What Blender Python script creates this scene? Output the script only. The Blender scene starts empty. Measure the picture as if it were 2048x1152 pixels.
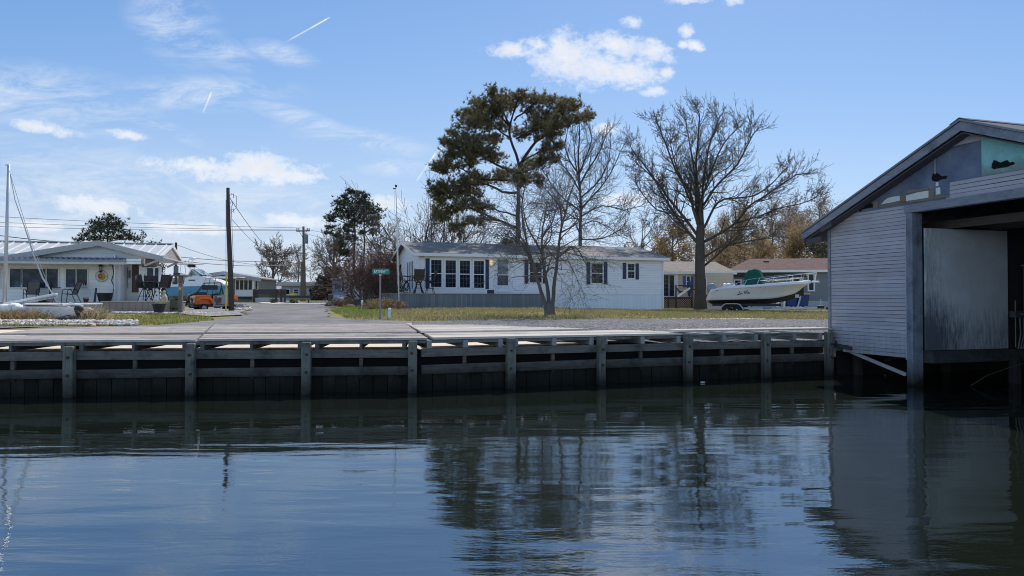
import bpy, math, random
from mathutils import Vector, Matrix, noise as mnoise
R = math.radians
rnd = random.Random(7)
scene = bpy.context.scene
COL = scene.collection

# ------------------------------------------------------------------ camera and survey helpers
FPX, HCAM, PITCH = 1450.0, 1.9, math.atan(22 / 1450.0)
CP, SP = math.cos(PITCH), math.sin(PITCH)

def P(px, py, Y):
    """point of the place at depth Y along the sight line of the survey photograph"""
    u, v = px - 1024.0, 576.0 - py
    d = FPX * CP - v * SP
    return Vector((u * Y / d, Y, HCAM + Y * (FPX * SP + v * CP) / d))

def G(px, py, z):
    """point at height z along that line"""
    u, v = px - 1024.0, 576.0 - py
    d = FPX * CP - v * SP
    Y = (z - HCAM) * d / (FPX * SP + v * CP)
    return Vector((u * Y / d, Y, z))

class Fr:
    """a plan frame: local x along a facade, local y into depth"""
    def __init__(s, ox, oy, oz, ang):
        s.o = Vector((ox, oy, oz)); s.a = ang; s.c = math.cos(ang); s.s = math.sin(ang)
    def u(s, px, w=0.0):
        t = (px - 1024.0) / FPX
        return (t * (s.o.y + w * s.c) - s.o.x + w * s.s) / (s.c - t * s.s)
    def wv(s, px, u=0.0):
        t = (px - 1024.0) / FPX
        return (s.o.x + u * s.c - t * (s.o.y + u * s.s)) / (s.s + t * s.c)
    def z(s, py, u, w=0.0):
        return P(1024, py, s.o.y + u * s.s + w * s.c).z - s.o.z
    def uz(s, px, py, w=0.0):
        u = s.u(px, w); return u, s.z(py, u, w)
    def world(s, u, w, z):
        return Vector((s.o.x + u * s.c - w * s.s, s.o.y + u * s.s + w * s.c, s.o.z + z))

# ------------------------------------------------------------------ ground height
ANCH = [(-14, 15, .98), (-6, 17, .95), (0, 19, .95), (6, 21, .93), (-12, 21, 1.0), (-8, 24, 1.02), (-2, 26, 1.04), (4, 28, 1.04), (10, 26, .95), (16, 30, .9),
        (14, 34, .92), (20, 44, .9), (17.5, 46, .93), (14, 50, .90), (18, 48.5, .88), (15.5, 49.5, .87), (15, 46, .88), (13, 44, .92), (16, 41, .90), (19, 50, .88), (10.5, 49, 1.22), (22, 55, .98), (30, 60, 1.05), (14.2, 54, 1.36), (13, 58, 1.38), (2.2, 31, 1.22),
        (-4, 33, 1.22), (4, 36, 1.42), (-3, 40, 1.55), (-6, 41, 1.56), (2, 43, 1.55), (8, 46, 1.44), (10, 48, 1.40), (-8, 40, 1.42), (-8.5, 35, 1.2), (-10, 30, 1.06), (-10, 37, 1.12),
        (-16, 25, 1.08), (-20, 25, 1.12), (-17, 31, 1.17), (-18, 35, 1.24), (-25, 35, 1.45), (-14, 38, 1.15), (-18, 45, 1.12), (-15, 58, 1.2), (-30, 40, 1.5),
        (-20, 75, 1.43), (-26, 95, 1.7), (-15, 60, 1.3), (0, 60, 1.5), (0, 90, 1.6), (30, 90, 1.5), (-60, 90, 1.7), (50, 45, .95), (-45, 30, 1.3), (0, 130, 1.75), (-80, 130, 1.75), (80, 130, 1.75),
        (0, 3, .95), (40, 15, .95), (-40, 12, .95)]

def gz(x, y):
    if y > 150: return 1.75
    a = b = 0.0
    for (ax, ay, az) in ANCH:
        d2 = (ax - x) ** 2 + (ay - y) ** 2
        s = 3.2 + .1 * ay
        w = math.exp(-d2 / (2 * s * s)) + 3e-4 / (1 + d2 / 100)
        a += w * az; b += w
    return a / b

def on_ground(px, Y):
    p = P(px, 600, Y); p.z = gz(p.x, p.y); return p

# ------------------------------------------------------------------ mesh builder
class MB:
    def __init__(s): s.v = []; s.f = []
    def add(s, vs, fs):
        n = len(s.v); s.v.extend([tuple(p) for p in vs]); s.f.extend([tuple(i + n for i in f) for f in fs]); return s
    def poly(s, pts): return s.add(pts, [tuple(range(len(pts)))])
    def box(s, x0, y0, z0, x1, y1, z1):
        if x0 > x1: x0, x1 = x1, x0
        if y0 > y1: y0, y1 = y1, y0
        if z0 > z1: z0, z1 = z1, z0
        return s.add([(x0, y0, z0), (x1, y0, z0), (x1, y1, z0), (x0, y1, z0), (x0, y0, z1), (x1, y0, z1), (x1, y1, z1), (x0, y1, z1)],
                     [(0, 3, 2, 1), (4, 5, 6, 7), (0, 1, 5, 4), (1, 2, 6, 5), (2, 3, 7, 6), (3, 0, 4, 7)])
    def xbox(s, M, sx, sy, sz):
        vs = [M @ Vector((a * sx / 2, b * sy / 2, c * sz / 2)) for c in (-1, 1) for (a, b) in ((-1, -1), (1, -1), (1, 1), (-1, 1))]
        return s.add(vs, [(0, 3, 2, 1), (4, 5, 6, 7), (0, 1, 5, 4), (1, 2, 6, 5), (2, 3, 7, 6), (3, 0, 4, 7)])
    def beam(s, p, q, w, h, up=(0, 0, 1)):
        p, q = Vector(p), Vector(q); d = (q - p); L = d.length; d.normalize()
        u = Vector(up)
        sd = d.cross(u)
        if sd.length < 1e-4: sd = d.cross(Vector((0, 1, 0)))
        sd.normalize(); u = sd.cross(d).normalized()
        c = [(-w / 2, -h / 2), (w / 2, -h / 2), (w / 2, h / 2), (-w / 2, h / 2)]
        vs = [p + sd * a + u * b for a, b in c] + [q + sd * a + u * b for a, b in c]
        return s.add(vs, [(0, 1, 2, 3), (7, 6, 5, 4), (0, 4, 5, 1), (1, 5, 6, 2), (2, 6, 7, 3), (3, 7, 4, 0)])
    def tube(s, pts, rad, n=6, cap=True):
        pts = [Vector(p) for p in pts]; k = len(pts)
        if isinstance(rad, (int, float)): rad = [rad] * k
        base = len(s.v); ref = None
        for i, p in enumerate(pts):
            t = (pts[min(i + 1, k - 1)] - pts[max(i - 1, 0)])
            if t.length < 1e-9: t = Vector((0, 0, 1))
            t.normalize()
            if ref is None: ref = Vector((1, 0, 0)) if abs(t.x) < .8 else Vector((0, 1, 0))
            a = (ref - t * ref.dot(t))
            if a.length < 1e-6: a = t.orthogonal()
            a.normalize(); ref = a; b = t.cross(a); r = rad[i]
            for j in range(n):
                an = 2 * math.pi * j / n; q = p + a * (r * math.cos(an)) + b * (r * math.sin(an)); s.v.append((q.x, q.y, q.z))
        for i in range(k - 1):
            for j in range(n):
                j2 = (j + 1) % n
                s.f.append((base + i * n + j, base + i * n + j2, base + (i + 1) * n + j2, base + (i + 1) * n + j))
        if cap:
            s.f.append(tuple(base + j for j in reversed(range(n)))); s.f.append(tuple(base + (k - 1) * n + j for j in range(n)))
        return s
    def lathe(s, prof, c=(0, 0, 0), n=16, axis='z'):
        c = Vector(c); vs = []; fs = []
        for (r, h) in prof:
            for j in range(n):
                a = 2 * math.pi * j / n; x, y = r * math.cos(a), r * math.sin(a)
                vs.append(c + (Vector((x, y, h)) if axis == 'z' else Vector((x, h, y)) if axis == 'y' else Vector((h, x, y))))
        k = len(prof)
        for i in range(k - 1):
            for j in range(n):
                j2 = (j + 1) % n; fs.append((i * n + j, i * n + j2, (i + 1) * n + j2, (i + 1) * n + j))
        fs.append(tuple(reversed(range(n)))); fs.append(tuple((k - 1) * n + j for j in range(n)))
        return s.add(vs, fs)
    def ball(s, c, rx, ry, rz, n=10, m=7, jit=0, rg=rnd):
        prof = []; c = Vector(c); vs = []; fs = []
        for i in range(m + 1):
            th = math.pi * i / m
            for j in range(n):
                a = 2 * math.pi * j / n; k = 1 + (rg.uniform(-jit, jit) if jit else 0)
                vs.append(c + Vector((rx * math.sin(th) * math.cos(a) * k, ry * math.sin(th) * math.sin(a) * k, -rz * math.cos(th) * k)))
        for i in range(m):
            for j in range(n):
                j2 = (j + 1) % n; fs.append((i * n + j, i * n + j2, (i + 1) * n + j2, (i + 1) * n + j))
        return s.add(vs, fs)
    def prism(s, poly, a0, a1, plane='xz'):
        """extrude a 2D polygon; plane xz -> along y, xy -> along z, yz -> along x"""
        def m(p, a):
            return (p[0], a, p[1]) if plane == 'xz' else (p[0], p[1], a) if plane == 'xy' else (a, p[0], p[1])
        n = len(poly); vs = [m(p, a0) for p in poly] + [m(p, a1) for p in poly]
        fs = [tuple(range(n)), tuple(reversed(range(n, 2 * n)))] + [(i, n + i, n + (i + 1) % n, (i + 1) % n) for i in range(n)]
        return s.add(vs, fs)
    def build(s, name, mat, parent=None, off=None, smooth=False, bevel=0, recalc=True):
        me = bpy.data.meshes.new(name)
        vs = s.v if off is None else [(a - off[0], b - off[1], c - off[2]) for a, b, c in s.v]
        me.from_pydata(vs, [], s.f)
        if recalc and len(s.f) < 60000:
            import bmesh
            bm = bmesh.new(); bm.from_mesh(me); bmesh.ops.recalc_face_normals(bm, faces=bm.faces); bm.to_mesh(me); bm.free()
        me.materials.append(mat)
        if smooth: me.polygons.foreach_set('use_smooth', [True] * len(me.polygons))
        o = bpy.data.objects.new(name, me); COL.objects.link(o)
        if parent is not None: o.parent = parent
        elif off is not None: o.location = off
        if bevel:
            b = o.modifiers.new('edge_wear', 'BEVEL'); b.width = bevel; b.segments = 2; b.limit_method = 'ANGLE'
        return o

def thing(name, label, cat, loc=(0, 0, 0), rz=0.0, group=None):
    o = bpy.data.objects.new(name, None); COL.objects.link(o)
    o.location = loc; o.rotation_euler = (0, 0, rz); o.empty_display_size = .3
    return tag(o, label, cat, group)
def tag(o, label, cat, group=None):
    o['label'] = label; o['category'] = cat
    if group: o['group'] = group
    return o
def kind(o, k, label=None, cat=None):
    o['kind'] = k
    if label: o['label'] = label
    if cat: o['category'] = cat
    return o
def copy_tree(o, parent=None):
    c = o.copy(); COL.objects.link(c)
    if parent is not None: c.parent = parent
    for ch in list(o.children): copy_tree(ch, c)
    return c
def frame_thing(fr, name, label, cat, group=None):
    return thing(name, label, cat, fr.o, fr.a, group)

# ------------------------------------------------------------------ materials
class NT:
    def __init__(s, name):
        s.m = bpy.data.materials.new(name); s.m.use_nodes = True; s.t = s.m.node_tree; s.n = s.t.nodes
        s.b = s.n['Principled BSDF']; s._tc = None
    def new(s, typ, **kw):
        x = s.n.new(typ)
        for k, v in kw.items(): setattr(x, k, v)
        return x
    def link(s, a, b): s.t.links.new(a, b)
    def setin(s, node, key, v):
        if isinstance(v, bpy.types.NodeSocket): s.link(v, node.inputs[key])
        elif v is not None: node.inputs[key].default_value = v
    def math(s, op, a, b=None, c=None, clamp=False):
        x = s.new('ShaderNodeMath', operation=op, use_clamp=clamp); s.setin(x, 0, a); s.setin(x, 1, b); s.setin(x, 2, c); return x.outputs[0]
    def tc(s, out='Object'):
        if s._tc is None: s._tc = s.new('ShaderNodeTexCoord')
        return s._tc.outputs[out]
    def map(s, scale=(1, 1, 1), rot=(0, 0, 0), loc=(0, 0, 0), src=None):
        x = s.new('ShaderNodeMapping'); x.inputs['Scale'].default_value = scale; x.inputs['Rotation'].default_value = rot; x.inputs['Location'].default_value = loc
        s.link(src or s.tc(), x.inputs['Vector']); return x.outputs[0]
    def noise(s, vec, scale, detail=4, rough=.55, dist=0):
        x = s.new('ShaderNodeTexNoise'); s.link(vec, x.inputs['Vector']); x.inputs['Scale'].default_value = scale
        x.inputs['Detail'].default_value = detail; x.inputs['Roughness'].default_value = rough; x.inputs['Distortion'].default_value = dist; return x.outputs['Fac']
    def ramp(s, fac, stops, interp='LINEAR'):
        x = s.new('ShaderNodeValToRGB'); x.color_ramp.interpolation = interp; e = x.color_ramp.elements
        while len(e) > 1: e.remove(e[-1])
        e[0].position = stops[0][0]; e[0].color = c4(stops[0][1])
        for p, c in stops[1:]:
            q = e.new(p); q.color = c4(c)
        s.link(fac, x.inputs[0]); return x.outputs[0]
    def mix(s, fac, a, b, blend='MIX'):
        x = s.new('ShaderNodeMix', data_type='RGBA', blend_type=blend, clamp_factor=True)
        s.setin(x, 'Factor', fac) if not isinstance(fac, bpy.types.NodeSocket) else s.link(fac, x.inputs['Factor'])
        for k, v in ((6, a), (7, b)):
            if isinstance(v, bpy.types.NodeSocket): s.link(v, x.inputs[k])
            else: x.inputs[k].default_value = c4(v)
        return x.outputs[2]
    def bump(s, h, strength=.5, dist=.02, normal=None):
        x = s.new('ShaderNodeBump'); x.inputs['Strength'].default_value = strength; x.inputs['Distance'].default_value = dist
        s.link(h, x.inputs['Height'])
        if normal is not None: s.link(normal, x.inputs['Normal'])
        return x.outputs[0]
    def out(s, color=None, rough=None, normal=None, metal=0, spec=None):
        if color is not None: s.setin(s.b, 'Base Color', color if isinstance(color, bpy.types.NodeSocket) else c4(color))
        if rough is not None: s.setin(s.b, 'Roughness', rough)
        if normal is not None: s.link(normal, s.b.inputs['Normal'])
        s.b.inputs['Metallic'].default_value = metal
        if spec is not None: s.b.inputs['Specular IOR Level'].default_value = spec
        return s.m
    def island(s): return s.new('ShaderNodeNewGeometry').outputs['Random Per Island']
def c4(c):
    if isinstance(c, (int, float)): return (c, c, c, 1)
    return tuple(c) if len(c) == 4 else (c[0], c[1], c[2], 1)
def sc(c, k): return tuple(min(1, x * k) for x in c[:3])

_mats = {}
def mat(name, col, rough=.6, var=.2, scale=4, bump=0, bscale=40, stretch=(1, 1, 1), metal=0, spec=.4, island=0.0, dirt=None):
    """painted or plain surface with uneven colour, optional fine relief and a per-piece tone"""
    if name in _mats: return _mats[name]
    t = NT(name); v = t.map(stretch)
    n1 = t.noise(v, scale, 6, .62); n2 = t.noise(v, scale * 7, 3, .6)
    f = t.math('MULTIPLY_ADD', n2, .4, t.math('MULTIPLY', n1, .8))
    c = t.ramp(f, [(.3, sc(col, 1 - var)), (.85, sc(col, 1 + var))])
    if island:
        k = t.math('MULTIPLY_ADD', t.island(), island * 2, 1 - island)
        x = t.new('ShaderNodeMix', data_type='RGBA', blend_type='MULTIPLY'); x.inputs['Factor'].default_value = 1
        t.link(c, x.inputs[6]); t.link(k, x.inputs[7]); c = x.outputs[2]
    if dirt: c = t.mix(t.math('MULTIPLY', t.math('SUBTRACT', t.noise(t.map((.7, .7, .7)), 2.3, 6, .7), .5, clamp=True), 3.2, clamp=True), c, dirt)
    nm = t.bump(t.noise(v, bscale, 4, .6), bump, .01) if bump else None
    r = t.math('MULTIPLY_ADD', n1, .25, rough - .12, clamp=True)
    _mats[name] = t.out(c, r, nm, metal, spec); return _mats[name]

def wood_mat(name, col, axis='x', var=.35, island=.25, rough=.85, grain=26, dark=None, wet=None):
    """weathered timber: grain along an axis, blotches, board-to-board tone"""
    if name in _mats: return _mats[name]
    t = NT(name)
    st = {'x': (.35, 6, 6), 'y': (6, .35, 6), 'z': (6, 6, .35)}[axis]
    g = t.noise(t.map(st), grain / 6, 7, .7, .3); b = t.noise(t.map((1, 1, 1)), 1.7, 5, .65)
    f = t.math('MULTIPLY_ADD', g, .65, t.math('MULTIPLY', b, .45))
    c = t.ramp(f, [(.3, sc(col, 1 - var * 1.5)), (.52, col), (.8, sc(col, 1 + var))])
    if dark: c = t.mix(t.math('MULTIPLY', t.math('SUBTRACT', b, .5, clamp=True), 5, clamp=True), c, dark)
    k = t.math('MULTIPLY_ADD', t.island(), island * 2, 1 - island)
    x = t.new('ShaderNodeMix', data_type='RGBA', blend_type='MULTIPLY'); x.inputs['Factor'].default_value = 1
    t.link(c, x.inputs[6]); t.link(k, x.inputs[7]); c = x.outputs[2]
    if wet is not None:   # dark wet band near the water, world height
        gp = t.new('ShaderNodeNewGeometry'); sp = t.new('ShaderNodeSeparateXYZ'); t.link(gp.outputs['Position'], sp.inputs[0])
        h = t.math('ADD', sp.outputs[2], t.math('MULTIPLY_ADD', t.noise(gp.outputs['Position'], 3, 4), .3, -.15))
        w = t.math('SUBTRACT', 1, t.math('DIVIDE', t.math('SUBTRACT', h, wet[0]), wet[1], clamp=True), clamp=True)
        c = t.mix(w, c, (.012, .013, .011))
    _mats[name] = t.out(c, rough, t.bump(g, .5, .008), 0, .12); return _mats[name]

def siding_mat(name, col, step, var=.08, line=.55, rough=.5, dirt=None):
    """lapped boards: shadow line and slant relief per course in local z"""
    if name in _mats: return _mats[name]
    t = NT(name); sp = t.new('ShaderNodeSeparateXYZ'); t.link(t.tc(), sp.inputs[0])
    fr = t.math('FRACT', t.math('DIVIDE', sp.outputs[2], step))
    ln = t.math('SUBTRACT', 1, t.math('MULTIPLY', t.math('SUBTRACT', fr, 0), 9, clamp=True), clamp=True)
    n = t.noise(t.map((.5, .5, 2)), 1.5, 6, .65)
    c = t.ramp(n, [(.3, sc(col, 1 - var)), (.75, sc(col, 1 + var))])
    if dirt: c = t.mix(t.math('MULTIPLY', t.math('SUBTRACT', t.noise(t.map((1.2, 1.2, .35)), 2.0, 6, .7), .52, clamp=True), 4, clamp=True), c, dirt)
    c = t.mix(t.math('MULTIPLY', ln, line), c, sc(col, .25))
    nm = t.bump(t.math('SUBTRACT', 1, fr), .8, .012)
    _mats[name] = t.out(c, rough, nm, 0, .4); return _mats[name]

def board_mat(name, col, step, var=.2, line=.7, rough=.75):
    """vertical boards along local x"""
    if name in _mats: return _mats[name]
    t = NT(name); sp = t.new('ShaderNodeSeparateXYZ'); t.link(t.tc(), sp.inputs[0])
    q = t.math('DIVIDE', sp.outputs[0], step); fr = t.math('FRACT', q)
    ln = t.math('SUBTRACT', 1, t.math('MULTIPLY', fr, 10), clamp=True)
    wn = t.new('ShaderNodeTexWhiteNoise', noise_dimensions='1D'); t.link(t.math('FLOOR', q), wn.inputs['W'])
    n = t.noise(t.map((6, 6, .5)), 3, 6, .65)
    f = t.math('MULTIPLY_ADD', wn.outputs[0], .5, t.math('MULTIPLY', n, .6))
    c = t.ramp(f, [(.2, sc(col, 1 - var)), (.9, sc(col, 1 + var))])
    c = t.mix(t.math('MULTIPLY', ln, line), c, sc(col, .15))
    _mats[name] = t.out(c, rough, t.bump(t.math('SUBTRACT', 1, ln), .6, .01), 0, .3); return _mats[name]

def shingle_mat(name, col, sx=.9, sy=.16, var=.25):
    if name in _mats: return _mats[name]
    t = NT(name)
    br = t.new('ShaderNodeTexBrick'); t.link(t.map((1, 1, 0)), br.inputs['Vector'])
    br.inputs['Scale'].default_value = 1; br.inputs['Brick Width'].default_value = sx * .4; br.inputs['Row Height'].default_value = sy
    br.inputs['Mortar Size'].default_value = .012; br.inputs['Color1'].default_value = c4(sc(col, 1 - var)); br.inputs['Color2'].default_value = c4(sc(col, 1 + var)); br.inputs['Mortar'].default_value = c4(sc(col, .45))
    n = t.noise(t.map((1, 1, 1)), 1.1, 6, .7)
    c = t.mix(t.math('MULTIPLY', n, .7), br.outputs['Color'], sc(col, .75))
    _mats[name] = t.out(c, .9, t.bump(t.noise(t.map((1, 1, 1)), 60, 3), .6, .01), 0, .2); return _mats[name]

def glass_mat(name, col=(.012, .016, .022), rough=.04):
    if name in _mats: return _mats[name]
    t = NT(name); n = t.noise(t.map((1, 1, 1.4)), 1.6, 6, .65)
    c = t.ramp(n, [(.38, sc(col, .3)), (.52, sc(col, 1.0)), (.68, sc(col, 2.2))])  # mottled tones paint loose reflections into the glass
    _mats[name] = t.out(c, rough, t.bump(t.noise(t.map((1, 1, 1)), .8, 2), .12, .05), 0, .14); return _mats[name]
# ------------------------------------------------------------------ camera, sun, sky
cam_d = bpy.data.cameras.new('camera'); cam = bpy.data.objects.new('camera', cam_d); COL.objects.link(cam)
cam.location = (0, 0, HCAM); cam.rotation_euler = (R(90) + PITCH, 0, 0)
cam_d.sensor_width = 36; cam_d.lens = 36 * FPX / 2048; cam_d.clip_start = .1; cam_d.clip_end = 6000
scene.camera = cam
scene.cycles.pixel_filter_type = 'BLACKMAN_HARRIS'; scene.cycles.filter_width = 1.05
scene.view_settings.view_transform = 'Standard'; scene.view_settings.look = 'None'; scene.view_settings.exposure = 0
SUN_EL, SUN_AZ = R(47), R(17)
sd = bpy.data.lights.new('sun', 'SUN'); sd.energy = 5.0; sd.angle = R(.53); sd.color = (1, .955, .89)
so = bpy.data.objects.new('sun', sd); COL.objects.link(so)
sdir = Vector((math.sin(SUN_AZ) * math.cos(SUN_EL), math.cos(SUN_AZ) * math.cos(SUN_EL), math.sin(SUN_EL)))
so.rotation_euler = sdir.to_track_quat('Z', 'Y').to_euler(); so.location = sdir * 200

W = bpy.data.worlds.new('World'); scene.world = W; W.use_nodes = True
def build_sky():
    t = NT.__new__(NT); t.m = None; t.t = W.node_tree; t.n = t.t.nodes; t._tc = None; t.n.clear()
    outn = t.new('ShaderNodeOutputWorld'); bg = t.new('ShaderNodeBackground'); t.link(bg.outputs[0], outn.inputs[0])
    K = .15; bg.inputs['Strength'].default_value = K
    sky = t.new('ShaderNodeTexSky', sky_type='NISHITA', sun_disc=False, sun_elevation=SUN_EL, sun_rotation=SUN_AZ)
    sky.air_density = 1.0; sky.dust_density = .6; sky.ozone_density = 2.2; sky.altitude = 0
    d = t.tc('Generated'); sp = t.new('ShaderNodeSeparateXYZ'); t.link(d, sp.inputs[0])
    dy = t.math('MAXIMUM', sp.outputs[1], .02)
    p = t.math('DIVIDE', sp.outputs[0], dy); q = t.math('DIVIDE', sp.outputs[2], dy)
    cb = t.new('ShaderNodeCombineXYZ'); t.link(p, cb.inputs[0]); t.link(q, cb.inputs[1]); pq = cb.outputs[0]
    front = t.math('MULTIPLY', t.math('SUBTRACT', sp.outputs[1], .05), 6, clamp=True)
    def blob(px, py, rx, ry, rot=0):
        m = t.new('ShaderNodeMapping', vector_type='TEXTURE')
        m.inputs['Location'].default_value = ((px - 1024) / FPX, (598 - py) / FPX, 0); m.inputs['Rotation'].default_value = (0, 0, R(rot))
        m.inputs['Scale'].default_value = (rx / FPX, ry / FPX, 1); t.link(pq, m.inputs['Vector'])
        l = t.new('ShaderNodeVectorMath', operation='LENGTH'); t.link(m.outputs[0], l.inputs[0])
        return t.math('SUBTRACT', 1, l.outputs['Value'])
    def mx(bl):
        a = blob(*bl[0])
        for b in bl[1:]: a = t.math('MAXIMUM', a, blob(*b))
        return a
    clouds = mx([(1132, 112, 74, 62), (1120, 92, 44, 34), (1185, 132, 130, 46), (1262, 138, 78, 42), (1240, 92, 62, 30, -12), (1300, 100, 60, 26, -14), (1030, 98, 62, 20, 6), (1075, 88, 34, 18), (1334, 142, 18, 14),
                 (1310, 181, 32, 11, 5), (1268, 41, 24, 15), (1375, 58, 16, 15), (1394, 89, 20, 12, -20), (1368, 86, 11, 9), (1376, -6, 50, 12), (1470, -4, 24, 14),
                 (505, 326, 72, 30), (490, 340, 165, 28, -2), (395, 332, 110, 17, -6), (580, 350, 84, 18, -6), (85, 256, 74, 13, -11), (252, 268, 44, 11, -10),
                 (195, 412, 92, 22, -6), (592, 441, 62, 17, -4), (772, 408, 52, 18, -5), (1262, 399, 66, 18), (1214, 254, 36, 14), (375, 456, 80, 14, -3), (60, 452, 70, 12)])
    n1 = t.noise(t.map((1, 1.35, 1), src=pq), 26, 10, .66, .25); n2 = t.noise(t.map((1, 1.3, 1), loc=(3, 1, 0), src=pq), 85, 8, .66, .3)
    f = t.math('ADD', clouds, t.math('MULTIPLY_ADD', n1, 2.3, -1.2)); f = t.math('ADD', f, t.math('MULTIPLY_ADD', n2, 1.5, -.75))
    dens = t.math('MULTIPLY', t.math('SUBTRACT', f, -.12), .85, clamp=True)
    dens = t.math('MULTIPLY', dens, t.math('MULTIPLY', t.math('ADD', clouds, .38), 2.6, clamp=True))
    # thin high cloud, drawn out by wind
    ci = mx([(345, 45, 90, 60, -35), (420, 95, 90, 26, -20), (590, 232, 120, 18, -20), (720, 280, 130, 20, -10), (400, 185, 160, 30), (330, 255, 90, 12, -25), (560, 105, 60, 20, -15), (790, 335, 60, 16),
             (120, 380, 480, 90, -8), (480, 430, 520, 75, -6), (100, 450, 400, 60, -3), (90, 200, 200, 60, -8)])
    n3 = t.noise(t.map((1.0, 3.4, 1), rot=(0, 0, R(16)), src=pq), 9, 10, .7, .6)
    cir = t.math('MULTIPLY', t.math('MULTIPLY', t.math('ADD', ci, .45, clamp=True), t.math('MULTIPLY', t.math('SUBTRACT', n3, .42), 4.0, clamp=True)), .85, clamp=True)
    # vapour trails
    def trail(x0, y0, x1, y1, w):
        a = Vector(((x0 - 1024) / FPX, (598 - y0) / FPX)); b = Vector(((x1 - 1024) / FPX, (598 - y1) / FPX)); c = (a + b) / 2; L = (b - a).length / 2
        m = t.new('ShaderNodeMapping', vector_type='TEXTURE'); m.inputs['Location'].default_value = (c.x, c.y, 0); m.inputs['Rotation'].default_value = (0, 0, math.atan2((b - a).y, (b - a).x))
        m.inputs['Scale'].default_value = (L, w / FPX, 1); t.link(pq, m.inputs['Vector'])
        s = t.new('ShaderNodeSeparateXYZ'); t.link(m.outputs[0], s.inputs[0])
        ax = t.math('MULTIPLY', t.math('SUBTRACT', 1, t.math('ABSOLUTE', s.outputs[0])), 4, clamp=True)
        gl = t.math('MULTIPLY_ADD', s.outputs[0], .3, .6)
        return t.math('MULTIPLY', t.math('MULTIPLY', ax, t.math('SUBTRACT', 1, t.math('ABSOLUTE', s.outputs[1]), clamp=True)), gl)
    tr = trail(568, 82, 660, 30, 2.2)
    for a in ((831, 364, 873, 302, 2.6), (873, 303, 902, 284, 1.6), (403, 226, 421, 181, 2.6)): tr = t.math('MAXIMUM', tr, trail(*a))
    tr = t.math('MULTIPLY', tr, t.math('MULTIPLY_ADD', t.noise(pq, 70, 3), 2.3, 0), clamp=True)
    k = 1 / K
    # the sky, brightened to lift shaded faces, bluer ahead, pale haze towards the horizon
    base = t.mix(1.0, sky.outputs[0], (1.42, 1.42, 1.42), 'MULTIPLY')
    grad = t.ramp(t.math('MULTIPLY', q, 2.0, clamp=True), [(0, (.50, .62, .80)), (.22, (.33, .52, .81)), (.5, (.215, .41, .75)), (.8, (.15, .33, .68)), (1, (.12, .28, .63))])
    grad = t.mix(1.0, grad, (k, k, k), 'MULTIPLY')
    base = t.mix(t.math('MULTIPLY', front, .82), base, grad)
    lat = t.math('MULTIPLY_ADD', p, -.55, .50, clamp=True)
    hz = t.math('MULTIPLY', t.math('POWER', t.math('SUBTRACT', 1, t.math('MULTIPLY', q, 2.9), clamp=True), 1.5), t.math('MULTIPLY_ADD', lat, .85, .15))
    base = t.mix(t.math('MULTIPLY', hz, front), base, (.60 * k, .67 * k, .79 * k))
    base = t.mix(t.math('MULTIPLY', t.math('MULTIPLY', cir, front), .8), base, (.80 * k, .87 * k, .96 * k))
    sh = t.math('MULTIPLY', t.math('SUBTRACT', dens, t.math('MULTIPLY', t.noise(t.map((1, 1, 1), loc=(1, 2, 0), src=pq), 26, 5), .9)), 1.0, clamp=True)
    cc = t.mix(sh, (1.06 * k, 1.05 * k, 1.05 * k), (.66 * k, .69 * k, .76 * k))
    base = t.mix(t.math('MULTIPLY', dens, t.math('MULTIPLY', front, .97)), base, cc)
    base = t.mix(t.math('MULTIPLY', tr, front), base, (.95 * k, .97 * k, 1.0 * k))
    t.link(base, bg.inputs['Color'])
build_sky()

# ------------------------------------------------------------------ dock line in plan
DA, DB, DC = Vector((-9.87, 13.98)), Vector((-1.86, 14.87)), Vector((7.8, 18.1))
D1 = Fr(DA.x, DA.y, 0, math.atan2(DB.y - DA.y, DB.x - DA.x)); D2 = Fr(DB.x, DB.y, 0, math.atan2(DC.y - DB.y, DC.x - DB.x))
L1, L2 = (DB - DA).length, (DC - DB).length
def dock_y(x):
    return DA.y + (x - DA.x) * math.tan(D1.a) if x < DB.x else DB.y + (x - DB.x) * math.tan(D2.a)
ZD = 1.1

# ------------------------------------------------------------------ ground
def smooth(a, b, x):
    x = min(1, max(0, (x - a) / (b - a))); return x * x * (3 - 2 * x)
def ground_z(x, y):
    v = y - dock_y(x)
    dip = .20 * (1 - smooth(3.6, 7.0, v)) if -16 < x < 9 else 0
    return gz(x, y) - dip
def GG(px, py):
    lo, Y = None, 12.0
    while Y < 400:
        p = P(px, py, Y)
        if p.z < ground_z(p.x, p.y): break
        Y *= 1.02
    a, b = Y / 1.02, Y
    for _ in range(20):
        m = (a + b) / 2; p = P(px, py, m)
        if p.z < ground_z(p.x, p.y): b = m
        else: a = m
    p = P(px, py, b); p.z = ground_z(p.x, p.y); return p

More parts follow.
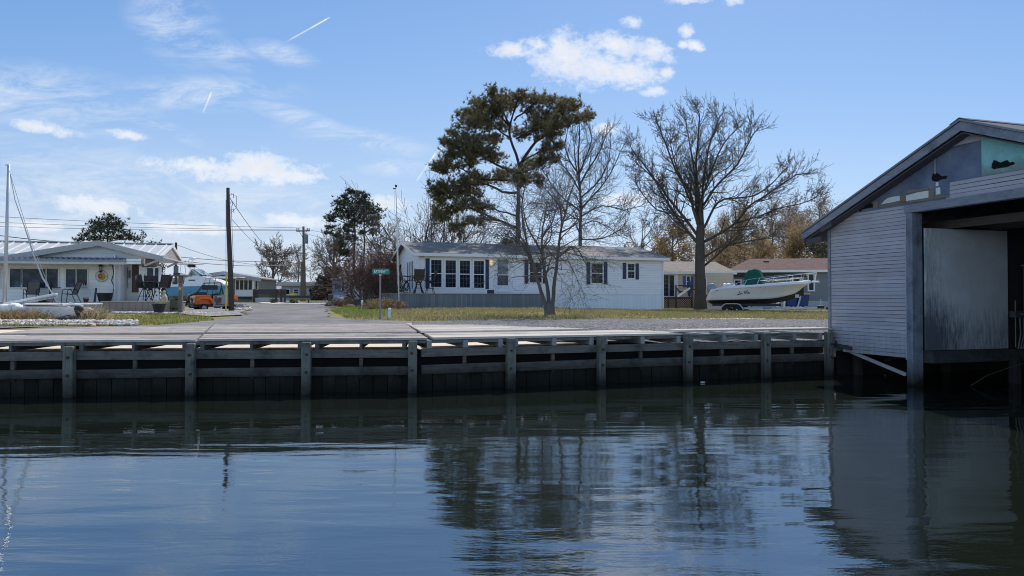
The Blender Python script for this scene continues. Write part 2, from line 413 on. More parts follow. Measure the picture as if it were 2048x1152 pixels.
def land_mat():
    t = NT('lawn_grass'); w = t.new('ShaderNodeNewGeometry').outputs['Position']
    n1 = t.noise(t.map((1, 1, 1), src=w), .32, 6, .62); n2 = t.noise(t.map((1, 1, 1), src=w), 2.6, 6, .7); n3 = t.noise(t.map((1, 1, 1), src=w), 14, 4, .7)
    f = t.math('ADD', t.math('MULTIPLY', n1, .75), t.math('ADD', t.math('MULTIPLY', n2, .42), t.math('MULTIPLY', n3, .22)))
    c = t.ramp(f, [(.42, (.075, .09, .026)), (.56, (.165, .175, .058)), (.68, (.26, .23, .10)), (.80, (.23, .16, .09)), (.95, (.40, .34, .23))])
    return t.out(c, .95, t.bump(n3, 1, .06), 0, .1)
M_LAND = land_mat()
def gravel_mat(name, cols, scale=22, bumpd=.03, blot=.7):
    t = NT(name); w = t.map((1, 1, 1), src=t.new('ShaderNodeNewGeometry').outputs['Position'])
    vo = t.new('ShaderNodeTexVoronoi'); t.link(w, vo.inputs['Vector']); vo.inputs['Scale'].default_value = scale
    wn = t.new('ShaderNodeTexWhiteNoise'); t.link(vo.outputs['Color'], wn.inputs['Vector'])
    c = t.ramp(wn.outputs['Value'], cols)
    c = t.mix(t.math('MULTIPLY', t.math('SUBTRACT', vo.outputs['Distance'], .45, clamp=True), 2.5, clamp=True), c, sc(cols[0][1], .4))
    c = t.mix(t.math('MULTIPLY', t.math('SUBTRACT', t.noise(w, .8, 5, .65), .45, clamp=True), blot * 4, clamp=True), c, sc(cols[-1][1], .75))
    return t.out(c, .95, t.bump(vo.outputs['Distance'], 1, bumpd), 0, .15)
M_GRAVEL = gravel_mat('road_gravel', [(0, (.085, .083, .087)), (.4, (.135, .13, .133)), (.75, (.19, .182, .185)), (1, (.36, .345, .335))], 17, .02, .25)
def asphalt_mat():
    t = NT('old_asphalt'); w = t.map((1, 1, 1), src=t.new('ShaderNodeNewGeometry').outputs['Position'])
    n1 = t.noise(w, .55, 6, .68); n2 = t.noise(w, 45, 3, .7); n3 = t.noise(t.map((.5, 2.4, 1), src=w), 1.4, 6, .7)
    f = t.math('ADD', t.math('MULTIPLY', n1, .5), t.math('ADD', t.math('MULTIPLY', n2, .28), t.math('MULTIPLY', n3, .3)))
    c = t.ramp(f, [(.36, (.065, .061, .062)), (.5, (.145, .135, .135)), (.66, (.25, .232, .222))])
    return t.out(c, .9, t.bump(n2, .7, .012), 0, .2)
M_ASPH = asphalt_mat()
M_SAND = mat('beach_sand', (.62, .53, .42), .95, .18, 1.5, .8, 30)

def land_sheet():
    xs = [-2500, -1200, -600, -300, -180, -120, -90] + [x for x in range(-72, 73, 2)] + [90, 120, 180, 300, 600, 1200, 2500]
    vs = [0, .35, .7, 1.2, 1.8, 2.5, 3.3, 4.2, 5, 6, 7, 8] + [8 + 1.5 * i for i in range(1, 28)] + [54, 60, 68, 78, 90, 105, 125, 150, 200, 300, 500, 900, 1600, 3000]
    m = MB(); nx = len(xs)
    for k, v in enumerate([-1] + vs):
        for x in xs:
            y = dock_y(max(-60, min(60, x))) + .55 + max(v, 0)
            m.v.append((x, y, -1.5 if v < 0 else ground_z(x, y) - (.32 * smooth(.7, 0, v)) * (1 if v < .7 else 0)))
    for j in range(len(vs)):
        for i in range(nx - 1):
            a = j * nx + i; m.f.append((a, a + 1, a + nx + 1, a + nx))
    return kind(m.build('ground', M_LAND, smooth=True), 'structure')
land_sheet()

def ground_patch(name, outline, mt, lift=.03, cell=1.0, wob=.18, k='structure', seed=1):
    import bmesh
    rg = random.Random(seed); pts = []
    n = len(outline)
    for i in range(n):
        a, b = outline[i], outline[(i + 1) % n]; L = (b - a).length; c = max(1, int(L / .9))
        for j in range(c):
            q = a.lerp(b, j / c); pts.append(Vector((q.x + rg.uniform(-wob, wob), q.y + rg.uniform(-wob, wob) * 1.5, 0)))
    bm = bmesh.new(); bm.faces.new([bm.verts.new(p) for p in pts])
    for ax in (0, 1):
        lo = min(p[ax] for p in pts); hi = max(p[ax] for p in pts); s = lo + cell
        while s < hi:
            co = [0, 0, 0]; co[ax] = s; no = [0, 0, 0]; no[ax] = 1
            bmesh.ops.bisect_plane(bm, geom=bm.verts[:] + bm.edges[:] + bm.faces[:], plane_co=co, plane_no=no)
            s += cell
    bmesh.ops.triangulate(bm, faces=bm.faces)
    for v in bm.verts: v.co.z = ground_z(v.co.x, v.co.y) + lift
    bmesh.ops.recalc_face_normals(bm, faces=bm.faces)
    if bm.faces[:] and sum(f.normal.z for f in bm.faces) < 0: bmesh.ops.reverse_faces(bm, faces=bm.faces)
    me = bpy.data.meshes.new(name); bm.to_mesh(me); bm.free(); me.materials.append(mt)
    o = bpy.data.objects.new(name, me); COL.objects.link(o)
    return kind(o, k) if k else o
def dk(u, w, fr): q = fr.world(u, w, 0); return Vector((q.x, q.y, 0))
road_pts = [GG(*q) for q in ((250, 655), (360, 648.5), (440, 641), (492, 631), (500, 622), (474, 613), (470, 608.5))] + [Vector((-31, 76, 0)), Vector((-16.5, 76, 0))] + \
           [GG(*q) for q in ((688, 610), (657, 617), (652, 625), (664, 635.5), (700, 641), (840, 645))] + [Vector((-3.0, 21.5, 0)), Vector((-13, 19.5, 0))]
ground_patch('road', road_pts, M_ASPH, .03)
grv = [GG(835, 645), GG(1000, 641.5), GG(1300, 640), GG(1640, 641), Vector((30, 31, 0)), Vector((30, 25, 0)), dk(12.5, .9, D2), dk(5, .75, D2), Vector((-1.5, 19.5, 0)), Vector((-3.4, 21.4, 0))]
ground_patch('gravel_road', grv, M_GRAVEL, .05, wob=.25, seed=4)
ground_patch('sand', [dk(-6, .75, D1), dk(L1, .75, D1), dk(4.5, .75, D2), dk(4.3, 5.5, D2), dk(L1, 6.3, D1), dk(-6, 6.3, D1)], M_SAND, .02, .8, .05, seed=5)
ground_patch('gravel_verge', [Vector((-30, 17.5, 0)), Vector((-14.5, 19.8, 0)), Vector((-13.6, 21.3, 0)), Vector((-17, 21.9, 0)), Vector((-30, 20.5, 0))], M_GRAVEL, .03, seed=6)
ground_patch('gravel_yard', [GG(380, 632), GG(425, 634), GG(480, 631.5), GG(497, 621), GG(470, 612), Vector((-19, 56, 0)), Vector((-27, 52, 0)), Vector((-20.5, 40, 0))], gravel_mat('yard_gravel', [(0, (.12, .115, .11)), (.5, (.32, .30, .28)), (1, (.58, .55, .5))], 11, .05, .3), .045, seed=8)

# ------------------------------------------------------------------ water
def water_mat():
    t = NT('canal_water'); w = t.new('ShaderNodeNewGeometry').outputs['Position']
    a = t.noise(t.map((.20, 1.0, 1), rot=(0, 0, R(-10)), src=w), .95, 2, .45, .6)
    b = t.noise(t.map((.5, 2.2, 1), rot=(0, 0, R(6)), src=w), 1.7, 3, .5, .4)
    c = t.noise(t.map((1.0, 3.0, 1), src=w), 6, 3, .6)
    sp = t.new('ShaderNodeSeparateXYZ'); t.link(w, sp.inputs[0])
    ptc = t.math('MULTIPLY', t.math('SUBTRACT', t.noise(t.map((.09, .3, 1), src=w), 1, 3), .40, clamp=True), 4, clamp=True)
    near = t.math('SUBTRACT', 1.25, t.math('MULTIPLY', sp.outputs[1], .075), clamp=True)
    h = t.math('ADD', a, t.math('ADD', t.math('MULTIPLY', b, .17), t.math('MULTIPLY', t.math('MULTIPLY', c, .055), t.math('MULTIPLY_ADD', ptc, .7, .3))))
    t.b.inputs['IOR'].default_value = 3.2; t.b.inputs['Specular Tint'].default_value = (.78, .90, 1.0, 1)
    return t.out((.010, .0135, .009), .012, t.bump(t.math('MULTIPLY', h, t.math('MULTIPLY_ADD', near, .85, .30)), 1.0, .027), 0, .5)
wm = MB(); wm.poly([(-400, -150, 0), (400, -150, 0), (400, 60, 0), (-400, 60, 0)])
kind(wm.build('water', water_mat()), 'structure')

# ------------------------------------------------------------------ dock
M_DECK = wood_mat('weathered_deck_boards', (.36, .32, .29), 'x', .42, .26, 1.0, 30, dark=(.20, .18, .17))
M_DECK2 = wood_mat('paler_deck_boards', (.50, .445, .39), 'x', .30, .20, 1.0, 30)
M_RAIL = wood_mat('wet_grey_timber', (.155, .145, .132), 'x', .6, .28, .95, 26, dark=(.038, .036, .034), wet=(.22, .5))
M_POST = wood_mat('green_grey_piling_wood', (.165, .165, .142), 'z', .6, .22, .95, 30, dark=(.04, .042, .036), wet=(-.05, .62))
M_SHEET = wood_mat('dark_sheet_piling', (.036, .037, .036), 'z', .7, .5, .95, 20, dark=(.012, .013, .013), wet=(.04, .5))
M_UNDERSHADE = mat('painted_under_shade', (.008, .008, .009), .95)  # near-black colour paints the shade under deck and boathouse

def clip_rows(poly, w):
    xs = []
    n = len(poly)
    for i in range(n):
        (u0, w0), (u1, w1) = poly[i], poly[(i + 1) % n]
        if (w0 - w) * (w1 - w) < 0: xs.append(u0 + (u1 - u0) * (w - w0) / (w1 - w0))
    xs.sort(); return [(xs[i], xs[i + 1]) for i in range(0, len(xs) - 1, 2)]
def planks(fr, poly, z, th=.045, bw=.145, gap=.006, skip=None, seg=3.6, seed=3):
    """rows of boards along the frame's x filling a plan polygon"""
    m = MB(); rg = random.Random(seed); w = min(p[1] for p in poly) + bw / 2; hi = max(p[1] for p in poly)
    while w < hi:
        if not (skip and skip[0] < w < skip[1]):
            for a, b in clip_rows(poly, w):
                u = a
                while u < b - .02:
                    e = min(b, u + rg.uniform(.7, 1.3) * seg)
                    if b - e < .5: e = b
                    dz = rg.uniform(-.004, .004); y0, y1 = w - bw / 2 + gap / 2, w + bw / 2 - gap / 2
                    m.box(u + .002, y0, z - th + dz, e - .002, y1, z + dz); u = e
        w += bw
    return m
def loc2(fr, p):
    d = Vector((p.x - fr.o.x, p.y - fr.o.y)); return (d.x * fr.c + d.y * fr.s, -d.x * fr.s + d.y * fr.c)

dock = thing('wooden_dock', 'long grey weathered timber dock and bulkhead along the canal edge', 'dock')
def at_frame(o, fr):
    o.location = (fr.o.x, fr.o.y, 0); o.rotation_euler = (0, 0, fr.a); return o
g1 = lambda px, py: loc2(D1, G(px, py, ZD)); g2 = lambda px, py: loc2(D2, G(px, py, ZD))
s1 = D1.u(395)
left = [(-6, 0), (s1 - .02, 0), g1(425, 649), g1(75, 657.2), g1(-30, 670), (-6, 2.8)]
mid = [(s1 + .03, 0), (L1 + .14, 0), (L1 + .1, .3), g1(805, 645), g1(428, 649)]
right = [(.25, 0), (6.4, 0), (6.35, .55), g2(1330, 663), g2(808, 645)]
SUN_GAP = (2.06, 3.0)  # made-up gap in the boards, lets sun onto the sand below
at_frame(planks(D1, left, ZD, skip=SUN_GAP, seed=1).build('deck_section', M_DECK, dock), D1)
at_frame(planks(D1, mid, ZD + .003, skip=SUN_GAP, seed=2).build('deck_section', M_DECK, dock), D1)
at_frame(planks(D2, right, ZD + .006, skip=SUN_GAP, seed=5).build('deck_section', M_DECK2, dock), D2)
at_frame(planks(D2, [(6.1, -.03), (L2 + .2, -.03), (L2 + .2, .62), (6.1, .62)], ZD + .075, .04, .16, seed=6).build('walkway', M_DECK2, dock), D2)
# fascia under the deck edge
for fr, a, b, o in ((D1, -6, L1, .02), (D2, 0, L2 + .1, .02)):
    m = MB(); m.box(a, .03, ZD - .11, b, .07, ZD - .05); at_frame(m.build('edge_board', M_RAIL, dock), fr)
posts = [145, 387, 617, 825, 1017, 1197, 1370, 1524, 1652]
pin = [(D1, D1.u(p)) for p in posts[:4]] + [(D2, D2.u(p)) for p in posts[4:]]
pin = [(D1, pin[0][1] - 2.25), (D1, pin[0][1] - 4.5)] + pin
tops = {145: .985, 387: 1.03, 617: 1.035, 825: 1.05, 1017: 1.075, 1197: 1.09, 1370: 1.10, 1524: 1.09, 1652: 1.085}
for i, (fr, u) in enumerate(pin):
    zt = 1.0 if i < 2 else tops[posts[i - 2]]
    wd = rnd.uniform(.165, .195); m = MB(); m.beam((u + rnd.uniform(-.03, .03), -.10, -1.4), (u + rnd.uniform(-.02, .02), -.10 + rnd.uniform(-.02, .0), zt), wd, wd, (0, 1, 0)); pl_ = m.build('piling', M_POST, dock, bevel=.022); at_frame(pl_, fr)
    for zb_ in (.80, .44):
        m = MB(); m.lathe([(.012, -.225), (.028, -.222), (.03, -.20), (.03, -.15)], (u + rnd.uniform(-.02, .02), .0, zb_ + rnd.uniform(-.03, .03)), 8, 'y'); m.build('bolt', mat('rusty_bolt', (.045, .028, .02), .8), pl_)
def rails(fr, us, z0, z1, y0, y1):
    for a, b in zip(us[:-1], us[1:]):
        dz = rnd.uniform(-.012, .012); m = MB()
        m.add([(a, y0, z0 + dz), (b, y0, z0 - dz), (b, y1, z0 - dz), (a, y1, z0 + dz), (a, y0, z1 + dz), (b, y0, z1 - dz), (b, y1, z1 - dz), (a, y1, z1 + dz)],
              [(0, 3, 2, 1), (4, 5, 6, 7), (0, 1, 5, 4), (1, 2, 6, 5), (2, 3, 7, 6), (3, 0, 4, 7)])
        at_frame(m.build('rail_board', M_RAIL, dock, bevel=.01), fr)
u1s = [-6] + sorted(u for fr, u in pin if fr is D1 and u > -5.9); u2s = [0] + sorted(u for fr, u in pin if fr is D2)
rails(D1, u1s, .705, .875, -.01, .07); rails(D2, u2s, .715, .88, -.01, .07)
rails(D1, u1s, .35, .525, -.02, .08); rails(D2, u2s, .36, .55, -.02, .08)
for fr, us in ((D1, u1s), (D2, u2s)):
    m = MB(); u = us[0]; rg = random.Random(11)
    while u < us[-1] + .2:
        w = rg.uniform(.24, .3); m.box(u, .10 + rg.uniform(0, .02), -1.4, u + w - .012, .17, .46 + rg.uniform(-.015, .02)); u += w
    at_frame(m.build('sheet_piling', M_SHEET, dock), fr)
    m = MB(); m.box(us[0], .40, -1.4, us[-1] + .25, .45, .74); at_frame(m.build('shade_backing', M_UNDERSHADE, dock), fr)  # black board added as the shade between the rails
    m = MB(); rg = random.Random(13)
    k = 0
    for a, b in zip(us[:-1], us[1:]):   # joist ends and blocks beside each piling
        for q in (a + .17, (a + b) / 2, b - .17):
            m = MB(); wd = .05 if abs(q - (a + b) / 2) < .1 and fr is D1 else .075 if fr is D1 else .10
            m.box(q - wd / 2, -.005, .885, q + wd / 2, 1.9, ZD - .052)
            at_frame(m.build('joist', M_RAIL if fr is D1 else wood_mat('pale_joist_wood', (.30, .30, .29), 'y', .3, .2), dock, bevel=.006), fr)
        q = (a + b) / 2; m = MB(); m.box(q - .035, .08, .30, q + .035, .15, .88); at_frame(m.build('rail_stud', M_RAIL, dock), fr)

# ------------------------------------------------------------------ boathouse
BH = Fr(8.04, 18.3, 0, math.atan2(-.953, .304))
bh = frame_thing(BH, 'boathouse', 'dilapidated grey boathouse over the water with patched gable and open doorway', 'boathouse')
def grimy_siding():
    t = NT('faded_lilac_grey_siding'); n = t.noise(t.map((1, 1, 1)), 1.3, 6, .7); st = t.noise(t.map((7, 7, .6)), 1.5, 6, .75); sp = t.new('ShaderNodeSeparateXYZ'); t.link(t.tc(), sp.inputs[0])
    c = t.ramp(n, [(.3, (.345, .325, .345)), (.7, (.43, .405, .425))])
    low = t.math('MULTIPLY', t.math('SUBTRACT', 1.35, sp.outputs[2], clamp=True), .55)
    g = t.math('MULTIPLY', t.math('ADD', t.math('SUBTRACT', st, .60), low), 2.4, clamp=True)
    c = t.mix(t.math('MULTIPLY', g, .6), c, (.17, .165, .155))
    k = t.math('MULTIPLY_ADD', t.island(), .22, .89); x = t.new('ShaderNodeMix', data_type='RGBA', blend_type='MULTIPLY'); x.inputs['Factor'].default_value = 1
    t.link(c, x.inputs[6]); t.link(k, x.inputs[7])
    return t.out(x.outputs[2], .55, t.bump(n, .2, .004), 0, .3)
M_BSID = grimy_siding()
M_TRIM = wood_mat('weathered_grey_trim', (.235, .245, .275), 'x', .35, .12, .8, 26, dark=(.10, .105, .12))
M_TRIMZ = wood_mat('weathered_grey_door_post', (.20, .215, .25), 'z', .45, .1, .8, 26, dark=(.075, .08, .095), wet=(.05, .55))
def blueboard():
    t = NT('slate_blue_sheathing'); n = t.noise(t.map((1, 1, 1)), 1.4, 6, .7); s = t.noise(t.map((8, 8, 8)), 3, 3, .7)
    c = t.ramp(n, [(.3, (.075, .095, .15)), (.5, (.14, .165, .235)), (.7, (.20, .225, .29))]); c = t.mix(t.math('MULTIPLY', t.math('SUBTRACT', s, .62, clamp=True), 5, clamp=True), c, (.25, .26, .3))
    return t.out(c, .8, t.bump(s, .3, .004), 0, .2)
def aqua():
    t = NT('stained_aqua_plywood'); n = t.noise(t.map((1, 1, 1)), 1.6, 6, .75); s = t.noise(t.map((5, 5, 14)), 2.2, 5, .7)
    sp = t.new('ShaderNodeSeparateXYZ'); t.link(t.tc(), sp.inputs[0])
    c = t.ramp(n, [(.3, (.16, .38, .37)), (.7, (.30, .57, .53))])
    c = t.mix(t.math('MULTIPLY', t.math('SUBTRACT', s, .60, clamp=True), 7, clamp=True), c, (.05, .10, .10))
    low = t.math('MULTIPLY', t.math('SUBTRACT', 4.62, t.math('MULTIPLY_ADD', n, .5, sp.outputs[2])), -2.5)
    rust = t.math('MULTIPLY', t.math('SUBTRACT', 4.95, t.math('MULTIPLY_ADD', n, .7, sp.outputs[2]), clamp=True), 4, clamp=True)
    c = t.mix(t.math('MULTIPLY', rust, .75), c, (.20, .185, .155))
    return t.out(c, .75, t.bump(s, .3, .004), 0, .25)
PEAK_S, PEAK_Z, SL = 3.97, 5.50, .40
def roof_z(s, drop=0): return PEAK_Z - drop - abs(s - PEAK_S) * SL
# gable cladding: individually lapped courses
EXP = .0871
crg = random.Random(17)
def courses(s0f, s1f, z0, z1, w=0.0, lap=.016):
    m = MB(); z = z0
    while z < z1 - .005:
        zt = min(z + EXP, z1); a, b = s0f(z, zt), s1f(z, zt)
        cut = sorted([a, b] + ([a + (b - a) * crg.uniform(.15, .85)] if b - a > 1 and crg.random() < .5 else []))
        for a, b in zip(cut[:-1], cut[1:]):
            if b - a < .03: continue
            a += .003; b += .004
            m.add([(a, w - lap, z), (b, w - lap, z), (b, w - .006, zt - .008), (a, w - .006, zt - .008), (a, w - .001, z), (b, w - .001, z)],
                  [(0, 1, 2, 3), (0, 4, 5, 1)])
        z += EXP
    m.v = [(x, y, q + .0035 * math.sin(x * 2.3 + q * 31) + .002 * math.sin(x * 5.1 + q * 77)) for x, y, q in m.v]
    return m
low_edge = lambda z: .40 - max(0, (z - .52)) * 1.4
m = MB(); m.prism([(.04, .93), (.45, .66), (2.33, .62), (2.33, 3.97), (.04, 3.70)], .0, .012); m.build('siding_backing', mat('siding_shadow_lines', (.055, .055, .065), .9), bh)  # dark backing paints the contact shadow line under each lap
courses(lambda z, zt: max(.035, .42 - (z - .60) * 1.1) if z < .94 else .035, lambda z, zt: min(2.34, 2.34 if z > .60 else 2.34), .60, 3.985).build('siding', M_BSID, bh)
m = MB(); m.box(-.06, -.035, .98, .03, .05, 3.72); m.build('corner_trim', M_TRIM, bh, bevel=.006)
m = MB(); m.box(2.33, -.03, .56, 2.385, .02, 3.80); m.build('corner_trim', mat('pale_trim_strip', (.36, .36, .40), .5), bh)
m = MB(); m.box(.10, .06, -1.3, .14, 10.3, .60); m.build('shade_screen', M_UNDERSHADE, bh)  # black sheet added as shade, hides the sunlit ground behind
m = MB(); m.box(2.388, -.07, -1.2, 2.56, .22, 3.79); m.build('door_post', M_TRIMZ, bh, bevel=.012)
m = MB(); m.box(2.345, -.075, 3.795, 7.55, .10, 3.975); m.build('header_beam', M_TRIM, bh, bevel=.012)
m = MB(); m.box(7.2, -.07, -1.2, 7.5, .22, 3.79); m.build('door_post', M_TRIMZ, bh, bevel=.012)
courses(lambda z, zt: 3.46, lambda z, zt: min(7.5, PEAK_S + (PEAK_Z - .22 - zt) / SL), 3.98, 4.335, -.01).build('siding', M_BSID, bh)
m = MB(); m.box(3.40, -.055, 3.977, 7.5, -.012, 4.0); m.build('drip_strip', mat('pale_trim_strip', (.36, .36, .40), .5), bh)
zr = lambda s: roof_z(s, .16)
TOPZ = 5.06
# sheathing behind everything, then top siding
sA, sB = 4.17, 7.5
zc = lambda s: min(zr(s), TOPZ)
pl = [(0.0, 3.72), (0.0, zr(0.0))]; s = 0.0
while s < sA: pl.append((s, zc(s))); s += .1
pl += [(sA, zc(sA)), (sA, 3.97), (2.3, 3.97), (2.3, 3.72)]
m = MB(); m.prism(pl, .0, .03); m.build('sheathing_panel', blueboard(), bh)
for a, b in ((sA, 5.13), (5.145, 6.35), (6.365, 7.5)):
    pl = [(a, 4.2)]; s = a
    while s < b: pl.append((s, zc(s))); s += .1
    pl += [(b, zc(b)), (b, 4.2)]
    m = MB(); m.prism(pl, -.004, .026); m.build('sheathing_panel', aqua(), bh)['label'] = 'stained aqua plywood panel in the gable'
m = MB(); m.box(5.125, -.012, 4.33, 5.15, 0.0, TOPZ); m.build('panel_batten', mat('grey_batten', (.22, .23, .24), .7), bh)
s = BH.u(1873); m = MB(); m.box(s - .02, -.014, 4.55, s + .025, 0.0, 4.95); m.build('panel_batten', mat('grey_batten', (.22, .23, .24), .7), bh)
m = MB()
for z0, z1 in ((TOPZ - .015, TOPZ + .085), (TOPZ + .085, TOPZ + .18)):
    h0, h1 = (PEAK_Z - .16 - z0) / SL, (PEAK_Z - .16 - z1) / SL
    m.add([(PEAK_S - h0, -.03, z0), (PEAK_S + h0, -.03, z0), (PEAK_S + max(h1, 0), -.012, z1), (PEAK_S - max(h1, 0), -.012, z1), (PEAK_S - h0, -.005, z0), (PEAK_S + h0, -.005, z0)], [(0, 1, 2, 3), (0, 4, 5, 1)])
m.prism([(PEAK_S - .32, TOPZ + .17), (PEAK_S + .32, TOPZ + .17), (PEAK_S, PEAK_Z - .14)], -.02, .0)
m.build('siding', M_BSID, bh)
# broken places in the sheathing
def on_gable(pts, w=-.006): return [BH.uz(x, y, w) for x, y in pts]
def plate(name, pts, mt, th=.004, w=-.006, lab=None):
    m = MB(); m.prism(on_gable(pts, w), w - th, w); o = m.build(name, mt, bh)
    if lab: o['label'] = lab
z1 = lambda x, y: (1800 + x / 6.4, 220 + y / 6.4); z2 = lambda x, y: (1600 + x / 7.2, 400 + y / 7.2); z3 = lambda x, y: (1590 + x / 4.43, 220 + y / 4.43)
M_VOID = mat('painted_hole_dark', (.004, .004, .005), 1.0)  # black plates on the sheathing paint the dark inside the holes
plate('rot_hole_plate', [z1(*q) for q in ((430, 835), (440, 805), (462, 812), (480, 800), (512, 822), (540, 845), (575, 848), (600, 838), (620, 852), (600, 880), (560, 884), (530, 895), (480, 915), (432, 908), (418, 878))], M_VOID)
plate('rot_hole_plate', [z1(*q) for q in ((1188, 740), (1195, 690), (1218, 640), (1248, 646), (1275, 662), (1310, 672), (1345, 655), (1390, 640), (1420, 672), (1455, 665), (1484, 672), (1480, 695), (1425, 712), (1380, 732), (1300, 742), (1215, 757))], M_VOID, w=-.01)
plate('rot_hole_plate', [z2(*q) for q in ((862, 120), (875, 85), (905, 62), (950, 52), (1000, 40), (1035, 46), (1057, 62), (1057, 108), (960, 124), (905, 138), (885, 165), (858, 168))], M_VOID)
M_FOAM = mat('white_insulation', (.62, .62, .60), .9, .15)
for q in (((770, 836), (800, 800), (835, 778), (880, 768), (935, 760), (935, 802), (850, 822)), ((992, 758), (1090, 730), (1192, 714), (1192, 776), (1090, 792), (992, 806)), ((1256, 692), (1296, 684), (1298, 744), (1256, 752)), ((1258, 640), (1280, 640), (1282, 672), (1256, 676))):
    plate('exposed_insulation', [z3(*p) for p in q], M_FOAM)
M_STUD = mat('brown_bare_stud', (.20, .15, .11), .9, .35, 6)
for q in (((936, 748), (990, 740), (990, 824), (936, 828)), ((1192, 706), (1245, 698), (1245, 776), (1192, 782)), ((700, 812), (722, 798), (746, 806), (746, 862), (700, 872)), ((760, 842), (990, 806), (1200, 778), (1380, 752), (1385, 772), (1200, 800), (990, 828), (760, 860)), ((1000, 706), (1100, 702), (1190, 690), (1190, 708), (1090, 726), (1000, 738))):
    plate('exposed_stud', [z3(*p) for p in q], M_STUD, .006)
# roof
M_RSH = shingle_mat('dark_grey_shingles', (.10, .105, .12))
WB0, WB1 = -.32, 10.5
for sgn, name in ((-1, 'roof_slope'), (1, 'roof_slope')):
    e = PEAK_S + sgn * 4.64; m = MB()
    z0 = PEAK_Z - 4.64 * SL
    pl = [(PEAK_S, PEAK_Z), (e, z0), (e, z0 - .05), (PEAK_S, PEAK_Z - .05)]
    m.prism(pl, WB0, WB1); m.build(name, M_RSH, bh)
    # barge board, its drip edge and the eave board
    m = MB(); pl = [(PEAK_S, PEAK_Z - .055), (e, z0 - .055), (e, z0 - .215), (PEAK_S, PEAK_Z - .235)]
    m.prism(pl, WB0 + .01, WB0 + .05); m.build('barge_board', M_TRIM, bh)
    m = MB(); pl = [(PEAK_S, PEAK_Z - .0), (e, z0 - .0), (e, z0 - .045), (PEAK_S, PEAK_Z - .045)]
    m.prism(pl, WB0 - .02, WB0 - .003); m.build('drip_edge', mat('metal_drip_edge', (.18, .19, .22) if sgn < 0 else (.55, .53, .50), .5), bh)  # paler tone asked for on the right slope, as a sunlit line
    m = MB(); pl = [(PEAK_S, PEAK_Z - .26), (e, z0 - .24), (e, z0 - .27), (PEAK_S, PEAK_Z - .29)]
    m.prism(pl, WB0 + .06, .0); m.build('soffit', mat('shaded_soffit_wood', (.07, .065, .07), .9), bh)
    m = MB(); m.box(e - .03 * sgn, WB0 + .06, z0 - .23, e + .005 * sgn, WB1, z0 - .055); m.build('eave_board', M_TRIM, bh)
m = MB(); m.prism([(PEAK_S - .22, PEAK_Z - .07), (PEAK_S, PEAK_Z + .025), (PEAK_S + .22, PEAK_Z - .07), (PEAK_S + .22, PEAK_Z - .085), (PEAK_S, PEAK_Z + .008), (PEAK_S - .22, PEAK_Z - .085)], WB0 - .025, WB1); m.build('ridge_cap', M_RSH, bh)
# bracket under the low eave, side walls and dark inside
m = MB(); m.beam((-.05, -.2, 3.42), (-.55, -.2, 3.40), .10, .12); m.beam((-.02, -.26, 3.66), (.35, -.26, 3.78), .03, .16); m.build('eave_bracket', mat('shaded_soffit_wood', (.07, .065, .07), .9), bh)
m = MB(); m.box(0.0, .04, .55, .08, 10.4, 3.6); m.build('side_wall', siding_mat('faded_side_siding', (.36, .36, .39), .0871), bh)
m = MB(); m.box(7.42, .24, .55, 7.5, 10.4, 3.6); m.build('side_wall', siding_mat('faded_side_siding', (.36, .36, .39), .0871), bh)
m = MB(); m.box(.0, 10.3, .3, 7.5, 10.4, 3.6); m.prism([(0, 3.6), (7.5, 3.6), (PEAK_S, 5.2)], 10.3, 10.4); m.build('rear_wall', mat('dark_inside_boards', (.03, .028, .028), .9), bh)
def door_panel_mat():
    t = NT('mildewed_white_panel'); sp = t.new('ShaderNodeSeparateXYZ'); t.link(t.tc(), sp.inputs[0])
    n = t.noise(t.map((1, 1, 1)), 1.1, 6, .7); st = t.noise(t.map((1, 9, 1.1)), 2.6, 9, .8, .4); sp2 = t.noise(t.map((9, 9, 5)), 4, 4, .75)
    c = t.ramp(n, [(.3, (.47, .47, .48)), (.7, (.63, .62, .61))])
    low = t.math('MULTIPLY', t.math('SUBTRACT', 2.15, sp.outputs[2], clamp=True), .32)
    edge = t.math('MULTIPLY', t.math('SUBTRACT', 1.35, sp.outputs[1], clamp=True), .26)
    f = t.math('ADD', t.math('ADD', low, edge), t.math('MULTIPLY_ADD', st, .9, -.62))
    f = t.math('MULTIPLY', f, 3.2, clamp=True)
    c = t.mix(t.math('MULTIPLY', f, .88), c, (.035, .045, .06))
    c = t.mix(t.math('MULTIPLY', t.math('SUBTRACT', sp2, .66, clamp=True), 5, clamp=True), c, (.06, .07, .08))
    return t.out(c, .7, t.bump(st, .25, .004), 0, .2)
m = MB(); m.box(2.575, .235, .77, 2.615, 2.66, 3.46); m.build('inner_panel', door_panel_mat(), bh, bevel=.006)
m = MB(); m.box(2.53, .225, .50, 2.80, 9.5, .765); m.build('sill_beam', wood_mat('damp_sill_timber', (.06, .06, .058), 'y', .5, .2, .9, 26, dark=(.025, .026, .026)), bh, bevel=.02)
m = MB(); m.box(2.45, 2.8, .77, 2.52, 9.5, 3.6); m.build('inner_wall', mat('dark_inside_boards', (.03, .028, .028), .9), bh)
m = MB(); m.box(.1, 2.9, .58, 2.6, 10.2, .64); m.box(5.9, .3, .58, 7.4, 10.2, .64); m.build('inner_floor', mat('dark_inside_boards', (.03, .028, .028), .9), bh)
for w in (.9, 2.2, 3.6, 5.2, 7): 
    m = MB(); m.beam((.2, w, 3.55), (7.3, w, 3.55), .05, .18); m.build('tie_beam', wood_mat('dim_rafter_wood', (.075, .062, .055), 'x', .4, .2), bh)
m = MB(); m.beam((.0, -.03, .77), (.74, -.03, .70), .05, .09); m.build('broken_skirt_board', wood_mat('dark_broken_board', (.06, .055, .055), 'x', .4, .1), bh)
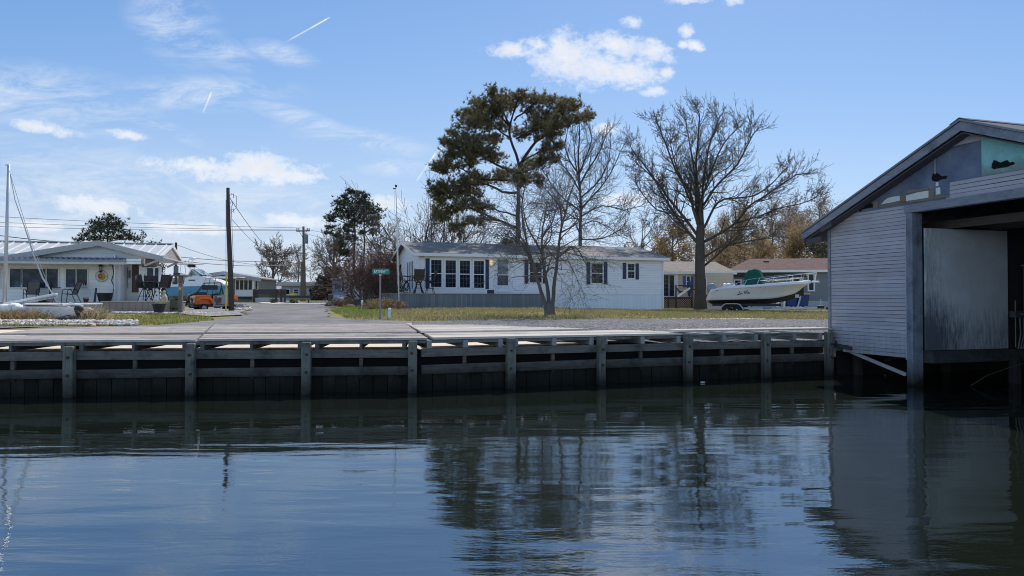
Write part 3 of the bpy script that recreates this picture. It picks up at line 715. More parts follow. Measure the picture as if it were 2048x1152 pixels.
m = MB(); m.beam(BH.uz(1702, 704) and (BH.u(1702, .05), .05, BH.z(704, BH.u(1702, .05), .05)), (BH.u(1810, -.09), -.09, BH.z(749, BH.u(1810, -.09), -.09)), .04, .075); m.build('diagonal_brace', wood_mat('pale_brace_wood', (.34, .31, .28), 'x', .3, .1), bh)
a = (BH.u(1768, 1.2), 1.2, .37); m = MB(); m.beam(a, (a[0] + .8, 1.0, .52), .04, .07); m.beam((a[0] + .1, 1.1, .02), (a[0] + .9, 1.1, -.5), .04, .06); m.build('diagonal_brace', wood_mat('dark_broken_board', (.06, .055, .055), 'x', .4, .1), bh)
for (s, w) in ((.25, .6), (.3, 3.4), (2.8, 2.6), (2.8, 5.4), (7.3, 3.4), (.3, 7)):
    m = MB(); m.tube([(s, w, -1.3), (s, w, .6)], .13, 10); m.build('foundation_piling', wood_mat('black_wet_piling', (.028, .027, .025), 'z', .5, .2), bh, smooth=False)
m = MB(); m.tube([(3.0, 1.05, .02), (3.0, 1.5, .22), (3.0, 2.0, .34), (3.0, 2.6, .46)], .007, 5); m.build('hanging_rope', mat('dark_rope', (.10, .09, .085), .9), bh)
# things kept inside the boathouse
w0 = BH.wv(2026, 2.9); M_TUBE = mat('dull_steel_tube', (.30, .27, .25), .4, .2, metal=.6)
fr_t = thing('metal_rack', 'thin bent metal rack standing just inside the boathouse doorway', 'rack', BH.world(2.95, w0, .766), BH.a)
m = MB(); m.tube([(0, 0, 1.1), (0, 0, .06), (0, .5, .06), (0, .5, 1.1)], .011, 6); m.tube([(.25, 0, .0), (.25, .02, .8), (.25, .48, .8), (.25, .5, 0)], .011, 6); m.tube([(0, 0, .8), (.25, .02, .8)], .011, 6); m.tube([(0, .5, .8), (.25, .48, .8)], .011, 6); m.build('frame', M_TUBE, fr_t)
for k in range(3):
    m = MB(); m.tube([(.02, .10 + .11 * k, .82), (.05, .09 + .10 * k, .35), (.02, .05 + .07 * k, 0.02), (.08, .12 + .08 * k, -.0 + .05)], .016, 6); m.build('hose_loop', mat('grey_hose', (.13, .13, .14), .6), fr_t)
m = MB(); m.box(-.05, -.12, .72, .10, .7, .86); m.build('shelf', mat('dark_grey_shelf', (.05, .05, .055), .8), fr_t, bevel=.01)
cb_ = thing('storage_cabinet', 'dark cabinet in the shadow behind the bent metal rack', 'cabinet', BH.world(3.05, w0 + .55, .766), BH.a)
m = MB(); m.box(-.35, 0, 0, .3, .8, 1.88); m.build('body', mat('dim_grey_enamel', (.05, .055, .065), .6), cb_, bevel=.02)
m = MB(); m.box(-.37, -.02, 1.885, .32, .82, 1.92); m.build('top', mat('dim_pale_board', (.16, .15, .14), .7), cb_, bevel=.006)
# ------------------------------------------------------------------ house parts
M_WHITE = mat('white_vinyl_trim', (.74, .74, .75), .45, .06, 2)
M_MUNT = mat('grey_sash_bars', (.16, .18, .22), .6, .05)  # darker grey than the white frames
M_GLASS = glass_mat('dark_window_glass', (.014, .019, .030), .06)
M_GLASSB = glass_mat('blue_grey_window_glass', (.030, .058, .115), .06)  # blue painted into the panes as reflected sky
def window(fr, root, px0, py0, px1, py1, w=0.0, nx=1, ny=1, bars=.018, fw=.055, mid=True, muntin=None, side=False, frame=None, glass=None, name='window'):
    """frame with sash bars, and its pane as a sub-part; side=True for a window in the gable wall u = w"""
    if side:
        a, b = fr.wv(px0, w), fr.wv(px1, w)
        z1, z0 = fr.z(py0, w, (a + b) / 2), fr.z(py1, w, (a + b) / 2)
    else:
        a, b = fr.u(px0, w), fr.u(px1, w); um = (a + b) / 2
        z1, z0 = fr.z(py0, um, w), fr.z(py1, um, w)
    if a > b: a, b = b, a
    f, g = MB(), MB()
    def bx(m, u0, za, u1, zb, d0, d1):
        if side: m.box(w + d0, u0, za, w + d1, u1, zb)
        else: m.box(u0, w + d0, za, u1, w + d1, zb)
    bx(f, a - fw, z0 - fw, a, z1 + fw, -.045, .01); bx(f, b, z0 - fw, b + fw, z1 + fw, -.045, .01)
    bx(f, a, z1, b, z1 + fw, -.043, .01); bx(f, a, z0 - fw, b, z0, -.060, .01)
    if mid and ny > 1: zm = (z0 + z1) / 2; bx(f, a, zm - .025, b, zm + .025, -.030, .0)
    h = MB()
    for i in range(1, nx): x = a + (b - a) * i / nx; bx(h, x - bars / 2, z0, x + bars / 2, z1, -.022, -.008)
    for j in range(1, ny):
        if mid and abs(j - ny / 2) < .01: continue
        z = z0 + (z1 - z0) * j / ny; bx(h, a, z - bars / 2, b, z + bars / 2, -.020, -.008)
    fo = f.build(name, frame or M_WHITE, root)
    if h.f: h.build('sash_bars', muntin or M_MUNT, fo)
    bx(g, a, z0, b, z1, -.012, -.004); g.build('pane', glass or M_GLASS, fo)
    return a, b, z0, z1
def panel(fr, root, name, px0, py0, px1, py1, mt, w=0.0, th=.03):
    a, b = fr.u(px0, w), fr.u(px1, w); um = (a + b) / 2
    m = MB(); m.box(a, w - th, fr.z(py1, um, w), b, w - .002, fr.z(py0, um, w)); return m.build(name, mt, root)
def gable_roof(root, x0, x1, y0, y1, ze, zr, mt, over=.35, th=.09, name='roof', fascia=M_WHITE, yr=None):
    """ridge along x"""
    yr = (y0 + y1) / 2 if yr is None else yr
    s0 = (zr - ze) / (yr - y0); s1 = (zr - ze) / (y1 - yr)
    pl = [(y0 - over, ze - over * s0), (yr, zr), (y1 + over, ze - over * s1), (y1 + over, ze - over * s1 - th), (yr, zr - th), (y0 - over, ze - over * s0 - th)]
    m = MB(); m.prism(pl, x0 - over, x1 + over, 'yz'); r = m.build(name, mt, root)
    f = MB(); zz = ze - over * s0
    f.box(x0 - over - .01, y0 - over - .025, zz - th - .10, x1 + over + .01, y0 - over - .002, zz - .015)
    for e, q in ((x0 - over, -1), (x1 + over, 1)):
        f.prism([(y0 - over, zz - .02), (yr, zr - .02), (y1 + over, ze - over * s1 - .02), (y1 + over, ze - over * s1 - .19), (yr, zr - .19), (y0 - over, zz - .19)], e + q * .003, e + q * .028, 'yz')
    f.box(x0 - over + .03, y0 - over + .0, zz - th - .09, x1 + over - .03, y0, zz - th - .07)
    f.build('fascia', fascia, r); return r

# ------------------------------------------------------------------ white house in the middle
WH = Fr(-5.55, 43.0, 0, R(19))
wh = frame_thing(WH, 'white_house', 'long low white sided house with navy shutters and grey shingle roof', 'house')
LW, DW = 16.49, 7.43
zf, ze, zr_ = 2.17, 4.72, 5.60
M_WS = siding_mat('white_lap_siding', (.78, .77, .79), .115, .07, .55)
M_NAVY = mat('navy_shutter_paint', (.012, .026, .07), .5, .2)
m = MB(); m.box(0, 0, zf, LW, DW, ze); m.prism([(0, ze), (DW, ze), (DW / 2, zr_ - .06)], 0.004, LW - .004, 'yz'); m.build('wall', M_WS, wh)
m = MB(); m.box(.02, .03, .9, LW - .02, DW - .03, zf - .002); m.build('skirt', board_mat('pale_skirting_panels', (.74, .76, .80), .28, .05, .2, .5), wh)
rf = gable_roof(wh, 0, LW, 0, DW, ze, zr_, shingle_mat('grey_brown_shingles', (.24, .215, .20), var=.4), .36, name='roof')
for px, py in ((1240, 501),):
    u = WH.u(px, 2.6); m = MB(); m.box(u - .3, 2.3, 5.30, u + .3, 2.75, 5.46); m.build('roof_vent', M_WHITE, rf)
u = WH.u(1250, 3.0); m = MB(); m.tube([(u, 3.0, 5.2), (u, 3.0, 5.72)], .05, 8); m.build('vent_pipe', mat('black_vent_pipe', (.03, .03, .03), .6), rf)
for x0, x1, y0, y1 in ((862, 882.7, 520, 574), (890.9, 911.3, 520.9, 574.6), (919.4, 939.5, 521.4, 575.2), (947.7, 967.5, 522, 575.8)):
    window(WH, wh, x0, y0, x1, y1, nx=3, ny=6, fw=.09, bars=.012)
for x0, x1, y0, y1 in ((1059.5, 1083, 525, 565), (1182.5, 1205, 527, 566)): window(WH, wh, x0, y0, x1, y1, nx=2, ny=4)
window(WH, wh, 1255.5, 528, 1268.5, 556, nx=2, ny=4)
for x0, x1, y0, y1 in ((850.9, 858.8, 516.8, 577), (970.2, 977.5, 519, 578), (1049, 1056, 521.5, 567), (1085.5, 1091, 522, 567), (1173, 1179.8, 524, 568.6), (1207.6, 1214.4, 524, 568.8), (1245.6, 1252, 525.4, 557.7), (1271.2, 1277.4, 527, 559)):
    panel(WH, wh, 'shutter', x0, y0, x1, y1, M_NAVY, th=.04)
# white surround of the window row, the door and its lamp
u0, u1 = WH.u(859.6), WH.u(969.6)
m = MB(); m.box(u0, -.012, WH.z(584, u0), u1, -.001, WH.z(578.5, u0)); m.build('window_apron', M_WHITE, wh)
a, b, c, d = window(WH, wh, 992.5, 517, 1018.5, 581.5, nx=1, ny=1, fw=.06, mid=False, name='door', glass=mat('white_door_leaf', (.66, .67, .70), .4, .05))
dr = [o for o in wh.children if o.name.startswith('door')][0]
zm = WH.z(549.5, a); m = MB(); m.box(a + .08, -.02, zm + .03, b - .08, -.014, d - .06); m.build('upper_pane', glass_mat('pale_door_glass', (.22, .24, .28), .08), dr)
m = MB(); m.box(a + .08, -.02, WH.z(570.5, a), b - .08, -.014, zm - .03); m.build('screen', mat('grey_insect_screen', (.075, .08, .09), .8), dr)
m = MB(); m.box(a + .04, -.06, zm - .06, a + .07, -.02, zm + .04); m.build('handle', mat('dark_handle', (.03, .03, .035), .4), dr)
lu = WH.u(981.8); lz = WH.z(525.5, lu); m = MB(); m.lathe([(.05, .12), (.085, .10), (.07, -.12), (.03, -.15)], (lu, -.12, lz), 10); m.box(lu - .03, -.12, lz + .1, lu + .03, 0, lz + .14)
def lamp_mat():
    t = NT('lit_porch_lamp'); t.b.inputs['Emission Color'].default_value = (1, .72, .32, 1); t.b.inputs['Emission Strength'].default_value = .6
    return t.out((.8, .65, .4), .3)
m.build('porch_lamp', lamp_mat(), wh, smooth=True)
for u in (-.02, LW + .02): m = MB(); m.box(u - .05, -.06, zf - .9, u + .05, -.005, ze - .06); m.build('downspout', M_WHITE, wh)
m = MB(); m.box(.1, -.1, ze - .35, .3, -.01, ze - .2); m.build('corner_light', mat('grey_light_box', (.35, .35, .38), .5), wh)
for x0, x1, y0, y1 in ((799.5, 804, 529, 565), (815, 817.6, 525, 575), (819.4, 822, 524, 576), (824, 826.8, 522.5, 577)): window(WH, wh, x0, y0, x1, y1, w=0.0, side=True, fw=.05)
bu = WH.u(1098, -1.2)

# porch in front of it
pw = -2.1
PF = Fr(*WH.world(0, pw, 0)[:2], 0, WH.a)
por = frame_thing(PF, 'porch_deck', 'low porch deck with blue grey vertical board skirting before the white house', 'deck')
pu0, pu1 = PF.u(781, 0), PF.u(1086, 0); zt = PF.z(586.5, pu0)
M_PB = board_mat('blue_grey_porch_boards', (.155, .185, .205), .135, .22, .75)
m = MB(); m.box(pu0, 0, 1.2, pu1, .03, zt - .05); m.build('skirting', M_PB, por)
m = MB(); m.box(pu0, .03, 1.2, pu0 + .03, 2.0, zt - .05); m.build('skirting', M_PB, por)
m = MB(); m.box(pu0 - .05, -.04, zt - .048, pu1 + .05, 2.07, zt); m.build('floor', wood_mat('grey_porch_floor', (.22, .22, .22), 'x', .3, .1), por)
q0 = PF.u(764, .8); m = MB(); m.box(q0, .8, 1.2, pu0 - .01, .83, zt - .04); m.build('skirting', M_PB, por)
m = MB(); m.box(q0, .8, zt - .038, pu0 - .052, 2.0, zt - .006); m.build('floor', wood_mat('grey_porch_floor', (.22, .22, .22), 'x', .3, .1), por)
cr = thing('planter_box', 'small dark planter box on the porch edge below the lit lamp', 'planter', PF.world(PF.u(983, .3), .3, zt), WH.a)
m = MB(); m.box(-.18, 0, 0, .18, .3, .22); m.build('box', mat('dark_green_box', (.03, .045, .04), .7), cr, bevel=.015)

# ------------------------------------------------------------------ white house on the left
LH = Fr(-27.2, 35.5, 0, R(14))
lh = frame_thing(LH, 'white_house', 'white clapboard house with pale metal roof and wide front gable', 'house')
M_LS = siding_mat('white_clapboard', (.88, .88, .88), .17, .05, .18)
M_MET = mat('pale_ribbed_metal', (.60, .585, .555), .38, .08, 3, metal=.2)
M_GFAS = mat('warm_grey_fascia', (.42, .41, .40), .6, .12)
uL, uR = -4.0, LH.u(241)
zb = 1.35; zev = LH.z(519, 5)
m = MB(); m.box(uL, 0, zb, uR, 7.0, LH.z(510, 8)); m.build('wall', M_LS, lh)
# wide low gable over the front
ua, ub, uc = LH.u(8, -.7), LH.u(197, -.7), LH.u(327, -.7)
za, zb_, zc_ = LH.z(512, ua, -.7), LH.z(481.5, ub, -.7), LH.z(513.5, uc, -.7)
m = MB(); m.prism([(ua, za - .05), (ub, zb_ - .05), (uc, zc_ - .05)], -.35, -.3); m.prism([(ua, za - .06), (ub, zb_ - .06), (uc, zc_ - .06)], -.3, 5.0); m.build('gable_wall', siding_mat('white_gable_boards', (.66, .68, .73), .2, .05, .12), lh)
for (p, q) in (((ua, za), (ub, zb_)), ((ub, zb_), (uc, zc_))):
    m = MB(); m.prism([(p[0], p[1]), (q[0], q[1]), (q[0], q[1] - .06), (p[0], p[1] - .06)], -.75, 5.2); m.build('gable_roof', M_MET, lh)
    m = MB(); m.prism([(p[0], p[1] + .015), (q[0], q[1] + .015), (q[0], q[1] - .26), (p[0], p[1] - .26)], -.79, -.755); m.build('barge_board', M_GFAS, lh)
# main ribbed roof behind
urr = LH.u(345, 4.2); uer = LH.u(331, 1.0); yr = 4.2; zrr = LH.z(489, urr, yr); ye = 1.0; zer = LH.z(513, uer, ye)
uend = urr
m = MB(); m.add([(uL, ye, zer), (uend, ye, zer), (uend, yr, zrr), (uL, yr, zrr), (uend, 2 * yr - ye, zer), (uL, 2 * yr - ye, zer)], [(0, 1, 2, 3), (3, 2, 4, 5)])
u = uL
while u < uend:
    m.beam((u, ye - .02, zer + .025), (u, yr, zrr + .025), .05, .05); u += .55
mr = m.build('roof', M_MET, lh)
m = MB(); m.box(uL, yr - .12, zrr, uend + .02, yr + .12, zrr + .06); m.build('ridge_cap', mat('grey_ridge_metal', (.33, .33, .33), .5), mr)
ug = uend - .05
m = MB(); m.prism([(ye + .05, zer - .03), (yr, zrr - .03), (2 * yr - ye - .05, zer - .03)], ug - .06, ug, 'yz'); m.build('end_gable', mat('tan_end_gable', (.30, .265, .24), .7, .1), lh)
m = MB()
m.prism([(ye - .1, zer - .0), (yr, zrr + .02), (2 * yr - ye + .1, zer), (2 * yr - ye + .1, zer - .17), (yr, zrr - .15), (ye - .1, zer - .17)], ug + .01, ug + .07, 'yz'); m.build('barge_board', M_WHITE, lh)
# porch eave strip with ribbed metal edge, beams
u1 = LH.u(252, -1.5); ze1 = LH.z(518.5, 5, -1.5)
m = MB(); m.add([(uL, -1.5, ze1), (u1, -1.5, ze1), (u1, 0, ze1 + .16), (uL, 0, ze1 + .16), (uL, -1.5, ze1 - .1), (u1, -1.5, ze1 - .1), (u1, 0, ze1 + .06), (uL, 0, ze1 + .06)], [(0, 1, 2, 3), (7, 6, 5, 4), (0, 4, 5, 1), (1, 5, 6, 2), (3, 2, 6, 7)])
u = uL
while u < u1: m.beam((u, -1.53, ze1 + .02), (u, 0, ze1 + .18), .10, .05); u += .25
m.build('porch_roof', mat('blue_grey_metal_edge', (.16, .19, .25), .35, .2, 5, metal=.5), lh)
m = MB(); m.box(uL, -1.46, ze1 - .22, u1, -1.40, ze1 - .095); m.box(uL, -1.4, ze1 - .12, u1, .0, ze1 - .101); m.build('porch_beam', mat('pale_soffit', (.58, .57, .56), .6), lh)
ux, uy = LH.u(252.5, -1.6), LH.u(281, -1.6)
m = MB(); m.box(ux, -1.62, LH.z(522.5, ux, -1.6), uy, -1.3, LH.z(517, ux, -1.6)); m.box(ux, -1.60, LH.z(528, ux, -1.6), uy, -1.3, LH.z(522.9, ux, -1.6)); m.build('gutter_box', mat('bright_white_metal', (.80, .80, .80), .35), lh)
ua2, ub2 = LH.u(281.2, -1.4), LH.u(288, -1.4)
m = MB(); m.box(ua2, -1.5, LH.z(528, ua2, -1.4), ub2, -1.2, LH.z(517, ua2, -1.4)); m.build('beam_end', mat('taupe_beam', (.28, .24, .22), .6), lh)
for x0, x1 in ((20, 42), (45, 91), (93.5, 116)): window(LH, lh, x0, 537.5, x1, 574.5, fw=.06, glass=M_GLASSB)
for x0, x1 in ((132, 151.5), (154, 174.5)): window(LH, lh, x0, 538.5, x1, 575, fw=.06, glass=M_GLASSB)
window(LH, lh, -18, 537, 1, 574, fw=.06, glass=M_GLASSB)
# what shows in the right sash: red valance and white curtain
a, b = LH.u(154.5), LH.u(174); m = MB(); m.box(a, -.017, LH.z(565, a), b, -.0135, LH.z(561, a)); m.build('curtain', mat('dark_red_cloth', (.16, .03, .04), .8), lh)
m = MB()
for k in range(5):
    x = a + (b - a) * (k + .5) / 5; m.poly([(x - .06, -.0145, LH.z(574, a)), (x + .05, -.0145, LH.z(574, a)), (x + .02, -.0145, LH.z(565.5 + abs(k - 2) * 1.3, a))])
m.build('curtain', mat('white_curtain', (.5, .5, .55), .8), lh)
# recessed entry, brown panel and bay
WR = 1.3
panel(LH, lh, 'entry_wall', 241, 512, 264, 612, M_LS, WR, .05); panel(LH, lh, 'brown_panel', 264, 527, 287, 585, board_mat('brown_entry_boards', (.15, .115, .095), .3, .1, .3), WR, .05)
panel(LH, lh, 'entry_wall', 264, 585, 287, 612, M_LS, WR, .05)
panel(LH, lh, 'entry_return', 241, 512, 242.5, 612, M_LS, .6, 1.2)
window(LH, lh, 248.5, 535, 255.5, 575, w=WR - .05, fw=.06, name='door')
panel(LH, lh, 'mailbox', 257.5, 541, 261, 556, mat('grey_blue_box', (.18, .2, .25), .5), WR - .05, .12)
panel(LH, lh, 'taupe_header', 288, 520, 318, 535, mat('taupe_beam', (.28, .24, .22), .6), 1.0, .5)
panel(LH, lh, 'bay_wall', 287, 533, 323, 612, M_LS, 1.5, 1.0)
for x0, x1, y0, y1 in ((294, 306.5, 536, 556), (310, 317, 536, 576), (294, 306.5, 559, 577)): window(LH, lh, x0, y0, x1, y1, w=.49, fw=.05, glass=M_GLASSB)
m = MB(); p0 = (LH.u(288, .2), .2, LH.z(531, LH.u(288, .2), .2)); p1 = (LH.u(334, .6), .6, LH.z(514, LH.u(334, .6), .6)); m.beam(p0, p1, .08, .10); m.beam((p0[0], 0.3, LH.z(516, p0[0], .3)), (p1[0], .6, p1[2] + .05), .08, .12); m.build('awning_brace', M_WHITE, lh)
p2 = (LH.u(335, 2), 2.0, LH.z(534, LH.u(335, 2), 2)); p3 = (LH.u(354, 4), 4.0, LH.z(525, LH.u(354, 4), 4)); m = MB(); m.beam(p2, p3, .07, .09); m.build('awning_brace', M_GFAS, lh)
# things on its wall
def disc(fr, px, py, rpx, w):
    u, z = fr.uz(px, py, w); r = rpx / FPX * fr.world(u, w, 0).y; return u, z, r
u, z, r = disc(LH, 203, 552.5, 11.8, -.02)
sg = thing('wall_plaque', 'round white wall plaque with a red and yellow bird head in its middle', 'plaque', LH.world(u, -.02, z), LH.a)
m = MB(); m.lathe([(r * .97, 0), (r, -.012), (r * .97, -.03), (r * .90, -.03)], n=28, axis='y'); m.build('rim', mat('pale_plaque_rim', (.62, .61, .58), .5), sg)
m = MB(); m.lathe([(r * .985, -.031), (r * .94, -.034)], n=28, axis='y'); m.build('dark_ring', mat('thin_dark_ring', (.2, .2, .24), .5), sg)
m = MB(); m.lathe([(r * .935, -.035), (r * .90, -.037)], n=28, axis='y'); m.build('white_face', mat('pale_plaque_rim', (.62, .61, .58), .5), sg)
m = MB(); m.lathe([(r * .60, -.038), (r * .56, -.05)], (r * .06, 0, -.02), 20, 'y'); m.build('picture', mat('yellow_plaque_paint', (.50, .32, .02), .5, .35, 14), sg)
m = MB(); m.ball((-r * .16, -.052, .01), r * .34, .012, r * .42, 12, 8); m.build('red_head', mat('red_plaque_paint', (.42, .07, .02), .5, .3, 20), sg)
m = MB(); m.ball((-r * .15, -.064, .02), r * .16, .012, r * .2, 10, 6); m.ball((r * .16, -.06, -.1 * r), r * .05, .01, r * .34, 8, 6); m.build('orange_mark', mat('orange_plaque_paint', (.55, .2, .04), .5, .2), sg)
m = MB()
for k in range(6):
    a = math.pi * k / 3; m.ball((r * .80 * math.cos(a), -.04, r * .80 * math.sin(a)), r * .09 if k % 3 == 0 else r * .06, .012, r * .045 if k % 3 == 0 else r * .06, 8, 5)
m.build('hour_marks', mat('dark_mark', (.04, .05, .05), .6), sg)
for px, py, w, lab in ((202, 536, -.03, 'black wall lantern just above the round plaque'), (243, 540, WR - .08, 'black wall lantern beside the recessed entry door')):
    u, z = LH.uz(px, py, w); ln = thing('wall_lantern', lab, 'lantern', LH.world(u, w, z), LH.a, 'wall lanterns of the left house')
    m = MB(); m.lathe([(.02, .20), (.12, .10), (.11, .08), (.03, .07)], (0, -.1, 0), 8); m.lathe([(.09, -.15), (.05, -.2), (.02, -.24)], (0, -.1, 0), 8); m.box(-.03, -.1, .14, .03, 0, .2); m.build('cap', mat('black_iron', (.02, .02, .022), .5), ln)
    m = MB(); m.lathe([(.08, .07), (.065, -.15)], (0, -.1, 0), 8); m.build('shade', glass_mat('lantern_glass', (.2, .2, .2), .1), ln)
u, z = LH.uz(222, 530, -.05)
cbm = MB(); pts = [(u, -.05, z + .25), (u + .05, -.06, z), (u + .12, -.06, z - .4), (u + .02, -.06, z - .8), (u + .14, -.06, z - 1.1), (u + .08, -.06, z - 1.5), (u - .02, -.06, z - 1.9)]
o0 = LH.world(u, -.05, z); cw = thing('garden_hose', 'dark cable hanging down the white wall beside the entry', 'cable', LH.world(0, 0, 0), LH.a); cbm.tube(pts, .022, 5); cbm.ball((u - .02, -.1, z + .1), .09, .06, .14, 8, 6); cbm.build('cable', mat('dark_cable', (.07, .07, .075), .7), cw)

# low fence boards around its patio
LF = Fr(*LH.world(0, -2.4, 0)[:2], 0, R(11))
pt = frame_thing(LF, 'patio_wall', 'low tan board patio wall in front of the left white house', 'wall')
f0, f1 = LF.u(203), LF.u(348); zt = LF.z(602, LF.u(300)); zq = LF.z(626, LF.u(300))
M_TANB = board_mat('tan_patio_boards', (.27, .225, .20), .29, .12, .7)
m = MB(); m.box(f0, 0, zq - .3, f1, .05, zt - .05); m.box(f1 - .05, .05, zq - .3, f1, 2.2, zt - .05); m.build('boards', M_TANB, pt)
m = MB(); m.box(f0 - .03, -.04, zt - .048, f1 + .04, .12, zt); m.box(f1 - .1, .122, zt - .047, f1 + .04, 2.2, zt - .001); m.build('cap_rail', wood_mat('pale_cap_rail', (.40, .35, .31), 'x', .2, .1), pt)
fl = thing('patio_floor', 'raised patio floor along the front of the left white house', 'patio', LH.o, LH.a)
m = MB(); m.box(-4, -2.25, 1.0, LH.u(345, -1), 1.4, zt - .06); m.build('slab', mat('brown_patio_slab', (.42, .38, .35), .85, .2), fl)
ZPAT = zt - .06

# ------------------------------------------------------------------ cream house and grey house on the right
CH = Fr(*P(1318, 600, 58.5)[:2], 0, R(10))
ch = frame_thing(CH, 'cream_house', 'cream house with sliding glass door and blue shutters behind the oak', 'house')
M_CRM = siding_mat('cream_siding', (.58, .49, .38), .12, .05, .2)
u1 = CH.u(1460); zt0, ze0 = CH.z(590, 1), CH.z(541.5, 1)
m = MB(); m.box(-6, 0, 1.0, u1, 7, ze0); m.build('wall', M_CRM, ch)
rc = gable_roof(ch, -6, u1, 0, 7, ze0 + .02, ze0 + .95, shingle_mat('tan_shingles', (.24, .205, .18)), .4)
a, b, c, d = window(CH, ch, 1324, 550, 1337, 592, fw=.07, nx=2, ny=5, mid=False, name='sliding_door'); window(CH, ch, 1338.5, 550.5, 1348, 592, fw=.07, name='sliding_door')
panel(CH, ch, 'door_surround', 1350, 546, 1356, 593, M_WHITE, 0, .05)
window(CH, ch, 1373.5, 553, 1379.5, 573, ny=2, fw=.06); M_BLU = mat('bright_blue_shutter', (.06, .10, .33), .5)
panel(CH, ch, 'shutter', 1366, 552, 1371, 575, M_BLU, 0, .05); panel(CH, ch, 'shutter', 1381.5, 552.5, 1386, 575, M_BLU, 0, .05)
window(CH, ch, 1403, 557, 1412, 577, w=-.6, fw=.07); 
m = MB(); m.box(CH.u(1395, -.6), -.6, 1.0, u1, -.01, ze0 - .2); m.build('porch_wall', M_CRM, ch)
# its side deck with lattice
CD = Fr(*CH.world(0, -1.6, 0)[:2], 0, CH.a)
cd = frame_thing(CD, 'side_deck', 'brown deck with diamond lattice skirting beside the cream house', 'deck')
d0, d1 = CD.u(1322), CD.u(1384); zt2 = CD.z(594, d0)
M_BRN = wood_mat('dark_brown_deck_wood', (.085, .055, .042), 'x', .3, .2)
m = MB(); m.box(d0, 0, zt2 - .16, d1, 1.58, zt2); m.build('floor', M_BRN, cd)
m = MB()
for i in range(int((d1 - d0) / .16) + 6):
    x = d0 + i * .16 - .7
    for s in (0, .7):
        xa, xb = (x, x + .7) if s == 0 else (x + .7, x)
        m.beam((xa, .03 + .012 * (s > 0), zt2 - .9), (xb, .03 + .012 * (s > 0), zt2 - .17), .028, .008, (0, 1, 0))
m.build('lattice', mat('pale_lattice', (.42, .33, .25), .8), cd)
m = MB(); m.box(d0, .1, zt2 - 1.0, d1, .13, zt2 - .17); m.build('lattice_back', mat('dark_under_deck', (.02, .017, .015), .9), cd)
for x in (1337, 1352, 1384): u = CD.u(x); m = MB(); m.box(u - .05, -.03, zt2 - 1.0, u + .05, .02, zt2 + (.95 if x > 1345 else 0)); m.build('post', M_BRN, cd)
ra, rb = CD.u(1356), CD.u(1384)
m = MB(); m.beam((ra, 0, zt2 + .9), (rb, 0, zt2 + .9), .06, .09); m.beam((ra, 0, zt2 + .45), (rb, 0, zt2 + .4), .04, .08); m.build('railing', M_BRN, cd)
m = MB(); m.beam((ra, .4, zt2 + .75), (CD.u(1366), .4, zt2 + .3), .05, .09); m.beam((CD.u(1376), .3, zt2 + .85), (CD.u(1390), -.5, zt2 + .5), .05, .09); m.build('railing', M_BRN, cd)
b0 = CD.world(CD.u(1355), -.25, 0); 
plk = MB(); plk.beam(P(1355, 593, 55.9), P(1380, 576, 55.7), .06, .16); tag(plk.build('white_board', mat('bright_white_board', (.8, .8, .8), .5), None, P(1355, 593, 55.9)), 'white board leaning across the brown deck railing', 'board')
stp = thing('deck_stairs', 'brown wooden stairs leaning down from the side deck beside the oak', 'stairs', CD.world(CD.u(1386), -1.6, gz(14, 56)), CH.a - R(30))
for s in (0, .9):
    m = MB(); m.beam((-.6, s, 0), (.5, s, 1.1), .04, .22); m.build('stringer', M_BRN, stp)
for k in range(5): m = MB(); m.box(-.62 + k * .24, .0, .1 + k * .24, -.36 + k * .24, .9, .14 + k * .24); m.build('tread', wood_mat('pale_tread_wood', (.40, .33, .26), 'y', .2, .2), stp)
fb = thing('flag_bundle', 'blue folded umbrella standing on the side deck near the oak', 'umbrella', CD.world(CD.u(1384), .5, zt2))
m = MB(); m.lathe([(.02, 0), (.12, .15), (.17, .8), (.08, 1.3), (.01, 1.55)], n=9); m.build('canopy', mat('dark_blue_cloth', (.03, .08, .16), .8), fb)
m = MB(); m.tube([(0, 0, 0), (0, 0, 1.65)], .02, 6); m.build('pole', mat('dark_pole', (.05, .05, .05), .6), fb)

GH = Fr(*P(1412, 600, 62)[:2], 0, R(-8))
gh = frame_thing(GH, 'grey_house', 'grey sided house with a red brown shingle roof behind the trailered boat', 'house')
M_GS = siding_mat('grey_lap_siding', (.20, .205, .225), .14, .06, .3)
g1e = GH.u(1700); ua = GH.u(1420)
zt3 = GH.z(548, ua); 
m = MB(); m.box(ua - .4, 0, .8, GH.u(1512), 6, zt3); m.build('wall', M_GS, gh)                       # low front wing
ux = GH.u(1462, .8); zA, zB = GH.z(546, ux, .8), GH.z(538, g1e, .8)
m = MB(); m.box(GH.u(1512) + .01, .0, .8, g1e + 3, 7.5, GH.z(540, GH.u(1600))); m.build('wall', M_GS, gh)
m = MB(); m.box(ua - .5, -.35, zt3, GH.u(1515, -.3), 2.5, zt3 + .14); m.build('porch_roof', mat('grey_roof_edge', (.38, .37, .36), .6), gh)
ue0, ue1 = GH.u(1468, -.4), g1e + 3.2; zee = GH.z(541, ue0, -.4); zre = GH.z(522, GH.u(1495, 4), 4) + .2
m = MB(); m.add([(ue0, -.4, zee), (ue1, -.4, zee), (ue1, 4, zre), (GH.u(1500, 4), 4, zre), (ue1, 8.4, zee), (ue0, 8.4, zee)], [(0, 1, 2, 3), (3, 2, 4, 5), (0, 3, 5)]); rr = m.build('roof', shingle_mat('red_brown_shingles', (.115, .058, .052), var=.45), gh)
m = MB(); m.box(ue0, -.43, zee - .17, ue1, -.402, zee + .02); m.build('fascia', mat('bright_white_metal', (.80, .80, .80), .35), rr)
m = MB(); m.box(ue0 + .1, -.38, zee - .55, GH.u(1612, -.38), -.01, zee - .2); m.build('awning', mat('dark_green_awning', (.02, .022, .024), .6), gh)
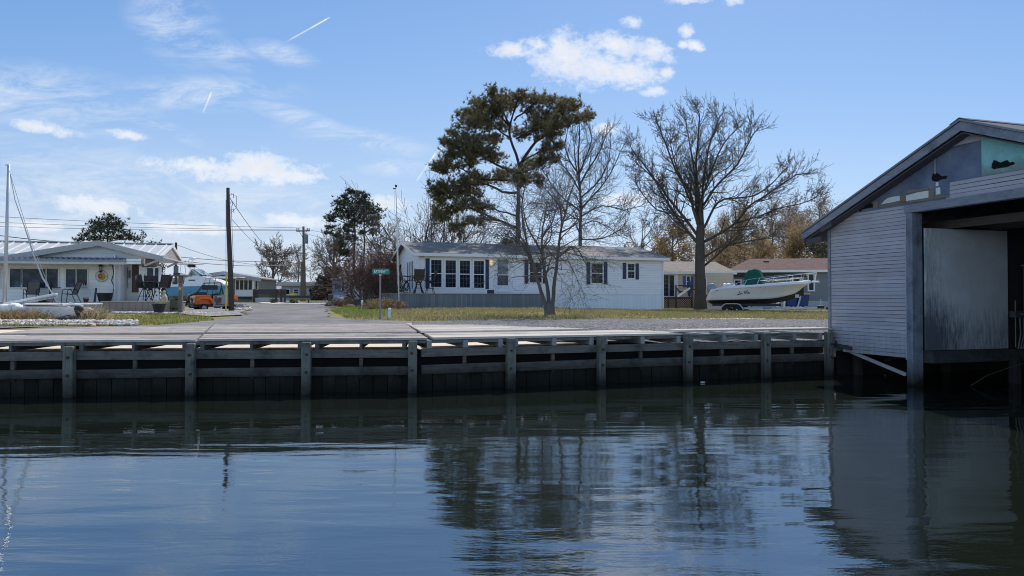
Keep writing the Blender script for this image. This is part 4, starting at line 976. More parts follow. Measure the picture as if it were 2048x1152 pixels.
for px, py in ((1532, 524), (1590, 525.5)):
    u = GH.u(px, 2.8); z = GH.z(py, u, 2.8); m = MB(); m.box(u - .22, 2.6, z - .2, u + .22, 3.1, z + .07); m.build('roof_vent', mat('black_vent_box', (.03, .03, .03), .6), rr)
m = MB(); m.box(GH.u(1512) - .3, -.02, .6, g1e + 3, -.0, GH.z(602, g1e)); m.build('foundation', mat('pale_block_foundation', (.42, .42, .45), .8, .15), gh)
M_PALES = mat('pale_blue_shutter', (.40, .46, .55), .5)
for x0, x1, y0, y1 in ((1432, 1447, 560, 575), (1470, 1481, 561, 572)): window(GH, gh, x0, y0, x1, y1, fw=.10)
panel(GH, gh, 'shutter', 1422, 559, 1431, 590, M_PALES, 0, .06); panel(GH, gh, 'shutter', 1448, 559, 1456.5, 590, M_PALES, 0, .06)
window(GH, gh, 1587, 557, 1600, 580, fw=.12, ny=2); window(GH, gh, 1618, 549, 1627, 580, w=-.02, ny=2, fw=.12)
panel(GH, gh, 'shutter', 1601.5, 556, 1607, 582, M_PALES, 0, .06)
m = MB(); u = GH.u(1417, -.35); m.box(u - .06, -.4, .8, u + .06, -.3, zt3); m.build('porch_post', M_WHITE, gh)
m = MB(); m.box(GH.u(1500, -.1), -.2, GH.z(553, ux), GH.u(1615, -.1), -.1, GH.z(548.5, ux)); m.build('gutter', mat('pale_gutter', (.5, .5, .5), .5), gh)
NH = Fr(*P(1405, 600, 75)[:2], 0, R(4))
nh = frame_thing(NH, 'grey_roofed_house', 'low house with grey roof glimpsed between oak trunk and red roof', 'house')
u1 = NH.u(1500); m = MB(); m.box(0, 0, 1.2, u1, 6, NH.z(548, 2)); m.build('wall', mat('tan_far_wall', (.36, .33, .30), .8), nh)
gable_roof(nh, 0, u1, 0, 6, NH.z(548, 2), NH.z(538, 2), shingle_mat('grey_far_shingles', (.27, .24, .23)), .4)
# ------------------------------------------------------------------ trees
def bark_mat(name, col, var=.35):
    if name in _mats: return _mats[name]
    t = NT(name); w = t.new('ShaderNodeNewGeometry').outputs['Position']
    n = t.noise(t.map((4, 4, .7), src=w), 2.5, 6, .7); n2 = t.noise(w, .8, 4)
    c = t.ramp(t.math('MULTIPLY_ADD', n2, .4, t.math('MULTIPLY', n, .6)), [(.3, sc(col, 1 - var)), (.75, sc(col, 1 + var))])
    _mats[name] = t.out(c, .95, t.bump(n, .9, .03), 0, .1); return _mats[name]
def leaf_mat(name, cols, rough=.7, trans=.0):
    if name in _mats: return _mats[name]
    t = NT(name); w = t.new('ShaderNodeNewGeometry').outputs['Position']
    n = t.noise(w, .9, 4, .65)
    f = t.math('MULTIPLY_ADD', t.island(), .55, t.math('MULTIPLY', n, .5))
    c = t.ramp(f, [(.1 + .8 * i / (len(cols) - 1), q) for i, q in enumerate(cols)])
    t.out(c, rough, None, 0, .25)
    if trans:
        tr = t.new('ShaderNodeBsdfTranslucent'); t.link(c, tr.inputs['Color']); ms = t.new('ShaderNodeMixShader'); ms.inputs[0].default_value = trans
        t.link(t.b.outputs[0], ms.inputs[1]); t.link(tr.outputs[0], ms.inputs[2])
        t.link(ms.outputs[0], t.n['Material Output'].inputs['Surface'])
    _mats[name] = t.m; return t.m

def resample(pts, step):
    out = [pts[0]]
    for a, b in zip(pts[:-1], pts[1:]):
        L = (b - a).length; k = max(1, int(L / step))
        for i in range(1, k + 1): out.append(a.lerp(b, i / k))
    return out
class Tree:
    def __init__(s, seed): s.rg = random.Random(seed); s.big = MB(); s.twig = MB(); s.tips = []; s.buds = MB(); s.n = 0; s.zmax = 1e9; s.xmin = -1e9
    def jit(s, k): r = s.rg; return Vector((r.uniform(-k, k), r.uniform(-k, k), r.uniform(-k, k)))
    def limb(s, pts, r0, r1, n=6, wob=.0):
        pts = [Vector(p) for p in pts]
        # smooth the polyline
        q = [pts[0]]
        for i in range(len(pts) - 1):
            a = pts[max(0, i - 1)]; b = pts[i]; c = pts[i + 1]; d = pts[min(len(pts) - 1, i + 2)]
            k = max(2, int((c - b).length / .5))
            for j in range(1, k + 1):
                t = j / k; t2, t3 = t * t, t * t * t
                q.append(.5 * ((2 * b) + (c - a) * t + (2 * a - 5 * b + 4 * c - d) * t2 + (3 * b - a - 3 * c + d) * t3) + (s.jit(wob) if j < k else Vector()))
        K = len(q); rad = [r0 + (r1 - r0) * (i / (K - 1)) ** .8 for i in range(K)]
        s.big.tube(q, rad, n); return q, rad
    def grow(s, p, d, L, r, lev, par):
        """a branch that forks to lev 0; par: per-level settings"""
        rg = s.rg; k = par['seg'][lev]; d = d.normalized(); pts = [p.copy()]; step = L / k
        up = par['up'][lev]; wig = par['wig'][lev]
        dirs = [d]
        for i in range(k):
            d = (d + s.jit(wig) + Vector((0, 0, up))).normalized(); dirs.append(d); pts.append(pts[-1] + d * step)
        rad = [max(par['rmin'], r * (1 - .72 * i / k)) for i in range(k + 1)]
        s.n += 1
        (s.twig if lev <= par['twlev'] else s.big).tube(pts, rad, 3 if lev <= 1 else 5, cap=False)
        if lev == 0:
            s.tips.append((pts[-1], d)); 
            if k > 1: s.tips.append((pts[k // 2], d))
            return
        c = par['kids'][lev]; c = int(c) + (rg.random() < c % 1)
        for j in range(c):
            t = par['t0'][lev] + (1 - par['t0'][lev]) * (j + rg.random()) / c
            x = min(t * k, k - 1e-4); i = int(x); q = pts[i].lerp(pts[i + 1], x - i); dd = dirs[i + 1]
            ax = dd.cross(s.jit(1)); 
            if ax.length < 1e-5: ax = Vector((1, 0, 0))
            nd = dd.copy(); nd.rotate(Matrix.Rotation(R(rg.uniform(*par['ang'][lev])), 3, ax.normalized()))
            s.grow(q, nd, L * rg.uniform(*par['len'][lev]) * (1.15 - .5 * t), max(par['rmin'], r * (1 - .6 * t) * .62), lev - 1, par)
        s.grow(pts[-1], dirs[-1], L * .55, rad[-1], lev - 1, par)
    def dress(s, q, rad, par, lev, dens, L, t0=.25, side=None):
        """branches along a guided limb"""
        K = len(q); tot = sum((q[i + 1] - q[i]).length for i in range(K - 1)); n = max(2, int(tot * dens * (1 - t0)))
        for j in range(n):
            t = t0 + (1 - t0) * (j + s.rg.random()) / n; x = min(t * (K - 1), K - 1.001); i = int(x)
            p = q[i].lerp(q[i + 1], x - i); d = (q[i + 1] - q[i]).normalized()
            ax = d.cross(s.jit(1)).normalized(); nd = d.copy(); nd.rotate(Matrix.Rotation(R(s.rg.uniform(*par['ang'][lev])), 3, ax))
            s.grow(p, nd, L * s.rg.uniform(.55, 1.1) * (1.2 - .6 * t), max(par['rmin'] * 1.3, rad[i] * .55), lev, par)
        s.grow(q[-1], (q[-1] - q[-2]).normalized(), L * .42, rad[-1], lev, par)
    def leaves(s, per, size, spread, up=.3, tips=None, asp=.5):
        rg = s.rg
        for p, d in (tips or s.tips):
            for _ in range(int(per) + (rg.random() < per % 1)):
                c = p + s.jit(spread); a = (s.jit(1) + Vector((0, 0, up))).normalized(); b = a.cross(s.jit(1)).normalized(); z = size * rg.uniform(.5, 1.3)
                s.buds.add([c - a * z * .5, c + b * z * asp * .5, c + a * z * .5, c - b * z * asp * .5], [(0, 1, 2, 3)])
    def tuft(s, c, L, n, up=.35, w=.035):
        if c.z > s.zmax or c.x < s.xmin: return
        rg = s.rg; ax = (s.jit(1) + Vector((0, 0, up * 2))).normalized()
        for _ in range(n):
            d = (ax + s.jit(1.0)).normalized(); b = d.cross(s.jit(1)).normalized() * w * .5; l = L * rg.uniform(.6, 1.15)
            p = c + d * l * .08
            s.buds.add([p - b, p + b, c + d * l], [(0, 1, 2)])
    def finish(s, name, label, base, bark, twig=None, leaf=None, group=None, cat='tree'):
        t = thing(name, label, cat, base, 0, group)
        if s.big.f: s.big.build('trunk', bark, t, off=base, smooth=True, recalc=False)
        if s.twig.f: s.twig.build('twigs', twig or bark, t, off=base, recalc=False)
        if s.buds.f: s.buds.build('crown', leaf, t, off=base, recalc=False)
        return t
def path(pts, Y, dy=0.0):
    """survey points to a limb in space; it leaves the trunk plane by dy"""
    n = len(pts); return [P(x, y, Y + dy * (i / (n - 1)) ** 1.2) for i, (x, y) in enumerate(pts)]
BARK_D = bark_mat('dark_oak_bark', (.085, .072, .062)); BARK_G = bark_mat('grey_bark', (.15, .135, .12)); BARK_P = bark_mat('pine_bark', (.075, .06, .052))
TW_D = bark_mat('dark_twigs', (.10, .085, .075)); TW_G = bark_mat('grey_twigs', (.17, .15, .135)); TW_R = bark_mat('reddish_twigs', (.19, .115, .095))
PAR = dict(seg=[3, 4, 5, 6], up=[.06, .06, .05, .04], wig=[.16, .16, .15, .12], kids=[0, 5, 5, 5], t0=[0, .12, .15, .2], ang=[(20, 60), (22, 60), (25, 60), (28, 65)], len=[(.4, .8), (.42, .75), (.42, .75), (.45, .8)], rmin=.009, twlev=1)
def par(**k): q = dict(PAR); q.update(k); return q

def big_oak():
    Y = 54.0; T = Tree(21); zb = on_ground(1400, Y); sc_ = Y / FPX
    tr = [(1401, 617), (1401, 580), (1400, 540), (1400, 500), (1400, 470), (1402, 449)]
    pts = path(tr, Y); pts[0].z = zb.z - .3
    T.limb(pts, 12.5 * sc_, 8 * sc_, 10, .02); T.limb([pts[0] + Vector((0, 0, .2)), pts[0] + Vector((0, 0, .6)), pts[1]], 16 * sc_, 10.8 * sc_, 10)
    limbs = [([(1398, 490), (1374, 461), (1349, 427), (1327, 392), (1305, 355), (1277, 330), (1255, 309)], 4.2, 1.5), ([(1398, 476), (1367, 433), (1336, 396), (1314, 364), (1286, 327), (1264, 299), (1254, 270)], 4.0, 2.5),
             ([(1382, 441), (1342, 427), (1314, 420), (1286, 389), (1274, 370), (1266, 344)], 2.0, -1.5), ([(1397, 452), (1386, 417), (1380, 383), (1361, 358), (1342, 317), (1330, 283), (1314, 244), (1310, 222)], 3.8, -2),
             ([(1400, 456), (1392, 411), (1392, 367), (1386, 327), (1380, 292), (1374, 258), (1370, 216)], 3.6, 2), ([(1402, 450), (1396, 383), (1392, 330), (1396, 283), (1399, 236), (1397, 208)], 4.2, -1),
             ([(1405, 452), (1405, 392), (1408, 355), (1414, 317), (1421, 283), (1439, 236), (1447, 219)], 4.0, 1.5), ([(1406, 412), (1424, 383), (1449, 355), (1474, 330), (1492, 296), (1505, 271), (1522, 248)], 3.2, -2),
             ([(1407, 386), (1427, 355), (1455, 336), (1477, 317)], 2.0, 2.2), ([(1408, 455), (1436, 405), (1474, 396), (1505, 392), (1536, 374), (1567, 342), (1592, 316)], 3.2, 1.8),
             ([(1405, 485), (1439, 467), (1471, 446), (1496, 414), (1524, 396), (1555, 374), (1589, 352), (1617, 341)], 4.2, -1), ([(1408, 532), (1446, 499), (1477, 471), (1499, 439), (1512, 412)], 3.0, -2.5),
             ([(1407, 515), (1446, 492), (1492, 483), (1530, 477), (1582, 460)], 3.2, 2), ([(1471, 446), (1517, 433), (1555, 417), (1599, 408), (1630, 396), (1643, 382)], 2.2, -2), ([(1380, 470), (1352, 452), (1330, 446)], 1.6, 3),
             ([(1400, 440), (1404, 400), (1424, 340), (1446, 290), (1470, 262), (1484, 238)], 3, -3.5), ([(1398, 440), (1380, 400), (1352, 330), (1340, 280), (1345, 240)], 3, 3.5)]
    p = par(kids=[0, 4.5, 5.2, 4], up=[.06, .07, .07, .05], rmin=.010, len=[(.4, .8), (.34, .6), (.38, .65), (.45, .8)], ang=[(20, 55), (22, 60), (28, 62), (28, 65)])
    for pts, w, dy in limbs:
        pts = pts[:-1] + [tuple(a + (b - a) * .35 for a, b in zip(pts[-2], pts[-1]))]
        q, rad = T.limb(path(pts, Y, dy), w * .86 * sc_, .75 * sc_, 6, .03)
        T.dress(q, rad, p, 2, 3.0, 2.0, .12)
    T.leaves(.4, .085, .07, asp=.6)
    T.finish('oak_tree', 'tall budding oak with thick dark trunk and fan of limbs left of the boat', zb, BARK_D, TW_D, leaf_mat('oak_buds', [(.10, .07, .035), (.20, .14, .07), (.27, .20, .10)], trans=.3))
big_oak()

PINE_LEAF = leaf_mat('pine_needles', [(.040, .044, .022), (.10, .098, .048), (.20, .17, .088), (.33, .25, .14)], .55, .4)
PINE_DARK = leaf_mat('dark_pine_needles', [(.018, .028, .018), (.040, .055, .030), (.075, .085, .045)], .6)
def pads_fill(T, pads, Y, dyf, tl, nn, dens, conv, w=.035, grow=1.28):
    k = Y / FPX
    for q in pads:
        x, y, rx, ry = conv(*q[:4]); rx *= grow; ry *= grow; dy = dyf(x, y) if len(q) < 5 else q[4]
        c = P(x, y, Y + dy); a, b = rx * k, ry * k; n = int(dens * (a * b + .12))
        for _ in range(n):
            d = Vector((T.rg.gauss(0, .50), T.rg.gauss(0, .5), T.rg.gauss(0, .44)))
            T.tuft(c + Vector((d.x * a, d.y * max(a, .9) * 1.0, d.z * b)), tl, nn, .5, w)
def big_pine():
    Y = 57.0; T = Tree(5); T.zmax = P(1035, 190, Y).z; T.xmin = P(862, 400, Y).x; k = Y / FPX; zb = on_ground(1035, Y)
    cv = lambda x, y, rx=0, ry=0: (780 + x / 3.292, 150 + y / 3.292, rx / 3.292, ry / 3.292)
    pt = lambda L: [cv(x, y)[:2] for x, y in L]
    tr = path([(1036, 610)] + pt([(840, 1110), (842, 900), (850, 700), (850, 600), (830, 520), (792, 420), (790, 330), (818, 230), (850, 150)]), Y); tr[0].z = zb.z - .2
    T.limb(tr, 8.2 * k, 1.2 * k, 9, .03)
    L = [([(855, 610), (900, 520), (960, 440), (1050, 380), (1150, 340), (1290, 290)], 4, 2), ([(842, 640), (700, 590), (600, 530), (480, 480), (390, 450)], 3.2, -2), ([(848, 700), (700, 690), (540, 670), (460, 610), (290, 600)], 2.6, 1.5),
         ([(842, 775), (740, 770), (640, 720), (450, 730), (270, 745)], 3, -1.5), ([(842, 1010), (700, 950), (560, 890), (440, 850), (310, 900), (285, 940)], 3.2, 1.5), ([(842, 930), (640, 870), (500, 850)], 2.2, -2.5),
         ([(700, 950), (560, 962), (440, 1000)], 1.8, -2), ([(870, 570), (1000, 500), (1090, 480)], 2.2, -1.5), ([(860, 650), (980, 600), (1070, 570)], 2.2, 1.8), ([(792, 340), (700, 250), (600, 220), (480, 260)], 2.2, 1.5),
         ([(818, 240), (840, 170), (880, 120)], 1.8, -1), ([(818, 300), (930, 200), (1000, 130)], 2.2, 2.5), ([(900, 400), (1050, 280), (1200, 230)], 2.2, -2), ([(830, 420), (960, 350), (1080, 330)], 2, -2.8), ([(800, 420), (660, 330), (560, 320)], 2, 2), ([(790, 330), (720, 190), (690, 120)], 2, -2),
         ([(845, 760), (900, 700), (960, 690)], 1.8, 2), ([(600, 530), (480, 420), (420, 400)], 1.6, 1), ([(1050, 380), (1120, 260), (1150, 180)], 1.6, 1.5)]
    p = par(kids=[0, 3, 3, 3], rmin=.014, up=[.05, .05, .05, .05])
    for pts, w, dy in L:
        q, rad = T.limb(path(pt(pts), Y, dy), w * k, .7 * k, 6, .06); T.dress(q, rad, p, 1, 1.9, 1.2, .32)
    for tp, td in T.tips:
        for _ in range(3): T.tuft(tp + T.jit(.22), .36, 13, .5, .05)
    pads = [(700, 150, 105, 45), (830, 155, 110, 48), (960, 175, 100, 55), (1050, 160, 65, 45), (1150, 235, 105, 55), (1245, 290, 62, 26), (600, 195, 75, 52), (515, 255, 60, 34), (600, 300, 90, 50), (700, 250, 85, 60), (745, 340, 80, 40), (560, 345, 60, 22),
            (1000, 290, 100, 50), (1085, 335, 85, 50), (965, 360, 100, 45), (1020, 405, 80, 28), (860, 395, 65, 40), (700, 420, 70, 30), (570, 415, 125, 45), (450, 455, 85, 50), (470, 520, 110, 42), (600, 500, 100, 50), (690, 545, 80, 40), (390, 545, 60, 25), (560, 470, 120, 50),
            (315, 610, 52, 32), (395, 600, 75, 30), (350, 640, 45, 18), (545, 585, 45, 24), (1050, 500, 52, 26), (1010, 560, 80, 32), (930, 600, 90, 38), (850, 650, 130, 52), (745, 660, 65, 45), (870, 705, 70, 30),
            (620, 700, 115, 42), (480, 730, 115, 50), (330, 750, 75, 45), (410, 785, 95, 42), (325, 830, 50, 30), (520, 775, 80, 30), (315, 925, 42, 34), (395, 905, 70, 28), (480, 885, 55, 22), (600, 865, 70, 20), (350, 950, 50, 20),
            (460, 995, 48, 18), (550, 965, 75, 22), (640, 950, 65, 18), (1130, 180, 50, 22), (930, 240, 60, 30), (780, 210, 60, 40)]
    rg = random.Random(3)
    pads_fill(T, pads, Y, lambda x, y: rg.uniform(-2.2, 2.2) * (.6 if abs(x - 1035) > 90 else 1), .38, 14, 150, cv, .05, 1.06)
    T.finish('pine_tree', 'tall broad loblolly pine with dark trunk rising behind the white house', zb, BARK_P, BARK_P, PINE_LEAF)
big_pine()

def second_pine():
    Y = 84.0; k = Y / FPX; cv = lambda x, y, rx=0, ry=0: (640 + x / 5.762, 360 + y / 5.762, rx / 5.762, ry / 5.762); pt = lambda L: [cv(x, y)[:2] for x, y in L]
    T = Tree(8); zb = on_ground(708, Y)
    for t, w in (([(395, 1450), (395, 860), (400, 560), (390, 330), (352, 150)], 4.0), ([(470, 1450), (512, 780), (508, 540), (535, 330), (500, 190)], 3.2)):
        q = path(pt(t), Y); T.limb(q, w * k, .8 * k, 7, .05)
    for b in ([(400, 560), (300, 500), (150, 440)], [(395, 600), (220, 560), (90, 610)], [(395, 380), (280, 330), (220, 300)], [(510, 560), (620, 470), (690, 360)], [(510, 620), (600, 560), (640, 500)], [(398, 720), (320, 680)], [(535, 330), (600, 300)]):
        q, rad = T.limb(path(pt(b), Y, T.rg.uniform(-2, 2)), 1.5 * k, .5 * k, 5, .05)
    pads = [(345, 140, 46, 30), (420, 165, 60, 38), (500, 190, 50, 34), (290, 205, 40, 34), (225, 275, 58, 38), (320, 260, 60, 40), (480, 255, 80, 50), (560, 300, 75, 50), (390, 330, 95, 55), (210, 350, 58, 34), (300, 400, 85, 50), (150, 430, 66, 32), (120, 470, 40, 18), (490, 370, 95, 55), (590, 370, 55, 34), (670, 350, 52, 20), (620, 440, 70, 30),
            (400, 460, 90, 55), (530, 470, 75, 45), (110, 550, 46, 20), (85, 615, 48, 16), (300, 590, 66, 40), (640, 520, 46, 24), (620, 600, 44, 24), (350, 680, 80, 34), (260, 745, 56, 40), (480, 610, 36, 24), (250, 830, 60, 40), (340, 530, 60, 30), (200, 640, 50, 24), (300, 860, 60, 40)]
    rg = random.Random(6); pads_fill(T, pads, Y, lambda x, y: rg.uniform(-2.5, 2.5), .38, 12, 120, cv, .07, 1.3)
    T.finish('pine_tree', 'dark twin-stemmed pine rising behind the reddish shrub', zb, BARK_P, BARK_P, PINE_DARK)
second_pine()
def far_pine():
    Y = 78.0; k = Y / FPX; cv = lambda x, y, rx=0, ry=0: (x / 3.2, 320 + y / 3.2, rx / 3.2, ry / 3.2); pt = lambda L: [cv(x, y)[:2] for x, y in L]
    T = Tree(9); zb = on_ground(215, Y)
    T.limb(path(pt([(688, 900), (690, 600), (688, 520), (684, 370)]), Y), 3.2 * k, .7 * k, 7, .04)
    for b in ([(690, 510), (600, 460), (560, 430)], [(690, 500), (770, 440), (800, 400)], [(690, 520), (580, 505), (500, 515)], [(690, 525), (800, 500), (840, 490)], [(686, 430), (640, 390)], [(686, 420), (730, 380)]): T.limb(path(pt(b), Y, T.rg.uniform(-1.5, 1.5)), 1.1 * k, .4 * k, 5, .03)
    pads = [(690, 375, 55, 30), (625, 410, 50, 32), (750, 410, 48, 34), (600, 455, 48, 28), (680, 455, 80, 40), (770, 455, 40, 34), (570, 500, 70, 22), (660, 505, 80, 22), (505, 515, 22, 11), (760, 500, 60, 22), (825, 490, 44, 28), (850, 510, 36, 14), (545, 480, 34, 18), (700, 420, 50, 30), (640, 430, 50, 26)]
    rg = random.Random(6); pads_fill(T, pads, Y, lambda x, y: rg.uniform(-2, 2), .42, 11, 80, cv, .07, 1.02)
    T.finish('pine_tree', 'round dark pine showing above the pale metal roof of the left house', zb, BARK_P, BARK_P, PINE_DARK)
far_pine()

def yard_tree():
    Y = 31.0; T = Tree(33); k = Y / FPX; zb = on_ground(1099, Y)
    cv = lambda x, y: (980 + x / 3.84, 340 + y / 3.84); pt = lambda L: [cv(x, y) for x, y in L]
    st = [([(438, 1110), (425, 1040), (390, 930), (360, 840), (330, 720), (300, 620), (255, 440), (245, 250), (270, 130)], 5.2, -.6, .9), ([(455, 1115), (450, 1000), (440, 900), (420, 780), (400, 640), (400, 500), (420, 370), (440, 250)], 5.2, .5, .8),
          ([(478, 1110), (480, 1030), (490, 900), (510, 760), (520, 660), (530, 560), (552, 430), (580, 330), (600, 220), (650, 100), (700, 10)], 4.8, .2, .8), ([(402, 640), (345, 540), (290, 440), (262, 330), (255, 260)], 2.6, .9, .7), ([(552, 420), (540, 290), (470, 200), (390, 100)], 2.2, -1.2, .7),
          ([(520, 668), (560, 640), (620, 590), (675, 610), (720, 690), (735, 720)], 2.4, -.8, .6), ([(425, 800), (450, 770), (490, 748), (550, 765), (545, 720)], 1.9, .6, .6), ([(320, 690), (250, 560), (180, 520), (60, 500)], 2.2, .9, .6), ([(400, 520), (470, 420), (500, 330), (520, 200)], 2.2, 1.2, .6),
          ([(400, 600), (460, 540), (475, 440), (450, 330)], 1.8, -1, .6), ([(545, 480), (640, 430), (700, 380), (740, 370)], 1.8, .8, .6), ([(300, 620), (210, 480), (110, 420), (10, 400)], 1.9, -1, .6), ([(520, 700), (600, 700), (640, 780), (680, 870)], 1.4, .6, .5), ([(560, 400), (660, 300), (720, 250)], 1.5, -.9, .5), ([(340, 740), (270, 700), (200, 730)], 1.2, -.5, .4)]
    p = par(kids=[0, 4, 4.2, 4], up=[-.03, -.02, .0, .02], wig=[.26, .24, .22, .2], ang=[(28, 80)] * 4, rmin=.006, len=[(.4, .8), (.4, .75), (.4, .7), (.45, .8)])
    for pts, w, dy, e in st:
        q = path(pt(pts), Y, dy)
        if pts[0][1] > 1100: q[0].z = zb.z - .1
        q, rad = T.limb(q, w * k, e * k, 7, .02); T.dress(q, rad, p, 2, 4.0, 1.9, .34 if pts[0][1] > 1000 else .15)
    T.limb([Vector((zb.x, Y, zb.z - .2)), Vector((zb.x, Y, zb.z + .15)), Vector((zb.x - .02, Y, zb.z + .55))], 10.5 * k, 8.5 * k, 10, .015)
    T.finish('bare_tree', 'crooked bare tree forking into three stems on the lawn before the white house', zb, bark_mat('mottled_grey_bark', (.135, .125, .118), .5), TW_G)
yard_tree()
def tall_bare():
    Y = 58.0; T = Tree(44); k = Y / FPX; zb = on_ground(1160, Y)
    cv = lambda x, y: (780 + x / 3.292, 150 + y / 3.292); pt = lambda L: [cv(x, y) for x, y in L]
    tr = path([(1160, 610)] + pt([(1252, 1110), (1256, 900), (1247, 700), (1240, 560), (1247, 370)]), Y); tr[0].z = zb.z - .2
    q, rad = T.limb(tr, 6.0 * k, 1.0 * k, 8, .03)
    p = par(kids=[0, 4.2, 4.2, 4], up=[.09, .09, .08, .07]); T.dress(q, rad, p, 2, 1.8, 1.8, .42)
    for pts, w, dy in (([(1250, 720), (1320, 600), (1390, 480), (1425, 380)], 2.4, 1.5), ([(1242, 650), (1180, 560), (1150, 470), (1165, 390)], 2.2, -1.5), ([(1256, 880), (1350, 780), (1450, 650), (1520, 500)], 2.2, -1), ([(1256, 900), (1130, 800), (1060, 720), (1000, 610)], 1.9, 1.5), ([(1258, 930), (1400, 860), (1540, 890), (1640, 865)], 1.7, 1),
                       ([(1256, 1080), (1400, 1075), (1510, 1020), (1560, 960)], 1.8, -1.5), ([(1248, 760), (1190, 660), (1120, 560), (1090, 480)], 2, 2), ([(1246, 640), (1300, 520), (1330, 420), (1310, 350)], 2, -2), ([(1250, 820), (1370, 700), (1440, 570), (1450, 430)], 2, 2), ([(1254, 960), (1150, 900), (1080, 860)], 1.5, -1), ([(1256, 1000), (1330, 960), (1440, 1000), (1500, 1050)], 1.4, 1), ([(1244, 700), (1220, 560), (1210, 430)], 2, .5)):
        q, rad = T.limb(path(pt(pts), Y, dy), w * k, .7 * k, 5, .04); T.dress(q, rad, p, 2, 2.2, 2.0, .12)
    T.finish('bare_tree', 'tall upright bare tree behind the house, between the pine and the oak', zb, BARK_D, TW_D)
tall_bare()

def generic(px, Y, top_px, spread_px, seed, name, label, lev=3, stems=1, kids=4.5, up=.06, leaf=None, per=1, lsize=.12, lspread=.15, bark=BARK_G, twig=TW_G, trunk=.25, r=None, rmin=.012, group=None, base_py=None, cat='tree', lean=0, asp=.6):
    T = Tree(seed); zb = on_ground(px, Y); H_ = P(px, top_px, Y).z - zb.z; k = Y / FPX; S = spread_px * k
    r = r or H_ * .022
    p = par(kids=[0, kids, kids, kids], up=[up] * 4, rmin=rmin, wig=[.18] * 4)
    if stems == 1:
        q, rad = T.limb([zb - Vector((0, 0, .2)), zb + Vector((lean * .1, 0, H_ * trunk)), zb + Vector((lean * .3, T.rg.uniform(-.3, .3), H_ * .55)), zb + Vector((lean, 0, H_ * .85))], r, r * .25, 7, .04)
        n = 9
        for i in range(n):
            t = trunk * 1.0 + (.8 - trunk) * (i + .5) / n; x = min(int(t / .85 * (len(q) - 1)), len(q) - 1); a = 2 * math.pi * (i * .382 + T.rg.random() * .2)
            d = Vector((math.cos(a), math.sin(a), T.rg.uniform(.35, .95)))
            T.grow(q[x], d, S * T.rg.uniform(.65, 1.0) * (1.1 - .45 * t), r * .42, lev, p)
        T.grow(q[-1], Vector((0, 0, 1)), H_ * .2, r * .25, lev - 1, p)
    else:
        for i in range(stems):
            a = 2 * math.pi * i / stems + T.rg.uniform(-.3, .3); d = Vector((math.cos(a), math.sin(a) * .8, T.rg.uniform(1.0, 2.4)))
            T.grow(zb + Vector((math.cos(a) * .25, math.sin(a) * .25, -.1)), d, H_ * T.rg.uniform(.55, .8), r * .5, lev, p)
    if leaf: T.leaves(per, lsize, lspread, asp=asp)
    return T.finish(name, label, zb, bark, twig, leaf, group, cat)
OAKLEAF = leaf_mat('ochre_new_leaves', [(.20, .13, .06), (.33, .22, .10), (.44, .33, .17)], trans=.4); BROWNBUD = leaf_mat('brown_buds', [(.18, .13, .09), (.30, .22, .15), (.40, .32, .22)], trans=.4)
OLIVE = leaf_mat('olive_leaves', [(.035, .04, .018), (.075, .08, .035), (.12, .11, .055)])
generic(546, 108, 482, 52, 101, 'bare_tree', 'rounded budding tree left of the power pole above the dark fence', leaf=BROWNBUD, per=.7, lsize=.15, kids=5, trunk=.2, rmin=.022, r=.34)
generic(668, 92, 466, 62, 102, 'bare_tree', 'wide bare tree between the power pole and the twin pine', trunk=.3, rmin=.02, r=.3, leaf=BROWNBUD, per=.25, lsize=.14, kids=5)
generic(596, 118, 505, 46, 103, 'bare_tree', 'small bare tree directly behind the power pole', lev=3, kids=3.6, trunk=.2, rmin=.022, leaf=BROWNBUD, per=.5, lsize=.22)
generic(760, 80, 448, 55, 104, 'bare_tree', 'pale bare tree beside the flagpole behind the red shrub', kids=3.8, up=.09, trunk=.2, rmin=.016, leaf=BROWNBUD, per=.4, lsize=.16)
generic(850, 66, 414, 64, 105, 'bare_tree', 'many stemmed bare tree behind the left end of the house roof', stems=11, lev=3, kids=4.0, up=.05, r=.34, rmin=.013, leaf=BROWNBUD, per=.3, lsize=.12, bark=TW_D, twig=TW_D)
generic(888, 70, 425, 60, 115, 'bare_tree', 'brownish stemmed bare tree behind the roof under the pine boughs', stems=9, lev=3, kids=3.8, up=.06, r=.3, rmin=.013, bark=TW_R, twig=TW_R)
generic(1285, 80, 442, 62, 106, 'bare_tree', 'grey bare tree above the right end of the house roof', trunk=.22, rmin=.017, kids=4.4, leaf=BROWNBUD, per=.3, lsize=.16)
generic(1345, 76, 446, 46, 107, 'leafing_tree', 'tree with ochre young leaves just left of the big oak trunk', trunk=.2, leaf=OAKLEAF, per=5, lsize=.17, lspread=.6, rmin=.017, kids=4)
generic(1478, 88, 432, 60, 108, 'leafing_tree', 'tree with ochre young leaves above the green boat cover', trunk=.2, leaf=OAKLEAF, per=4.5, lsize=.17, lspread=.6, rmin=.018, kids=4)
generic(1545, 95, 415, 62, 109, 'budding_tree', 'brown budding tree above the left part of the red roof', trunk=.2, leaf=BROWNBUD, per=4.5, lsize=.16, lspread=.55, rmin=.018, kids=4.2)
generic(1640, 90, 402, 66, 110, 'budding_tree', 'tall tan budding tree close to the boathouse eave', trunk=.2, leaf=BROWNBUD, per=4, lsize=.16, lspread=.55, rmin=.018, kids=4.4)
generic(1600, 82, 458, 50, 111, 'leafing_tree', 'lower ochre tree above the middle of the red roof', trunk=.15, leaf=OAKLEAF, per=5, lsize=.17, lspread=.6, rmin=.017, kids=4)
generic(1660, 78, 462, 46, 112, 'evergreen_tree', 'dense olive green tree at the right end of the red roof', trunk=.1, leaf=OLIVE, per=3.4, lsize=.21, lspread=.6, rmin=.017, kids=4)
